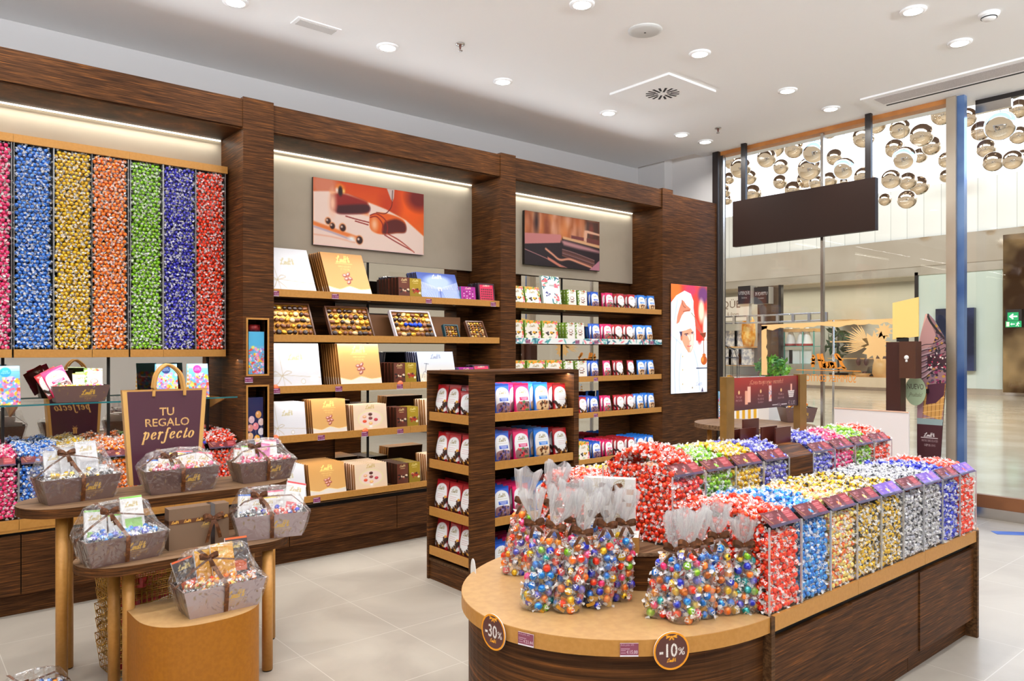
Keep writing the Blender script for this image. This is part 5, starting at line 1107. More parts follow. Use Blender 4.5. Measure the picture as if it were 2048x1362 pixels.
# leaf print gift box and the box lying beside it
c = Cv(.214, .305, 100, (234,230,226))
def leaf(c, x, y, l, r, col=(176,152,98)):
    d = (math.cos(r), math.sin(r)); nrm = (-d[1], d[0]); A = [(x+d[0]*l*u+nrm[0]*l*.26*math.sin(u*PI), y+d[1]*l*u+nrm[1]*l*.26*math.sin(u*PI)) for u in np.linspace(0, 1, 9)]; Bq = [(x+d[0]*l*u-nrm[0]*l*.26*math.sin(u*PI), y+d[1]*l*u-nrm[1]*l*.26*math.sin(u*PI)) for u in np.linspace(0, 1, 9)]
    c.line(A, .002, col); c.line(Bq, .002, col); c.line([(x, y), (x+d[0]*l, y+d[1]*l)], .002, col, sm=False)
    for u in np.linspace(.15, .85, 7):
        for sg in (-1, 1): c.line([(x+d[0]*l*u, y+d[1]*l*u), (x+d[0]*l*(u+.12)+sg*nrm[0]*l*.22*math.sin(u*PI), y+d[1]*l*(u+.12)+sg*nrm[1]*l*.22*math.sin(u*PI))], .0013, col, sm=False)
for a in ((.01,.2,.09,1.0), (.03,.08,.08,.6), (.09,.13,.07,.3), (.12,.24,.08,.9), (.13,.06,.09,1.1), (.0,.28,.06,-1.2), (.05,.27,.05,1.3), (.0,.12,.09,1.8)): leaf(c, *a)
c.rect(.18,.24,.214,.262,(178,112,30)); c.rect(.18,.19,.214,.205,(178,112,30))
p = at_d(1218, 0, 3.16); t = thing('gift_box', 'white gift box printed with golden leaves, standing behind the bags', 'gift box', (p[0], p[1], .755), AZ-PI/2-.28)
obj('printed_front', MB().panel(c, (-.107, -.0005, 0), (.107, -.0005, 0), (-.107, -.0005, .305)), 'print', t, loc=(0, 0, 0)); obj('body', MB().box(-.107, .107, 0, .045, 0, .305), 'paper_white', t, loc=(0, 0, 0)); bow_parts(t, (.01, -.01, .26), .05, ((-.3, -1.3), (1.1, -.9), (.4, -1.6)))
t = thing('gift_box', 'small white gift box with gold side lying on the raised step', 'gift box', (2.40, 2.12, .756), AZ-PI/2-.2)
obj('lid', MB().box(-.06, .062, -.06, .06, .018, .07), 'paper_white', t, loc=(0, 0, 0)); obj('gold_side', MB().box(.03, .063, -.061, .061, .001, .0695), 'gold', t, loc=(0, 0, 0)); obj('tray', MB().box(-.06, .03, -.06, .06, 0, .018), 'paper_white', t, loc=(0, 0, 0))
#@@NEXT
# ------------------------------------------------------------------ gift tables on the shop floor
def stadium(x0, x1, y0, y1, n=18):
    r = (y1-y0)/2; cy_ = (y0+y1)/2; out = []
    for k in range(n+1): a = -PI/2+PI*k/n; out.append((x1-r+r*math.cos(a), cy_+r*math.sin(a)))
    for k in range(n+1): a = PI/2+PI*k/n; out.append((x0+r+r*math.cos(a), cy_+r*math.sin(a)))
    return out
def stadium_table(lab, x0, x1, y0, y1, z, th, legs, r=.026, mt='wood_top'):
    t = thing('display_table', lab, 'table', ((x0+x1)/2, (y0+y1)/2, 0))
    obj('tabletop', MB().prism(stadium(x0, x1, y0, y1), z-th, z-.001, smooth=False), 'wood', t); obj('top_surface', MB().prism(stadium(x0, x1, y0, y1), z-.001, z), mt, t)
    for lx, ly in legs:
        l = obj('leg', MB().lathe([(r, .006), (r, z-th)], lx, ly, 28), 'gold', t); obj('foot', MB().lathe([(r*.9, 0), (r*.9, .006)], lx, ly, 24), 'black', t)
    return t
UT, LT, PT = .86, .65, .43
stadium_table('taller oval-ended wooden gift table on gold legs', .487, 1.815, 4.02, 4.45, UT, .045, ((.66, 4.115), (.72, 4.33), (1.655, 4.05), (1.655, 4.36)))
stadium_table('lower oval-ended wooden gift table nesting before the taller one', .655, 1.63, 3.61, 3.99, LT, .04, ((.83, 3.86), (.86, 3.72), (1.48, 3.66), (1.48, 3.9)))
pd = thing('drum_pedestal', 'solid gold painted half-round pedestal in front of the gift tables', 'pedestal', (1.11, 3.55, 0))
A = [(1.11+.262*math.copysign(abs(math.cos(a))**.8, math.cos(a)), 3.58-.275*abs(math.sin(a))**.8) for a in np.linspace(PI, 0, 40)]
PO = [(.848, 3.745)]+A+[(1.372, 3.745)]
obj('drum', MB().prism(PO, 0, PT-.001), noisy('drum_gold', (158,96,0), (166,102,2), 60, .6, .0), pd); obj('top_surface', MB().prism(PO, PT-.001, PT), 'tan', pd)

TRAY = mat('tray_mauve_brown', (104,80,74), .35, .15)
def tray_cv(w_, h_, logo=True, lite=False):
    c = Cv(w_, h_, 150, (112,86,82) if not lite else (176,156,158)); c.dots(16, (0, 0, w_, h_), .006, [(140,112,66),(132,100,74)], 5, .5, 3)
    if logo:
        c.logo(w_*.63, h_*.44, w_*.25, (226,180,70), .055); c.rect(w_*.46, h_*.37, w_*.80, h_*.385, (220,176,76)); c.text('MAITRE CHOCOLATIER SUISSE', w_*.63, h_*.27, h=h_*.1, wd=w_*.33, col=(206,160,74)); c.text('DEPUIS 1845', w_*.63, h_*.16, h=h_*.1, wd=w_*.14, col=(206,160,74))
    return c
def tray_parts(t, wb=.30, db=.15, h=.125, fl=.032, logo=True, lite=False):
    b = [(-wb/2, 0, 0), (wb/2, 0, 0), (wb/2, db, 0), (-wb/2, db, 0)]; u = [(-wb/2-fl, -fl*.7, h), (wb/2+fl, -fl*.7, h), (wb/2+fl, db+fl*.7, h), (-wb/2-fl, db+fl*.7, h)]
    m_ = MB().add(b+u, [(0, 3, 2, 1), (0, 1, 5, 4), (1, 2, 6, 5), (2, 3, 7, 6), (3, 0, 4, 7)], 0, (104/255, 80/255, 74/255))
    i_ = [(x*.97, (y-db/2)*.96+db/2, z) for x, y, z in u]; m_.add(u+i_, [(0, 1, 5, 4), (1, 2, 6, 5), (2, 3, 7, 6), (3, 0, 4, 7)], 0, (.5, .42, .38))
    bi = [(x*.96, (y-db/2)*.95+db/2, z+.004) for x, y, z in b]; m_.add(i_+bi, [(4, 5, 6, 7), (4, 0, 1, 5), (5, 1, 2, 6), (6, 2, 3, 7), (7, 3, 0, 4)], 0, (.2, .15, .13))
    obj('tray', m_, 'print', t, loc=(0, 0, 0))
    c = tray_cv(wb+2*fl, h*1.03, logo, lite); nn = np.array((0, -.0006, 0)); obj('printed_front', MB().panel(c, tuple(np.array(b[0])+nn), tuple(np.array(b[1])+nn), tuple(np.array(u[0])+nn), p11=tuple(np.array(u[1])+nn)), 'print', t, loc=(0, 0, 0))
def bar_cv(col, base=(238,236,234), word='CREATION', pic=None, seed=1):
    c = Cv(.085, .16, 40, base); c.rect(0, .152, .085, .16, col); c.logo(.042, .118, .05, (200,176,110) if sum(base) > 500 else (226,200,120), .055); c.text(word, .042, .1, h=.012, wd=.045, col=(150,130,100) if sum(base) > 500 else (220,180,110))
    if pic: c.dots(14, (.01, .02, .075, .08), .009, pic, seed)
    else: c.rect(.01, .03, .075, .07, col, al=.8)
    return c
_bars = {}
def bar_mesh(key, cvf):
    if key not in _bars: _bars[key] = box_mesh('bar_'+key, cvf(), .085, .16, .014, (225,222,220))
    return _bars[key]
BARS = {'blue': lambda: bar_cv((40,110,220)), 'red': lambda: bar_cv((220,40,50)), 'yellow': lambda: bar_cv((236,206,30)), 'pink': lambda: bar_cv((236,60,110)), 'green': lambda: bar_cv((130,200,70)), 'grey': lambda: bar_cv((60,60,60)), 'silver': lambda: bar_cv((190,190,196), (226,226,230)),
        'darkorange': lambda: bar_cv((236,96,30), (58,50,50)), 'gold': lambda: bar_cv((240,190,60), (226,160,40), 'LUXURY', [(250,210,110),(200,130,30)]), 'coral': lambda: bar_cv((236,110,90), (244,120,84), 'CORREDOR'), 'aqua': lambda: bar_cv((60,180,210), (90,190,220), 'CREATION', [(40,140,190),(240,160,60)]), 'floral': lambda: bar_cv((230,80,140), (226,120,190), 'SURTIDO', [(190,60,160),(250,200,220)])}
def gift_basket(bl, br, z, lab, bars, mix, seed, wrapped=True, lite=False, scale_h=1.0, flop=0.0):
    q = random.Random(seed); x0, y0 = on_z(bl[0], bl[1], z); x1, y1 = on_z(br[0], br[1], z); W = math.hypot(x1-x0, y1-y0); rot = math.atan2(y1-y0, x1-x0)
    t = thing('gift_basket', lab, 'gift basket', ((x0+x1)/2, (y0+y1)/2, z), rot); s = W/.30; wb, db, h, fl = W, .15*s, .125*s*scale_h, .032*s
    tray_parts(t, wb, db, h, fl, True, lite)
    for k, (key, bx, bz, tilt, sc_) in enumerate(bars):
        o = bpy.data.objects.new('chocolate_bar', bar_mesh(key, BARS[key])); C.objects.link(o); o.parent = t; o.location = (bx*wb, db*.62-.014*(k % 3)*s, h*.38+bz*s); o.rotation_euler = (-.35, tilt, q.uniform(-.1, .1)); o.scale = (s*sc_*1.0, s, s*sc_)
    pl = []
    for k in range(600):
        if len(pl) >= 34: break
        p = (q.uniform(-wb*.46, wb*.5), q.uniform(.0, db*.62), h*.93+q.uniform(-.01, .012)+.02*q.random())
        if all(sum((a-b)**2 for a, b in zip(p, o_)) > .021**2 for o_ in pl):
            pl.append(p); o = bpy.data.objects.new('truffle', truffle_mesh(q.choice(mix), q.randrange(4))); C.objects.link(o); o.parent = t; o.location = p; o.rotation_euler = (q.uniform(0, 6), q.uniform(0, 6), q.uniform(0, 6))
    if not wrapped: return t
    # crumpled film over everything
    hb = h+max(.07, max([b[2] for b in bars]+[0])*s+.088*s); ux, uy0, uy1 = wb/2+fl, -fl*.7, db+fl*.7
    def ringf(x_, ya, yb, zfun, n=14):
        P = []
        for k in range(n): P.append((-x_+2*x_*k/n, ya))
        for k in range(n//2): P.append((x_, ya+(yb-ya)*k/(n//2)))
        for k in range(n): P.append((x_-2*x_*k/n, yb))
        for k in range(n//2): P.append((-x_, yb-(yb-ya)*k/(n//2)))
        return [(x+q.uniform(-.004, .004), y+q.uniform(-.004, .004), zfun(x, y)+q.uniform(-.005, .005)) for x, y in P]
    g_ = .008; fz = lambda x, y: h+.03+(hb-h-.03)*min(1, max(0, (y/db-.15)/.6))
    R = [ringf(wb/2+g_, -g_, db+g_, lambda x, y: .006), ringf(wb/2+g_+fl*.5, -fl*.35-g_, db+fl*.35+g_, lambda x, y: h*.5), ringf(ux+g_*1.2, uy0-g_, uy1+g_, lambda x, y: h+.004), ringf(ux*.93, uy0+.01, uy1, lambda x, y: h+.25*(fz(x, y)-h)+.02), ringf(ux*.8, db*.2, db*.95, lambda x, y: fz(x, y)-.012), ringf(ux*.6, db*.45, db*.8, lambda x, y: hb+.004), ringf(.01, db*.55, db*.6, lambda x, y: hb+.012)]
    n = len(R[0]); V = [p for r_ in R for p in r_]; obj('cellophane', MB().add(V, [(i*n+k, i*n+(k+1) % n, (i+1)*n+(k+1) % n, (i+1)*n+k) for i in range(len(R)-1) for k in range(n)]), 'cello', t, loc=(0, 0, 0))
    bx = 0.0; th = (-fl*.7)/h
    rb = MB().strip([(bx, -g_*1.5, .004), (bx, -g_*1.5-fl*.35, h*.5), (bx-.002, -fl*.7-g_*1.6, h+.004), (bx-.02, db*.12, h+.045), (bx-.05, db*.35, hb-.035)], (.010*s, 0, 0)); rb.strip([(-wb/2-g_*1.5, db*.45, .004), (-ux-g_*1.7, db*.45, h), (-ux*.7, db*.4, h+.06*s), (bx-.05, db*.35, hb-.035)], (0, .008*s, .003)); rb.strip([(bx-.05, db*.35, hb-.035), (ux*.6, db*.5, h+.075*s), (ux+g_*1.6, db*.5, h)], (0, .006*s, .003)); rb.strip([(bx-.05, db*.35, hb-.035), (bx-.10, db*.62, hb+.012)], (.01*s, 0, 0))
    obj('ribbon', rb, 'ribbon', t, loc=(0, 0, 0)); bow_parts(t, (bx-.055, db*.33, hb-.03), .042*s, ((.6, -1.5), (.25, -1.0)))
    return t
W3 = ['silver', 'silver', 'gold_black', 'yellow']
gift_basket((97, 1011.8), (227, 994), UT, 'wrapped gift basket with white and grey bars at the rounded end of the taller table', [('silver', -.28, .03, 0, 1.15), ('silver', -.05, .045, .02, 1.15), ('silver', .2, .06, 0, 1.2), ('grey', -.2, -.01, 0, 1), ('grey', .16, .0, .06, 1.1), ('silver', .36, -.02, .1, .9)], W3, 1)
gift_basket((302.4, 991), (424.7, 978), UT, 'wrapped gift basket with blue, yellow and pink tipped bars before the big gift bag', [('blue', -.38, -.02, .1, .9), ('red', -.2, -.012, .12, .95), ('yellow', -.05, -.005, .1, 1), ('red', .1, 0, .06, 1), ('blue', .22, 0, 0, .95), ('pink', .38, -.01, .2, 1)], ['pink', 'orange', 'yellow', 'red', 'pink'], 2)
gift_basket((487, 967.8), (579, 956), UT, 'wrapped gift basket with pink truffles on the far end of the taller table', [('red', -.4, .0, .12, 1), ('green', -.25, .012, .1, 1), ('floral', .0, .01, .2, 1.1), ('pink', .25, .02, .1, 1.1), ('yellow', .1, .03, 0, .9)], ['pink', 'pink', 'red'], 3)
gift_basket((183.5, 1138), (317, 1112), LT, 'wrapped gift basket with blue truffles and green tipped bars on the lower table', [('green', -.34, .02, .08, 1.15), ('green', .0, .02, .0, .95), ('green', .22, .06, 0, 1.2), ('aqua', -.05, -.02, .5, .9)], ['blue', 'sky', 'navy', 'lilac', 'blue'], 4)
gift_basket((481, 1083), (603.5, 1070.6), LT, 'wrapped pale gift basket with red and blue tipped bars overhanging the lower table', [('blue', -.38, .01, .06, 1.0), ('red', -.2, .0, .08, .95), ('yellow', .0, .01, 0, .9), ('pink', .14, .02, 0, 1.0), ('red', .36, .03, .25, 1.2)], ['navy', 'red', 'silver', 'red'], 5, lite=True)
gift_basket((380, 1239.5), (515.5, 1208.8), PT, 'wrapped gift basket with orange and black packs on the gold pedestal', [('darkorange', -.34, .02, -.2, 1.1), ('gold', -.1, .02, .0, 1.25), ('gold', .1, .05, 0, 1.2), ('darkorange', .34, .06, .02, 1.2), ('coral', .34, .0, .03, .85)], ['amber', 'orange', 'cream_orange', 'red'], 6, lite=True)
low = thing('low_plinth', 'low tan plinth at the foot of the gift tables', 'plinth', (.45, 3.42, 0)); obj('block', MB().prism(stadium(.25, .72, 3.18, 3.62), 0, .03), 'gold', low)
gift_basket((20, 1438), (128, 1408), .03, 'wrapped gift basket with orange truffles low down before the gold legs', [('gold', -.2, -.03, 0, .7), ('blue', .2, -.04, 0, .7)], ['amber', 'orange', 'sky'], 8)
# brown ribboned box
x0, y0 = on_z(337.7, 1102.8, LT); x1, y1 = on_z(457.7, 1083.5, LT); W = math.hypot(x1-x0, y1-y0)
t = thing('gift_box', 'brown gift box tied with printed brown ribbon standing on the lower table', 'gift box', ((x0+x1)/2, (y0+y1)/2, LT), math.atan2(y1-y0, x1-x0)); hh = .195
c = Cv(W, hh, 150, (124,98,76)); c.logo(W*.62, hh*.52, W*.14, (226,180,80), .05); c.rect(W*.52, hh*.505, W*.72, hh*.512, (220,176,80)); c.rect(W*.53, hh*.47, W*.71, hh*.477, (200,160,80)); c.rect(W*.58, hh*.44, W*.66, hh*.445, (200,160,80))
obj('box_body', MB().box(-W/2, W/2, 0, .07, 0, hh), 'brown_card', t, loc=(0, 0, 0)); obj('printed_front', MB().panel(c, (-W/2, -.0006, 0), (W/2, -.0006, 0), (-W/2, -.0006, hh)), 'print_matt', t, loc=(0, 0, 0))
c = Cv(W, .02, 170, (100,58,30)); [c.logo(W*u, .005, .032, (236,176,70), .07) for u in (.1, .3, .5, .92)]
m_ = MB().panel(c, (-W/2, -.002, hh*.62), (W/2, -.002, hh*.62), (-W/2, -.002, hh*.62+.02)); m_.strip([(-W/2-.001, -.002, hh*.62+.01), (-W/2-.001, .07, hh*.62+.01)], (0, 0, .01), 0, (.12, .04, .015)); m_.strip([(W*.22, -.003, 0), (W*.22, -.003, hh+.001), (W*.22, .07, hh+.001)], (.010, 0, 0), 0, (.12, .045, .015)); obj('ribbon', m_, 'print', t, loc=(0, 0, 0))
bow_parts(t, (W*.22, -.006, hh*.66), .05, ((-.7, -2.2), (.6, -1.9), (1.0, -.1)))
# big brown bag sign
x0, y0 = on_z(259, 972, UT); x1, y1 = on_z(400, 959, UT); W = math.hypot(x1-x0, y1-y0); dS = x0*fwd[0]+y0*fwd[1]; bh = (972-781)/F*dS+.0
t = thing('shopping_bag', 'large aubergine shopping bag with gold handles and lettering on the taller table', 'gift bag', ((x0+x1)/2, (y0+y1)/2, UT), math.atan2(y1-y0, x1-x0)); Wt = (407-246)/F*(dS-.02)
def big_bag(gift):
    c = Cv(Wt, bh, 236, (84,42,58)); e = Wt*.055; c.rect(0, 0, e, bh, (226,176,98)); c.rect(Wt-e, 0, Wt, bh, (226,176,98)); c.rect(0, bh*.985, Wt, bh, (214,160,84)); g = (244,196,116)
    c.text('TU', Wt*.515, bh*.725, h=bh*.118, wd=Wt*.18, col=g, off=.012); c.text('REGALO', Wt*.525, bh*.61, h=bh*.118, wd=Wt*.55, col=g, off=.01)
    xx = Wt*.215; sz = bh*.122
    for ch in 'perfecto':
        for st in PERF[ch]:
            p = smooth_line(st, 6); n_ = len(p)
            for i in range(n_-1):
                d_ = p[i+1]-p[i]; l_ = np.hypot(*d_)+1e-9; thk = sz*(.035+.12*abs(d_[1]/l_ if d_[1]/l_ < 0 or True else 0)**2*(1 if abs(d_[1]/l_) > .6 else .4))
                A_ = (xx+(p[i][0]+.12*p[i][1])*sz, bh*.475+p[i][1]*sz*1.0); B_ = (xx+(p[i+1][0]+.12*p[i+1][1])*sz, bh*.475+p[i+1][1]*sz*1.0); c.line([A_, B_], thk, g, sm=False)
        xx += sz*{'r': .42, 'f': .44, 't': .38, 'p': .56}.get(ch, .50)*Wt*.66/(sz*3.75)
    if gift: c.rect(Wt*.46, bh*.1, Wt*.495, bh*.17, (226,176,98)); c.rect(Wt*.505, bh*.1, Wt*.54, bh*.17, (226,176,98)); c.rect(Wt*.45, bh*.172, Wt*.55, bh*.195, (226,176,98)); c.line([(Wt*.5, bh*.197), (Wt*.46, bh*.225), (Wt*.5, bh*.2), (Wt*.54, bh*.225), (Wt*.5, bh*.197)], .003, (226,176,98))
    return c
sd = (Wt-W)/2; m_ = MB().panel(big_bag(False), (-W/2, 0, 0), (W/2, 0, 0), (-Wt/2, 0, bh), p11=(Wt/2, 0, bh)); m_.panel(big_bag(True), (W/2, .09, 0), (-W/2, .09, 0), (Wt/2, .06, bh), p11=(-Wt/2, .06, bh))
for sg in (-1, 1): m_.add([(sg*W/2, 0, 0), (sg*W/2, .09, 0), (sg*Wt/2, .06, bh), (sg*Wt/2, 0, bh)], [(0, 1, 2, 3)], 0, (214/255, 160/255, 84/255))
m_.add([(-W/2, 0, .001), (W/2, 0, .001), (W/2, .09, .001), (-W/2, .09, .001)], [(0, 1, 2, 3)], 0, (.3, .15, .2)); obj('bag_body', m_, 'print', t, loc=(0, 0, 0))
for yy in (-.004, .062):
    P = [(-.20*Wt+Wt*.06, yy, bh*.93), (-.19*Wt+Wt*.06, yy, bh*1.04), (-.15*Wt+Wt*.06, yy, bh*1.18), (-.02*Wt+Wt*.05, yy, bh*1.265), (.12*Wt+Wt*.05, yy, bh*1.18), (.17*Wt+Wt*.05, yy, bh*1.04), (.175*Wt+Wt*.05, yy, bh*.93)]
    obj('handle', MB().tube(smooth_line(P, 6), .0085, n=10), 'kraft', t, loc=(0, 0, 0))
# open tray with pouches on the glass shelf
x0, z_ = on_y(113, 803, 5.44); x1, _ = on_y(210, 801, 5.44); wb = x1-x0
t = thing('gift_basket', 'open brown gift tray with pouches and cartons on the glass shelf', 'gift basket', ((x0+x1)/2, 5.44, GZ+.001), 0); tray_parts(t, wb, .14, .105, .028)
for me, xx, zz, rt, rz, nm in ((PM['berry'], -.32, .055, .42, 0, 'pouch'), (PM['almond'], -.42, .05, .55, -.3, 'pouch'), (KM['coco'], .28, .04, -.03, 0, 'carton'), (bar_mesh('yellow', BARS['yellow']), .0, .04, 0, 0, 'carton'), (bar_mesh('green', BARS['green']), .1, .05, .05, 0, 'carton')):
    o = bpy.data.objects.new(nm, me); C.objects.link(o); o.parent = t; o.location = (xx*wb, .04 if xx < -.4 else .03+.02*(xx == .1), zz); o.rotation_euler = (-.2, -rt, rz); o.scale = (1.15, 1, 1.0) if nm == 'pouch' or me == KM['coco'] else (.9, 1, .9)
for k in range(12):
    o = bpy.data.objects.new('truffle', truffle_mesh(rnd.choice(['amber', 'yellow', 'pink', 'cream_orange']), k % 4)); C.objects.link(o); o.parent = t; o.location = (-.4*wb+k*.075*wb, .0+.01*(k % 2), .1); o.rotation_euler = (k, k*2, k*3)
for px, lb in ((1.35, 'open brown gift tray on the glass shelf'),): pass
# stack of gold wire shopping baskets behind the table legs
wireM = mat('brass_wire', (196,150,70), .28, .9)
def wire_basket():
    t = thing('wire_basket', None, 'shopping basket'); m_ = MB(); r = .0018
    def loop(z, a, b): m_.tube([(-a, -b, z), (a, -b, z), (a, b, z), (-a, b, z)], r*1.5, n=5, close=True)
    for z in np.linspace(0, .17, 6): loop(z, .165+.02*z/.17, .10+.02*z/.17)
    for k in range(15): x = -.165+.33*k/14; m_.tube([(x*1.12, -.12, .17), (x, -.10, 0), (x, .10, 0), (x*1.12, .12, .17)], r, n=4)
    for k in range(9): y = -.10+.2*k/8; m_.tube([(-.185, y*1.2, .17), (-.165, y, 0), (.165, y, 0), (.185, y*1.2, .17)], r, n=4)
    obj('wire_mesh', m_, wireM, t, loc=(0, 0, 0))
    for sg in (-1, 1): obj('handle', MB().tube([(sg*.185, -.04, .17), (sg*.205, -.04, .155), (sg*.21, 0, .15), (sg*.205, .04, .155), (sg*.185, .04, .17)], .003, n=6), wireM, t, loc=(0, 0, 0))
    return t
wb0 = wire_basket(); bx_, by_ = 1.02, 4.13
for k in range(7):
    b_ = wb0 if k == 0 else dup(wb0, (0, 0, 0)); place(b_, bx_+.004*(k % 2), by_, .012+k*.075, .12+.02*(k % 3), ['lowest', 'second lowest', 'third lowest', 'middle', 'third highest', 'second highest', 'topmost'][k]+' brass wire shopping basket of the stack behind the table legs', 'stacked wire baskets under the gift tables')
for k in range(5): tag(obj('red_packet', MB().box(-.12, .1, -.07, .07, 0, .05), noisy('red_packet', (186,24,30), (230,60,60), 30, .3), None, loc=(bx_, by_, .03+k*.10), rot=.2*k), 'red packet lying inside the stacked wire baskets', 'packet', 'red packets in the wire baskets')
#@@NEXT
struct('added_trim_12', MB().box(-3.2, 7.7, -3.2, -2.6, 3.1, 3.25).box(-2.6, 7.7, -2.62, -2.6, 3.25, 3.305), 'wood'); struct('added_trim_13', MB().box(-3.2, -2.6, -2.6, 5.3, 3.1, 3.25).box(-2.62, -2.6, -2.6, 5.3, 3.25, 3.305), 'wood')  # unseen ledges, added to carry the ceiling strips and hide them from reflections
# ------------------------------------------------------------------ by the shop window
t = thing('display_table', 'oval window table on a gold leg beyond the candy island', 'table', (6.72, 4.22, 0)); A = [(y, x) for x, y in stadium(3.62, 4.82, 6.24, 7.2)]
obj('tabletop', MB().prism(A[::-1], .815, .859), 'wood_top', t); obj('top_surface', MB().prism(A[::-1], .859, .86), 'wood_top', t)
for lx, ly in ((6.55, 4.62), (6.9, 4.62), (6.55, 3.85), (6.9, 3.85)): obj('leg', MB().lathe([(.026, 0), (.026, .815)], lx, ly, 20), 'gold', t)
x, y = on_z(1601, 845, .86)
t = thing('gift_basket', 'dark brown gift tray with orange goods on the window table', 'gift basket', (x, y, .861), -.62); tray_parts(t, .27, .16, .15, .035)
for k in range(16):
    o = bpy.data.objects.new('truffle', truffle_mesh(['amber', 'orange', 'red', 'cream_orange'][k % 4], k % 4)); C.objects.link(o); o.parent = t; o.location = (-.1+.026*(k % 8), .04+.05*(k//8), .155+.02*(k % 3)); o.rotation_euler = (k, k*2, k*3); o.scale = (1.3, 1.3, 1.3)
fb4 = floral_bag((240,150,60), 8); x, y = on_z(1451, 838, .86); place(fb4, x, y, .861, -.9, 'floral paper gift bag standing at the edge of the window table'); fb4.scale = (1, 1, 1.25)
c = Cv(.3, .12, 60, (250,250,250)); [c.rect(k*.06, 0, k*.06+.03, .12, (236,180,40)) for k in range(5)]; x, y = on_z(1490, 838, .86); tag(obj('striped_box', box_mesh('striped', c, .3, .16, .12, (200,180,140)), 'print', None, loc=(x, y, .861), rot=-.8), 'yellow and white striped box lying on the window table', 'box')
x, y = on_z(1535, 838, .86); t = thing('paper_cylinder', 'white paper box between the striped box and the brown tray', 'box', (x, y, .861)); obj('body', MB().box(-.09, .09, -.07, .07, 0, .14), 'paper_white', t, loc=(0, 0, 0)); obj('lid', MB().box(-.093, .093, -.073, .073, .14, .16), 'paper_white', t, loc=(0, 0, 0))
# white panel and till kiosk
y0, z0 = on_x(1668, 815, 7.15); y1, z1 = on_x(1817, 826, 7.15)
t = thing('white_panel', 'plain white screen panel standing behind the candy island', 'panel', (7.17, (y0+y1)/2, 0)); obj('sheet', MB().box(7.155, 7.175, y1, y0, 0, z0), 'sign_white', t); obj('edge_trim', MB().box(7.15, 7.155, y1, y0, z0-.008, z0+.001), noisy('peach_edge', (236,190,160), (240,196,166), 3, .5), t)
KX = 7.42
def kb(px0, px1, py0, py1, dx0=0., dx1=.05): a, zt = on_x(px0, py0, KX); b, zb = on_x(px1, py1, KX); return MB().box(KX+dx0, KX+dx1, min(a, b), max(a, b), min(zt, zb), max(zt, zb))
km = mat('kiosk_brown', (84,50,34), .4)
t = thing('tall_kiosk', 'tall brown card kiosk topped by a pale yellow board by the window', 'kiosk', (KX, on_x(1800, 700, KX)[0], 0))
a, _ = on_x(1772, 700, KX); b, _ = on_x(1801, 700, KX); obj('post', MB().box(KX, KX+.12, b, a, 0, on_x(1790, 684, KX)[1]), mat('kiosk_dark', (66,32,24), .4), t)
obj('box', kb(1801, 1834, 683, 757, -.03, .10), km, t); obj('clip', kb(1793, 1815, 675, 683, 0, .03), 'black', t)
a, z3 = on_x(1785, 606, KX); b, z4 = on_x(1837, 594, KX); z1 = on_x(1783, 679, KX)[1]; z2 = on_x(1833, 673, KX)[1]; YB_ = mat('pale_yellow_board', (252,216,130), .5, emis=(252,216,130), es=.0)
obj('board', MB().add([(KX, a, z1), (KX, b, z2), (KX, b, z4), (KX, a, z3), (KX+.012, a, z1), (KX+.012, b, z2), (KX+.012, b, z4), (KX+.012, a, z3)], [(0, 3, 2, 1), (4, 5, 6, 7), (0, 1, 5, 4), (1, 2, 6, 5), (2, 3, 7, 6), (3, 0, 4, 7)]), YB_, t)
obj('lock', MB().ball((KX-.034, on_x(1816, 715, KX)[0], on_x(1816, 715, KX)[1]), .022, 0, 2, sc_=(.3, 1, 1)), 'paper_white', t); obj('keyhole', MB().ball((KX-.034, on_x(1816, 722, KX)[0], on_x(1816, 722, KX)[1]), .012, 0, 2, sc_=(.4, 1, 1)), 'paper_white', t)
# ice cream standee
SX = 7.66; ya, zt = on_x(1833, 625, SX); yb, _ = on_x(1893, 625, SX); zb = on_x(1860, 1000, SX)[1]; Wc, Hc = ya-yb, zt-zb
u = lambda px, py: ((px-1833)/60*Wc, Hc*(1000-py)/375)
c = Cv(Wc, Hc, 120, (90,60,80)); q = random.Random(5)
c.vgrad((176,136,146), (150,112,118)); c.dots(160, (Wc*.35, Hc*.58, Wc, Hc*.93), .012, [(60,30,50),(150,50,100),(200,150,60),(90,80,100),(40,30,40)], 2)
c.poly([u(1833,695), u(1853,628), u(1857,633), u(1872,672), u(1866,690), u(1850,700)], (196,150,150)); c.line([u(1855,628), u(1862,645), u(1885,675)], .02, (40,30,36)); c.line([u(1853,630), u(1842,660), u(1836,690)], .02, (226,180,170))
for k in range(7): c.line([u(1833, 697+k*11), u(1850, 690+k*11), u(1868, 688+k*9), u(1890, 676+k*10)], .007, (40,26,36))
for k in range(6): c.line([u(1833, 704+k*11), u(1848, 699+k*11), u(1862, 697+k*9)], .010, (206,176,186), 3)
c.rect(*u(1855, 735), *u(1893, 712), (66,34,44)); c.dots(60, (u(1857,0)[0], Hc*.7, Wc, Hc*.78), .008, [(40,26,36),(200,60,90),(240,230,220),(90,40,60)], 4)
c.poly([u(1847,830), u(1850,775), u(1892,768), u(1883,840)], (216,160,84)); [c.line([u(1846+k*8, 842), u(1850+k*8, 770)], .005, (150,96,40), sm=False) for k in range(6)]; [c.line([u(1846, 790+k*12), u(1890, 782+k*12)], .005, (240,200,130), sm=False) for k in range(5)]
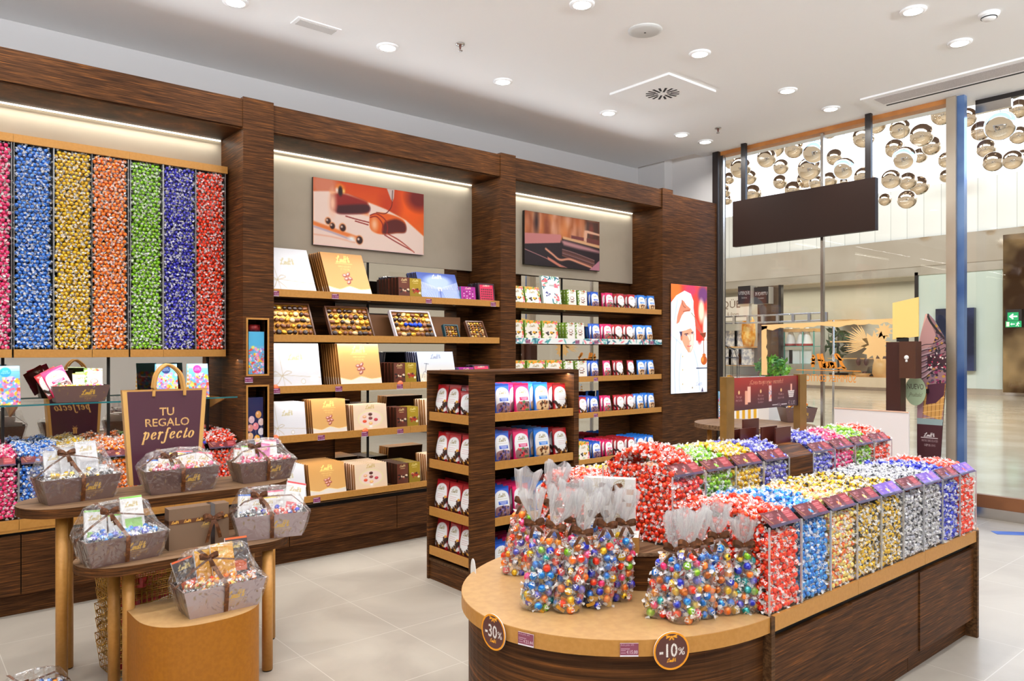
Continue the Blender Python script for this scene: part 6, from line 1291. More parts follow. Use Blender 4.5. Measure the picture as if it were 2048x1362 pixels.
c.poly([u(1852,810), u(1856,770), u(1890,765), u(1888,790), u(1872,806)], (86,40,60)); c.rect(*u(1833, 1000), *u(1893, 838), (150,170,170)); c.rect(*u(1833, 1000), *u(1893, 850), (74,30,36)); c.logo(u(1859, 0)[0], u(0, 874)[1], Wc*.36, (240,236,236), .05); c.rect(*u(1842, 877), *u(1876, 875.5), (230,220,220)); c.text('MAITRE CHOCOLATIER', u(1860, 0)[0], u(0, 884)[1], h=.03, wd=Wc*.55, col=(230,220,220)); c.text('DEPUIS 1845', u(1860, 0)[0], u(0, 893)[1], h=.03, wd=Wc*.36, col=(230,220,220))
out = [(1841,1000), (1834,905), (1834,838), (1835,800), (1833.5,700), (1845,655), (1851,629), (1857,628), (1868,640), (1889,676), (1892,690), (1892,760), (1886,838), (1876,1000)]
from mathutils.geometry import tessellate_polygon
def cut_print(name, cv, outline, X, y_left, z_bot, parent, thick=.012):
    """a printed sheet cut to an outline: fine grid cells inside the outline, with a backing of real thickness"""
    P = np.array(outline); ny, nx = cv.a.shape[:2]; gx = np.linspace(0, cv.w, nx); gy = np.linspace(0, cv.h, ny)
    cxm, cym = np.meshgrid((gx[:-1]+gx[1:])/2, (gy[:-1]+gy[1:])/2); ins = np.zeros(cxm.shape, bool)
    for a, b in zip(P, np.roll(P, -1, 0)): ins ^= ((a[1] > cym) != (b[1] > cym)) & (cxm < (b[0]-a[0])*(cym-a[1])/(b[1]-a[1]+1e-12)+a[0])
    idx = np.arange(nx*ny).reshape(ny, nx); G = np.meshgrid(gx, gy); V = np.stack([np.full(nx*ny, X), y_left-G[0].ravel(), z_bot+G[1].ravel()], 1)
    Q = np.stack([idx[:-1, :-1], idx[:-1, 1:], idx[1:, 1:], idx[1:, :-1]], -1)[ins]; obj(name, MB().add(V, [tuple(map(int, r_)) for r_ in Q], 0, srgb_lin(cv.a.reshape(-1, 3))), 'print_matt', parent)
    n = len(P); T = tessellate_polygon([[Vector((a, b, 0)) for a, b in P]]); B_ = [(X+e, y_left-a, z_bot+b) for e in (.0008, thick) for a, b in P]
    obj('backing_board', MB().add(B_, [tuple(t_) for t_ in T]+[tuple(n+i for i in t_)[::-1] for t_ in T]+[(i, (i+1) % n, n+(i+1) % n, n+i) for i in range(n)]), 'frame', parent)
t = thing('ice_cream_standee', 'cut-out poster of a chocolate ice cream cone against the window post', 'poster', (SX, (ya+yb)/2, 0)); cut_print('printed_cone', c, [u(*p) for p in out], SX, ya, zb, t)
obj('foot', MB().box(SX+.012, SX+.2, yb+.06, ya-.1, 0, zb+.25), 'frame', t)
NXp = 7.60; ya2, zt2 = on_x(1810, 752, NXp); yb2, zb2 = on_x(1852, 812, NXp); w_, h_ = ya2-yb2, zt2-zb2
c = Cv(w_, h_, 90, (176,196,160)); c.text('NUEVO', w_/2, h_*.56, h=h_*.26, wd=w_*.78, col=(60,40,36)); c.text('¡Pruébalo!', w_/2, h_*.3, h=h_*.2, wd=w_*.66, col=(90,80,60), shear=.4)
t = thing('round_sign', 'pale green round sign announcing a novelty beside the cone', 'sign', (NXp, (ya2+yb2)/2, zb2)); obj('pin', MB().box(NXp+.004, SX, (ya2+yb2)/2-.02-.08, (ya2+yb2)/2-.08, (zt2+zb2)/2-.02, (zt2+zb2)/2+.02), 'frame', t); cut_print('printed_round', c, [(w_/2+w_/2*math.cos(a), h_/2+h_/2*math.sin(a)) for a in np.linspace(0, 2*PI, 41)[:-1]], NXp, ya2, zb2, t, .004)
# gold film decals on the inside of the window
DXW = 7.80; gd = mat('gold_window_film', (250,206,140), .5); god = mat('orange_window_film', (240,150,50), .5)
def wpoly(pts): return [(DXW, *on_x(px, py, DXW)) for px, py in pts]
def dec(name, polys, m_, lab, cat):
    b = MB()
    for P in polys:
        V = wpoly(P); n = len(V); T = tessellate_polygon([[Vector((-v[1], v[2], 0)) for v in V]]); V2 = V+[(x+.002, y, z) for x, y, z in V]; b.add(V2, [tuple(t_) for t_ in T]+[tuple(n+i for i in t_)[::-1] for t_ in T]+[(i, (i+1) % n, n+(i+1) % n, n+i) for i in range(n)])
    return tag(obj(name, b, m_), lab, cat)
q = random.Random(2); L1 = [(1523+k*7.4, 650-k*.37) for k in range(37)]; L2 = [(x, y+9+q.uniform(-2.5, 3)) for x, y in L1[::-1]]; dec('window_decal_band', [L1+L2], gd, 'ragged golden film band running along the shop window', 'window decal')
V1 = [(1523, 652+k*7) for k in range(15)]; dec('window_decal_band', [V1+[(1533+q.uniform(-2, 2), y) for x, y in V1[::-1]]], gd, 'ragged golden film strip going down the shop window', 'window decal')
pol = []
for k in range(15): a = PI*.62+k*.115; r_ = 48+6*(k % 2); pol.append([(1738, 690), (1738+r_*.62*math.cos(a-.045), 690-r_*.62*math.sin(a-.045)), (1738+r_*math.cos(a), 690-r_*math.sin(a)*.9), (1738+r_*.62*math.cos(a+.045), 690-r_*.62*math.sin(a+.045))])
dec('palm_leaf_decal', pol, gd, 'golden fan palm leaf film on the shop window', 'window decal')
mo = []
for k in range(26):
    a = -PI*.15-2*PI*k/26; r_ = 30 if k % 2 else 20+4*math.sin(k); mo.append((1752+r_*1.05*math.cos(a), 692-r_*math.sin(a)*1.05))
dec('monstera_leaf_decal', [mo], gd, 'golden split monstera leaf film on the shop window', 'window decal')
dec('hibiscus_decal', [[(1768+(19 if k % 2 else 11)*math.cos(2*PI*k/20), 662-(17 if k % 2 else 10)*math.sin(2*PI*k/20)) for k in range(20)]], gd, 'golden blossom film at the corner of the window band', 'window decal')
b = MB(); yc, zc = on_x(1655, 741, DXW); logo_mesh(b, (DXW-.001, yc, zc), (0, 1, 0), (0, 0, 1), 0, .02, .40, th=.03, sub=False, lift=-.002); b.box(DXW-.002, DXW, yc-.36, yc+.36, zc-.004, zc+.004); letters(b, 'SUMMER EDITION', (DXW-.001, yc, zc), (0, 1, 0), (0, 0, 1), 0, -.12, h=.11, wd=.62, lift=-.002)
tag(obj('window_lettering', b, god), 'orange lettering on the shop window, seen reversed from inside', 'window lettering')

# chef panel
c = Cv(.68, 1.245, 150, (250,250,252)); X0, Z0 = 1340, 568; cx = lambda x: (x-82)/404*.68; cyy = lambda y: (1290-y)/1215*1.245
g_ = lambda *p: [(cx(a), cyy(b)) for a, b in p]
c.rect(0, cyy(700), .68, 1.245, (226,60,40)); c.ell(cx(120), cyy(130), .12, .14, (244,110,30), 14); c.ell(cx(440), cyy(170), .1, .1, (110,50,110), 14); c.ell(cx(300), cyy(120), .12, .08, (200,50,90), 14); c.ell(cx(420), cyy(360), .055, .13, (250,220,190), 8); c.ell(cx(470), cyy(560), .05, .18, (252,240,230), 8); c.ell(cx(400), cyy(640), .05, .1, (220,50,40), 6)
c.poly(g_((84,280),(140,200),(230,140),(300,170),(330,250),(330,330),(345,460),(355,560),(360,740),(400,790),(484,820),(484,1286),(84,1286)), (238,241,250), sm=False)
c.poly(g_((84,480),(84,300),(150,250),(180,260),(150,400),(135,520)), (226,230,244), 6); c.poly(g_((140,520),(150,430),(170,350),(205,245),(225,260),(250,300),(300,340),(290,370),(230,380),(200,420),(170,500)), (214,130,100), sm=False); c.line(g_((200,250),(215,310),(240,330)), .01, (150,70,50)); c.line(g_((215,375),(290,355)), .008, (150,60,40))
c.poly(g_((190,600),(300,560),(340,620),(335,700),(325,780),(300,835),(270,835),(230,770),(200,700)), (228,158,126), sm=False); c.poly(g_((260,640),(330,620),(335,720),(320,790),(290,830),(285,700)), (246,214,198), 5); c.ell(cx(195), cyy(660), .02, .045, (200,120,90)); c.poly(g_((172,600),(205,600),(200,640),(190,660)), (50,50,90))
c.line(g_((230,628),(268,622)), .012, (80,50,50)); c.line(g_((306,612),(332,600)), .010, (90,60,60)); c.ell(cx(250), cyy(640), .013, .007, (50,70,130)); c.ell(cx(318), cyy(618), .011, .006, (50,70,130)); c.line(g_((290,640),(300,690),(284,712)), .006, (200,120,90)); c.line(g_((262,762),(284,766),(302,758)), .010, (200,70,80))
c.poly(g_((175,590),(190,470),(240,400),(330,390),(345,470),(340,600),(300,555),(240,585)), (252,252,254), sm=True)
for y in (880, 1030, 1190): c.ell(cx(209), cyy(y), .008, .011, (176,150,50))
c.ell(cx(318), cyy(1235), .010, .011, (130,110,60)); c.line(g_((190,760),(200,850),(270,850)), .008, (200,210,230)); [c.line(g_(*a_), .016, (176,190,222), 7) for a_ in (((140,700),(120,1000),(130,1280)), ((84,640),(150,700),(190,740)), ((330,800),(380,1000),(400,1270)), ((150,250),(140,330),(120,470)), ((300,190),(318,300),(322,380)), ((190,850),(170,1100),(180,1270)))]; c.logo(cx(395), cyy(1215), .12, (170,180,200), .05)
c.line(g_((305,385),(345,435)), .010, (110,100,60)); 
for k in range(5): c.line(g_((345,435), (345+18*k, 520+14*k), (440, 640)), .004, (150,130,110))
c.poly(g_((400,620),(475,600),(470,650),(452,670),(440,660)), (130,50,20)); c.line(g_((448,640),(450,860)), .012, (140,60,20)); c.ell(cx(450), cyy(925), .06, .055, (186,84,20)); c.ell(cx(435), cyy(915), .02, .03, (240,150,60), 4); c.ell(cx(452), cyy(866), .034, .02, (200,100,30)); c.rect(cx(360), cyy(1022), .68, cyy(1008), (60,70,90)); c.poly(g_((418,1286),(432,1230),(445,1286)), (70,60,90))
t = thing('light_box', 'tall backlit panel of a chef drizzling chocolate on the end panel', 'light box', (7.17, YF-.02, 1.105)); obj('backlit_picture', MB().panel(c, (6.835, YF-.022, 1.105), (7.515, YF-.022, 1.105), (6.835, YF-.022, 2.35)), 'print_lit', t); obj('housing', MB().box(6.832, 7.518, YF-.0215, YF-.001, 1.102, 2.353), 'frame', t)
# the two wall pictures
c = Cv(1.08, .55, 250, (240,110,20)); P_ = lambda x, y: ((x-97)/1578*1.08, (1-((y-100-(x-97)*.165)/(945-(x-97)*.06)))*.55); gp = lambda *p: [P_(*a) for a in p]
c.vgrad((250,130,40), (220,70,10)); c.ell(.10, .5, .12, .12, (220,130,100), 20); c.ell(.95, .42, .12, .18, (250,96,10), 24); c.ell(1.02, .5, .12, .1, (120,20,16), 20); c.ell(.72, .40, .1, .12, (206,60,10), 24)
c.poly(gp((97,300),(320,300),(560,340),(850,460),(1100,560),(1400,720),(1676,950),(1676,1205),(97,1050)), (248,222,210), 3, sm=False); c.poly(gp((320,300),(700,420),(830,450),(840,640),(700,600),(400,560)), (244,120,30), 8, .8); c.vgrad((246,214,206), (246,214,206), 0, .01)
c.poly(gp((330,350),(480,330),(780,430),(835,480),(835,600),(520,620),(400,600),(330,540)), (150,30,24), 6, sm=True); c.poly(gp((420,500),(820,490),(830,600),(520,615),(400,590)), (70,22,30), 5, sm=True); c.ell(*P_(350, 470), .03, .09, (252,200,170), 10); c.ell(*P_(455, 300), .022, .04, (50,20,20), 4); c.ell(*P_(455, 250), .04, .03, (244,140,40), 6, .8); c.ell(*P_(410, 285), .012, .018, (255,240,230), 4); c.ell(*P_(500, 300), .012, .016, (255,210,120), 4); c.ell(*P_(455, 290), .018, .034, (40,16,18), 3)
c.poly(gp((860,650),(1000,600),(1250,660),(1380,740),(1390,880),(1250,895),(1050,910),(930,880),(865,810)), (236,100,24), 3, sm=True); c.poly(gp((1090,730),(1250,700),(1385,770),(1388,885),(1250,893),(1060,905),(1050,800)), (96,26,22), 5, sm=True); c.ell(*P_(930, 770), .03, .05, (252,190,150), 10)
for A in (((530,650),(660,690),(850,740)), ((660,720),(840,775)), ((870,640),(960,620),(1080,700),(1120,800),(1110,900)), ((870,670),(960,660),(1040,750),(1055,850)), ((1110,900),(1300,1000),(1525,1170)), ((1080,920),(1250,1020),(1500,1150))): c.line(gp(*A), .010, (150,24,16)); 
c.line(gp((1110,905),(1300,1010),(1520,1165)), .005, (240,150,120)); c.line(gp((1190,420),(1180,520),(1120,600),(1060,620),(960,600)), .008, (120,30,20)); c.poly(gp((1110,268),(1225,280),(1215,400),(1195,450),(1170,420)), (220,196,190), 2); c.line(gp((1195,300),(1190,430)), .008, (90,50,40))
c.line(gp((97,745),(350,840),(680,960)), .035, (240,130,60), 4); c.line(gp((97,790),(350,880),(600,980)), .014, (190,170,190), 3); c.line(gp((97,900),(350,940),(650,1020)), .010, (240,180,150), 3)
for x, y, r_ in ((290,715,.026), (345,785,.026), (485,810,.031), (715,985,.034)): c.ell(*P_(x, y), r_, r_*1.1, (230,120,40), 4); c.ell(*P_(x+3, y+3), r_*.85, r_*.95, (50,16,16), 2); c.ell(*P_(x-12, y-12), r_*.3, r_*.3, (255,230,210), 3)
c.ell(*P_(610, 965), .03, .018, (250,250,250), 6)
t = thing('wall_picture', 'orange picture of pralines under a dripping nozzle above the gift box bay', 'picture', (3.25, 5.775, 2.465)); obj('printed_front', MB().panel(c, (2.715, 5.762, 2.466), (3.793, 5.762, 2.466), (2.715, 5.762, 3.02)), 'print_matt', t); obj('panel', MB().box(2.715, 3.793, 5.7625, 5.786, 2.466, 3.02), 'frame', t)
c = Cv(1.1, .55, 230, (40,22,26)); P_ = lambda x, y: ((x-183)/1425*1.1, (1-((y-108-(x-183)*.163)/(1040-(x-183)*.065)))*.55); gp = lambda *p: [P_(*a) for a in p]
c.rect(0, .29, 1.1, .55, (176,96,50)); q = random.Random(9)
for k in range(60): c.ell(q.uniform(.0, 1.05), q.uniform(.33, .56), q.uniform(.012, .05), q.uniform(.04, .12), q.choice([(236,170,130),(250,200,160),(224,130,60),(120,50,24),(244,190,170),(200,100,40)]), 10, .55)
c.ell(.16, .45, .03, .12, (50,20,14), 10); c.rect(.88, .33, 1.1, .55, (50,26,20), 12, .8); c.ell(.97, .44, .035, .07, (130,60,44), 8)
c.poly(gp((183,540),(830,575),(850,610),(830,740),(183,755)), (206,130,130), 2); c.vgrad((40,24,30), (40,24,30), 0, .0); c.poly(gp((183,755),(850,735),(870,640),(1608,850),(1608,1280),(183,1140)), (36,20,28), 2)
c.poly(gp((880,610),(1608,790),(1608,850),(880,660)), (226,176,130), 2); c.poly(gp((1040,590),(1290,640),(1290,700),(1040,650)), (120,56,56), 2); c.poly(gp((1300,500),(1360,500),(1608,575),(1608,610),(1360,555),(1345,720),(1290,700)), (232,180,150), 2); c.poly(gp((1345,650),(1608,700),(1608,790),(1345,730)), (120,60,54), 2)
c.poly(gp((850,700),(900,690),(1400,830),(1608,900),(1608,940),(1200,860),(900,780)), (190,136,140), 6)
for k in range(6): c.line(gp((870,860+24*k),(1100,930+26*k),(1500,1080+22*k)), .008, [(226,170,160),(150,90,80),(190,120,90)][k % 3], 2, .8)
c.line(gp((560,850),(680,950),(820,1060),(1000,1050),(1200,1120),(1440,1210)), .022, (232,160,130), 3); c.line(gp((183,855),(500,1000),(960,1220)), .007, (200,140,140)); c.poly(gp((590,1000),(720,1080),(860,1180),(960,1220),(820,1200),(600,1060)), (214,130,110), 2); c.poly(gp((1608,1080),(1608,1280),(1390,1265)), (196,130,150), 2)
t = thing('wall_picture', 'brown picture of chocolate sheets in a drawer above the pouch bay', 'picture', (5.55, 5.775, 2.47)); obj('printed_front', MB().panel(c, (5.005, 5.752, 2.472), (6.105, 5.752, 2.472), (5.005, 5.752, 3.02)), 'print_matt', t); obj('panel', MB().box(5.005, 6.105, 5.7525, 5.786, 2.472, 3.02), 'frame', t)

# ------------------------------------------------------------------ the mall beyond the window
struct('floor_mall', MB().box(8.25, 36, -14, 30, -.1, -.002), 'mall_floor')
FX = 30.0
def fb_(px0, px1, py0, py1, X0=FX, th=.2):
    a, zt = on_x(px0, py0, X0); b, _ = on_x(px1, py0, X0); zb = on_x(px1, py1, X0)[1]; return MB().box(X0, X0+th, min(a, b), max(a, b), min(zt, zb), max(zt, zb))
sky_m = emit('skylight_panel', (240,244,255), 1.5)
struct('ceiling_mall', MB().box(8.7, 30, -14, 30, 13.0, 13.1), mat('mall_soffit', (84,62,46), .6))
struct('wall_mall_luminous', MB().box(30, 30.1, -14, 30, 7.75, 13.0), sky_m)
m_ = MB()
for k in range(34): m_.box(8.62, 8.96, 5.5-k*.16, 5.515-k*.16, 4.22, 4.26)
for k in range(3): m_.box(8.62+k*.16, 8.635+k*.16, .2, 5.5, 4.22, 4.26)
struct('ceiling_lattice', m_, mat('lattice_brown', (60,40,28), .5))
sl = mat('slat_wall', (238,238,232), .6); b_ = sl.node_tree.nodes['Principled BSDF']; tc = N(sl, 'ShaderNodeTexCoord'); wv = N(sl, 'ShaderNodeTexWave', wave_type='BANDS', bands_direction='Y', wave_profile='SAW'); wv.inputs['Scale'].default_value = .52; L(sl, tc.outputs['Object'], wv.inputs['Vector'])
r_ = ramp(sl, [(0, (170,172,166)), (.05, (240,240,234)), (1, (236,236,230))]); L(sl, wv.outputs['Fac'], r_.inputs[0]); L(sl, r_.outputs[0], b_.inputs['Base Color'])
struct('wall_mall_slats', MB().box(FX, FX+.3, -14, 30, 5.83, 7.75), sl)
struct('trim_20', MB().box(FX-.1, FX+.3, -14, 30, 4.75, 5.83), noisy('mirror_fascia', (214,208,198), (224,220,212), .4, .07, 1.0, bump=.02))
struct('trim_21', MB().box(FX-.05, FX+.3, -14, 30, 4.42, 4.75), noisy('brushed_fascia', (180,172,158), (196,190,178), .6, .25, .7))
inner = mat('shop_interior', (172,172,164), .7)
struct('wall_mall_back', MB().box(FX+3.2, FX+3.3, -14, 30, 0, 4.6), inner)
struct('ceiling_mall_shop', MB().box(FX+.3, FX+3.2, -14, 30, 4.5, 4.6), inner)
area('opposite_shop_lamp', (FX+1.8, 14, 4.4), (0, 0, 0), 2.0, 16, 330, (1, .88, .7))
struct('wall_mall_pier', fb_(1515, 1557, 570, 775), noisy('bronze_pier', (96,72,58), (126,108,92), .5, .15, .7))
struct('wall_mall_frosted', fb_(1834, 2005, 540, 779), noisy('frosted_panel', (196,208,196), (206,216,208), .4, .25))
struct('wall_mall_bronze', fb_(2006, 2200, 470, 792, FX-.3), noisy('bronze_cladding', (70,48,30), (176,150,110), .55, .12, .8))
struct('trim_22', fb_(1557, 1834, 750, 778), noisy('sill_stone', (206,188,160), (216,198,170), 1, .4))
struct('trim_25', MB().box(FX+.3, FX+3.2, 8, 24, 0, .35), 'sign_white')
struct('window_4', fb_(1557, 1834, 573, 750, FX, .03), 'glass')
struct('trim_23', fb_(1829, 1836, 545, 778, FX-.05), 'frame'); struct('trim_24', fb_(1557, 1562, 570, 760, FX-.05), 'frame')
def far(name, m_, mt, lab, cat, group=None): return tag(obj(name, m_, mt), lab, cat, group)
far('digital_screen', fb_(1871, 1948, 618, 742, FX-.2, .22), noisy('dark_screen', (16,26,56), (50,60,100), .9, .15), 'dark portrait screen on the frosted panel across the mall', 'screen')
def sgn(px0, px1, py0, py1, base, txts, lab, X=FX-.4, mirror=False, col=(240,240,240), nx=90):
    a, zt = on_x(px0, py0, X); b, zb = on_x(px1, py1, X); w_, h_ = a-b, zt-zb; c = Cv(w_, h_, nx, base)
    for tx, uu, vv, hh, ww in txts: c.text(tx, w_*uu, h_*vv, h=h_*hh, wd=w_*ww, col=col)
    if mirror: c.flip()
    m_ = MB().panel(c, (X-.001, a, zb), (X-.001, b, zb), (X-.001, a, zt)); m_.box(X, FX+.02, b, a, zb, zt, 0, (.8, .78, .74)); return tag(obj('shop_sign', m_, 'print_matt'), lab, 'sign')
sgn(1476, 1501, 573, 607, (30,24,24), [('UTERQÜE', .5, .52, .26, .86), ('fashion', .5, .3, .14, .4)], 'dark hanging fashion shop sign across the mall')
sgn(1508, 1537, 575, 607, (36,28,28), [('UTERQÜE', .5, .52, .26, .84), ('weekend', .5, .3, .14, .4)], 'dark fashion shop sign seen from its reversed side', mirror=True)
sgn(1400, 1498, 598, 641, (226,216,200), [('UTERQÜE', .42, .55, .42, .82), ('for & from', .62, .2, .24, .36)], 'pale fashion shop fascia with dark serif lettering', FX-.2, col=(90,60,40), nx=150)
a, zt = on_x(2015, 625, FX-.7); b, zb = on_x(2037, 641, FX-.7); c = Cv(a-b, zt-zb, 44, (20,150,90)); w_, h_ = c.w, c.h; c.poly([(w_*.12,h_*.5),(w_*.5,h_*.86),(w_*.56,h_*.7),(w_*.42,h_*.58),(w_*.9,h_*.58),(w_*.9,h_*.42),(w_*.42,h_*.42),(w_*.56,h_*.3),(w_*.5,h_*.14)], (244,250,246))
t = thing('exit_sign', 'green and white arrow exit sign on the bronze cladding', 'sign', (FX-.7, (a+b)/2, zb)); obj('arrow_plate', MB().panel(c, (FX-.7, a, zb), (FX-.7, b, zb), (FX-.7, a, zt)), 'print_lit', t)
a, zt = on_x(2011, 642.5, FX-.7); b, zb = on_x(2043, 654, FX-.7); c = Cv(a-b, zt-zb, 60, (20,150,90)); w_, h_ = c.w, c.h; c.rect(w_*.06, h_*.14, w_*.24, h_*.86, (244,236,200)); c.line([(w_*.34,h_*.5),(w_*.56,h_*.5)], h_*.14, (244,250,246)); c.poly([(w_*.3,h_*.5),(w_*.4,h_*.72),(w_*.4,h_*.28)], (244,250,246)); c.ell(w_*.8, h_*.76, w_*.035, h_*.1, (244,250,246)); c.line([(w_*.78,h_*.64),(w_*.74,h_*.4)], h_*.16, (244,250,246)); c.line([(w_*.74,h_*.42),(w_*.66,h_*.2)], h_*.1, (244,250,246)); c.line([(w_*.75,h_*.4),(w_*.82,h_*.16)], h_*.1, (244,250,246)); c.line([(w_*.7,h_*.58),(w_*.88,h_*.56)], h_*.09, (244,250,246))
obj('runner_plate', MB().panel(c, (FX-.7, a, zb), (FX-.7, b, zb), (FX-.7, a, zt)), 'print_lit', t); obj('mounting', MB().box(FX-.69, FX-.35, b, a, zb, zt+.4), 'frame', t)
# inside the shop windows opposite
wd = noisy('light_wood', (206,156,96), (226,180,120), 1.5, .4)
for i, (a0, a1, yy) in enumerate(((1660, 1725, 682), (1655, 1722, 716), (1653, 1828, 752), (1650, 1700, 640))):
    s = far('display_ledge', fb_(a0, a1, yy, yy+2.5, FX+1.6, 1.6), wd, ['small wooden wall shelf high in the shop opposite', 'middle wooden wall shelf in the shop opposite', 'long wooden wall shelf with accessories in the shop opposite', 'upper wooden wall shelf in the shop opposite'][i], 'shelf')
for i, (px, py, sx_, sz_, cc) in enumerate(((1714, 752, .30, .22, (150,110,50)), (1731, 752, .22, .2, (90,40,30)), (1748, 752, .42, .42, (50,40,30)))):
    Y_, Z_ = on_x(px, py, FX+1.9); m_ = MB().lathe([(sx_*.9, 0), (sx_, sz_*.4), (sx_*.8, sz_*.9), (sx_*.3, sz_)], n=14, ay=.6); far('handbag', m_, mat('bag_leather_%d' % i, cc, .4), ['gold clutch bag on the long shelf opposite', 'red brown purse on the long shelf opposite', 'black framed handbag on the long shelf opposite'][i], 'bag').location = (FX+1.9, Y_, Z_)
for i, (px, w1, w2) in enumerate(((1725, .42, .5), (1762, .6, .42))):
    Y_, Z_ = on_x(px, 806, FX+.9); zt_ = on_x(px, 790-10, FX+.9)[1]; t = thing('stump_stand', ['tapered light wood stump carrying sandals in the window opposite', 'round light wood stump carrying sandals in the window opposite'][i], 'stand', (FX+.9, Y_, .0))
    z0_ = on_x(px, 752, FX+.9)[1]; obj('stump', MB().lathe([(w2*.45, 0), (w2*.5, z0_*.0+.2), (w1*.8, on_x(px, 781, FX+.9)[1]+.35)], n=20) if i == 0 else MB().lathe([(.18, 0), (w1*.55, .3), (w1*.52, .6), (.24, .9)], n=20), wd, t, loc=(0, 0, .35)); 
    for sg in (-1, 1): obj('sandal', MB().ball((0, sg*.16, 0), .17, 0, 2, sc_=(.8, .55, 1.0)), mat('sandal_brown', (70,34,20), .5), t, loc=(0, 0, 1.22 if i else 1.12))
t = thing('glass_showcase', 'tall glass jewellery showcase with white busts in the shop opposite', 'showcase', (FX+.9, on_x(1600, 700, FX+.9)[0], 0))
obj('top_board', fb_(1565, 1628, 658, 663, FX+.6, .9), wd, t); 
for yy in (692, 727): obj('glass_shelf', fb_(1567, 1627, yy, yy+1.2, FX+.6, .9), mat('green_glass', (120,180,170), .2), t)
for px in (1567, 1604, 1626): obj('upright', fb_(px, px+2, 662, 752, FX+.6, .06), mat('green_edge', (110,170,160), .2), t)
for i, (px, py) in enumerate(((1584, 692), (1606, 692), (1617, 692))):
    Y_, Z_ = on_x(px, py, FX+1.0); obj('bust', MB().lathe([(.3, 0), (.28, .1), (.2, .4), (.09, .65), (.08, .8)], n=16, ay=.8), 'paper_white', t, loc=(0, Y_-t.location.y, Z_)); obj('necklace', MB().lathe([(.31, .0), (.31, .1)], n=16, ay=.8), mat('red_beads', (170,40,30), .4), t, loc=(0, Y_-t.location.y, Z_))
for i, (px, py) in enumerate(((1577, 727), (1591, 727), (1614, 727))): Y_, Z_ = on_x(px, py, FX+1.0); obj('display_card', MB().box(0, .04, -.25, .25, 0, .6), 'paper_white', t, loc=(0, Y_-t.location.y, Z_))
for i, yy in enumerate((693, 730)): far('display_ledge', fb_(1436, 1512, yy, yy+2.5, FX+.85, 2.4), wd, ['upper wooden ledge with scarves across the mall', 'lower wooden ledge with folded garments across the mall'][i], 'shelf')
for i, (px, py) in enumerate(((1462, 693), (1482, 693), (1470, 730), (1490, 730), (1450, 730))):
    Y_, Z_ = on_x(px, py, FX+.9); tag(obj('garment_stack', MB().box(FX+.9, FX+1.1, Y_-.35, Y_+.35, Z_, Z_+.75), noisy('print_fabric%d' % i, (226,220,210), (150,150,160), 6, .7), None), ['patterned folded scarf nearest the window frame, upper tier opposite', 'patterned folded scarf by the yellow scarves, upper tier opposite', 'pale folded garment in the middle of the lower tier opposite', 'pale folded garment near the bronze pier opposite', 'pale folded garment by the flower cage opposite'][i], 'garment')
Y_, Z_ = on_x(1497, 700, FX+.9); far('hanging_scarf', MB().lathe([(.22, 0), (.32, .4), (.3, 1.1), (.12, 1.5)], n=12), noisy('amber_scarf', (230,150,30), (250,210,120), 5, .6), 'amber scarves hanging in the lit shop opposite', 'scarf').location = (FX+.9, Y_, on_x(1497, 693, FX+.85)[1])
# potted fig tree in the shop opposite, shrubs nearer the window
def leafy(name, loc, rad, n, cols, lab, cat, hz=1.0, ls=.09, seed=1):
    q = random.Random(seed); t = thing(name, lab, cat, loc); m_ = MB()
    for k in range(n):
        d = Vector((q.gauss(0, 1), q.gauss(0, 1), q.gauss(0, 1))).normalized()*rad*q.uniform(.45, 1); d.z = d.z*hz+rad*hz; u_ = Vector((q.gauss(0, 1), q.gauss(0, 1), q.gauss(0, 1))).normalized()*ls; v_ = u_.cross(Vector((q.gauss(0, 1), q.gauss(0, 1), q.gauss(0, 1)))).normalized()*ls*.45
        m_.add([tuple(d-u_), tuple(d+v_), tuple(d+u_), tuple(d-v_)], [(0, 1, 2, 3)])
    tag(obj('foliage', m_, noisy(name+'_green', cols[0], cols[1], 6, .5), t, loc=(0, 0, 0)), kind='stuff'); return t
Y_, Z_ = on_x(1655, 700, FX+1.2); t = leafy('potted_fig', (FX+2.2, Y_, .0), .6, 50, ((20,50,26),(60,96,50)), 'dark leafy fig plant behind the shop window opposite', 'plant', 1.5, .26, 3); 
for ch in t.children: ch.location = (0, 0, 1.1)
obj('pot', MB().lathe([(.3, 0), (.4, .6)], n=18), 'frame', t, loc=(0, 0, 0)); obj('stem', MB().tube([(0, 0, .5), (.1, .1, 1.6), (0, 0, 2.4)], .05), 'frame', t, loc=(0, 0, 0))
Y_, Z_ = on_x(1545, 757, 9.0); t = leafy('green_shrub', (9.0, Y_, 0), .22, 260, ((70,140,20),(140,200,60)), 'bright green shrub just outside the shop window', 'plant', .7, .045, 4)
for ch in t.children: ch.location = (0, 0, Z_)
obj('planter', MB().box(-.16, .16, -.26, .26, 0, Z_+.02), 'paper_white', t, loc=(0, 0, 0))
Y_, Z_ = on_x(1449, 760, 9.2); t = thing('birdcage', 'black wire birdcage with yellow flowers standing outside the window', 'birdcage', (9.2, Y_, 0)); m_ = MB(); zt_ = on_x(1449, 690, 9.2)[1]; z0_ = on_x(1449, 830, 9.2)[1]; rr = .2
for k in range(12): a = 2*PI*k/12; m_.tube([(rr*math.cos(a), rr*math.sin(a), z0_), (rr*math.cos(a), rr*math.sin(a), zt_-.18), (rr*.8*math.cos(a), rr*.8*math.sin(a), zt_-.07), (0, 0, zt_)], .004, n=4)
for z in (z0_, (z0_+zt_)/2, zt_-.18): m_.tube([(rr*math.cos(2*PI*k/20), rr*math.sin(2*PI*k/20), z) for k in range(20)], .005, n=4, close=True)
obj('wire_mesh', m_, 'black', t, loc=(0, 0, 0)); obj('stand', MB().lathe([(.16, 0), (.16, z0_)], n=20), 'frame', t, loc=(0, 0, 0))
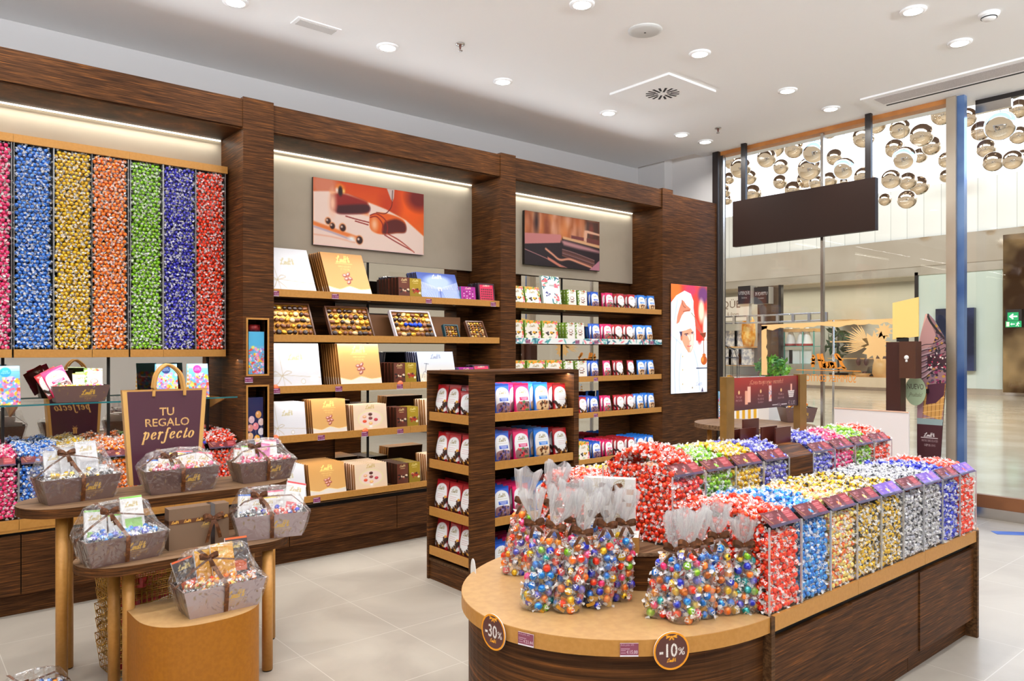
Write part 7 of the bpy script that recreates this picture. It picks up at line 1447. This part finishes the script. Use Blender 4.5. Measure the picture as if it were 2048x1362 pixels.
fm = MB(); q = random.Random(6)
for k in range(26): fm.ball((q.uniform(-.14, .14), q.uniform(-.14, .14), z0_+q.uniform(.05, .55)), .045, 0, 1, sc_=(1, 1, .6))
tag(obj('flowers', fm, noisy('yellow_petals', (250,190,20), (220,120,10), 14, .5), t, loc=(0, 0, 0)), kind='stuff')
Y_ = on_x(1560, 640, 9.6); m_ = MB(); Ya, Za = on_x(1441, 655, 9.6); Yb, Zb = on_x(1652, 641, 9.6)
t = thing('metal_rail', 'steel double rail stretched outside across the shop window', 'rail', (9.6, (Ya+Yb)/2, 0))
for dz in (0, .10): obj('rail', MB().tube([(9.6, Ya, Zb+dz), (9.6, Yb, Zb+dz)], .012), 'steel', t)
for k in range(8): Yk = Ya+(Yb-Ya)*k/7; obj('bracket', MB().box(9.585, 9.615, Yk-.02, Yk+.02, Zb-.01, Zb+.11), 'steel', t)
for Yk in (Ya+.1, Yb-.1): obj('post', MB().tube([(9.6, Yk, 0), (9.6, Yk, Zb)], .015), 'steel', t)
# mirror balls hung in the atrium
SPH = [(180,520,48),(230,555,65),(165,615,38),(282,610,45),(140,690,40),(155,735,35),(130,790,22),(180,845,22),(300,700,55),(378,500,60),(420,435,68),(535,445,62),(460,550,48),(455,635,45),(530,680,55),(648,465,70),(620,560,72),(600,620,55),(660,640,45),(735,345,50),(765,495,52),(818,560,68),(735,625,50),(930,380,68),(1000,305,62),(930,605,60),(820,635,32),(1135,335,63),(1105,445,58),(1258,370,72),(1160,500,72),(1250,485,48),(1315,430,60),(1085,620,60),(1180,630,55),(1245,655,60),(1050,735,40),(1175,735,58),(1375,250,70),(1400,510,50),(1400,600,45),(1410,640,40),(1515,270,60),(1500,680,36),(1595,345,62),(1705,315,92),(1625,445,58),(1810,220,60),(1810,370,55),(1665,520,62),(1680,580,45),(1775,510,60),(1835,480,40),(1780,110,60)]
CHB = MB().ball((0, 0, 0), 1.0, 0, 3).mesh('mirror_ball', ['chrome'])
for kb_, (sx_, sy_, r_) in enumerate(SPH):
    px, py, rp = 1400+sx_/2.838, 140+sy_/2.838, r_/2.838; R_ = .25*(.82+.18*(kb_ % 3)); d = R_*F/rp*1.12
    p = at_d(px, py, d)
    while p[2] > 8.5: R_ *= .93; d *= .93; p = at_d(px, py, d)
    t = thing('hanging_mirror_ball', 'shiny mirror ball hanging in the atrium above the mall', 'ornament', (p[0], p[1], p[2]-R_), group='mirror balls hanging in the atrium')
    o = bpy.data.objects.new('ball', CHB); C.objects.link(o); o.parent = t; o.scale = (R_,)*3; o.location = (0, 0, R_)
    obj('wire', MB().tube([(0, 0, 2*R_), (0, 0, 13-p[2]+R_)], .004, n=4), 'steel', t, loc=(0, 0, 0))
# exit mat lettering on the floor by the door
x, y = on_z(2030, 1067, 0); tag(obj('floor_sticker', MB().box(x-.17, x+.17, y-.06, y+.06, .0005, .002), noisy('blue_sticker', (40,80,160), (60,100,180), 4, .5), None, rot=0), 'blue strip sticker on the floor before the door', 'floor sticker').rotation_euler = (0, 0, -.85)
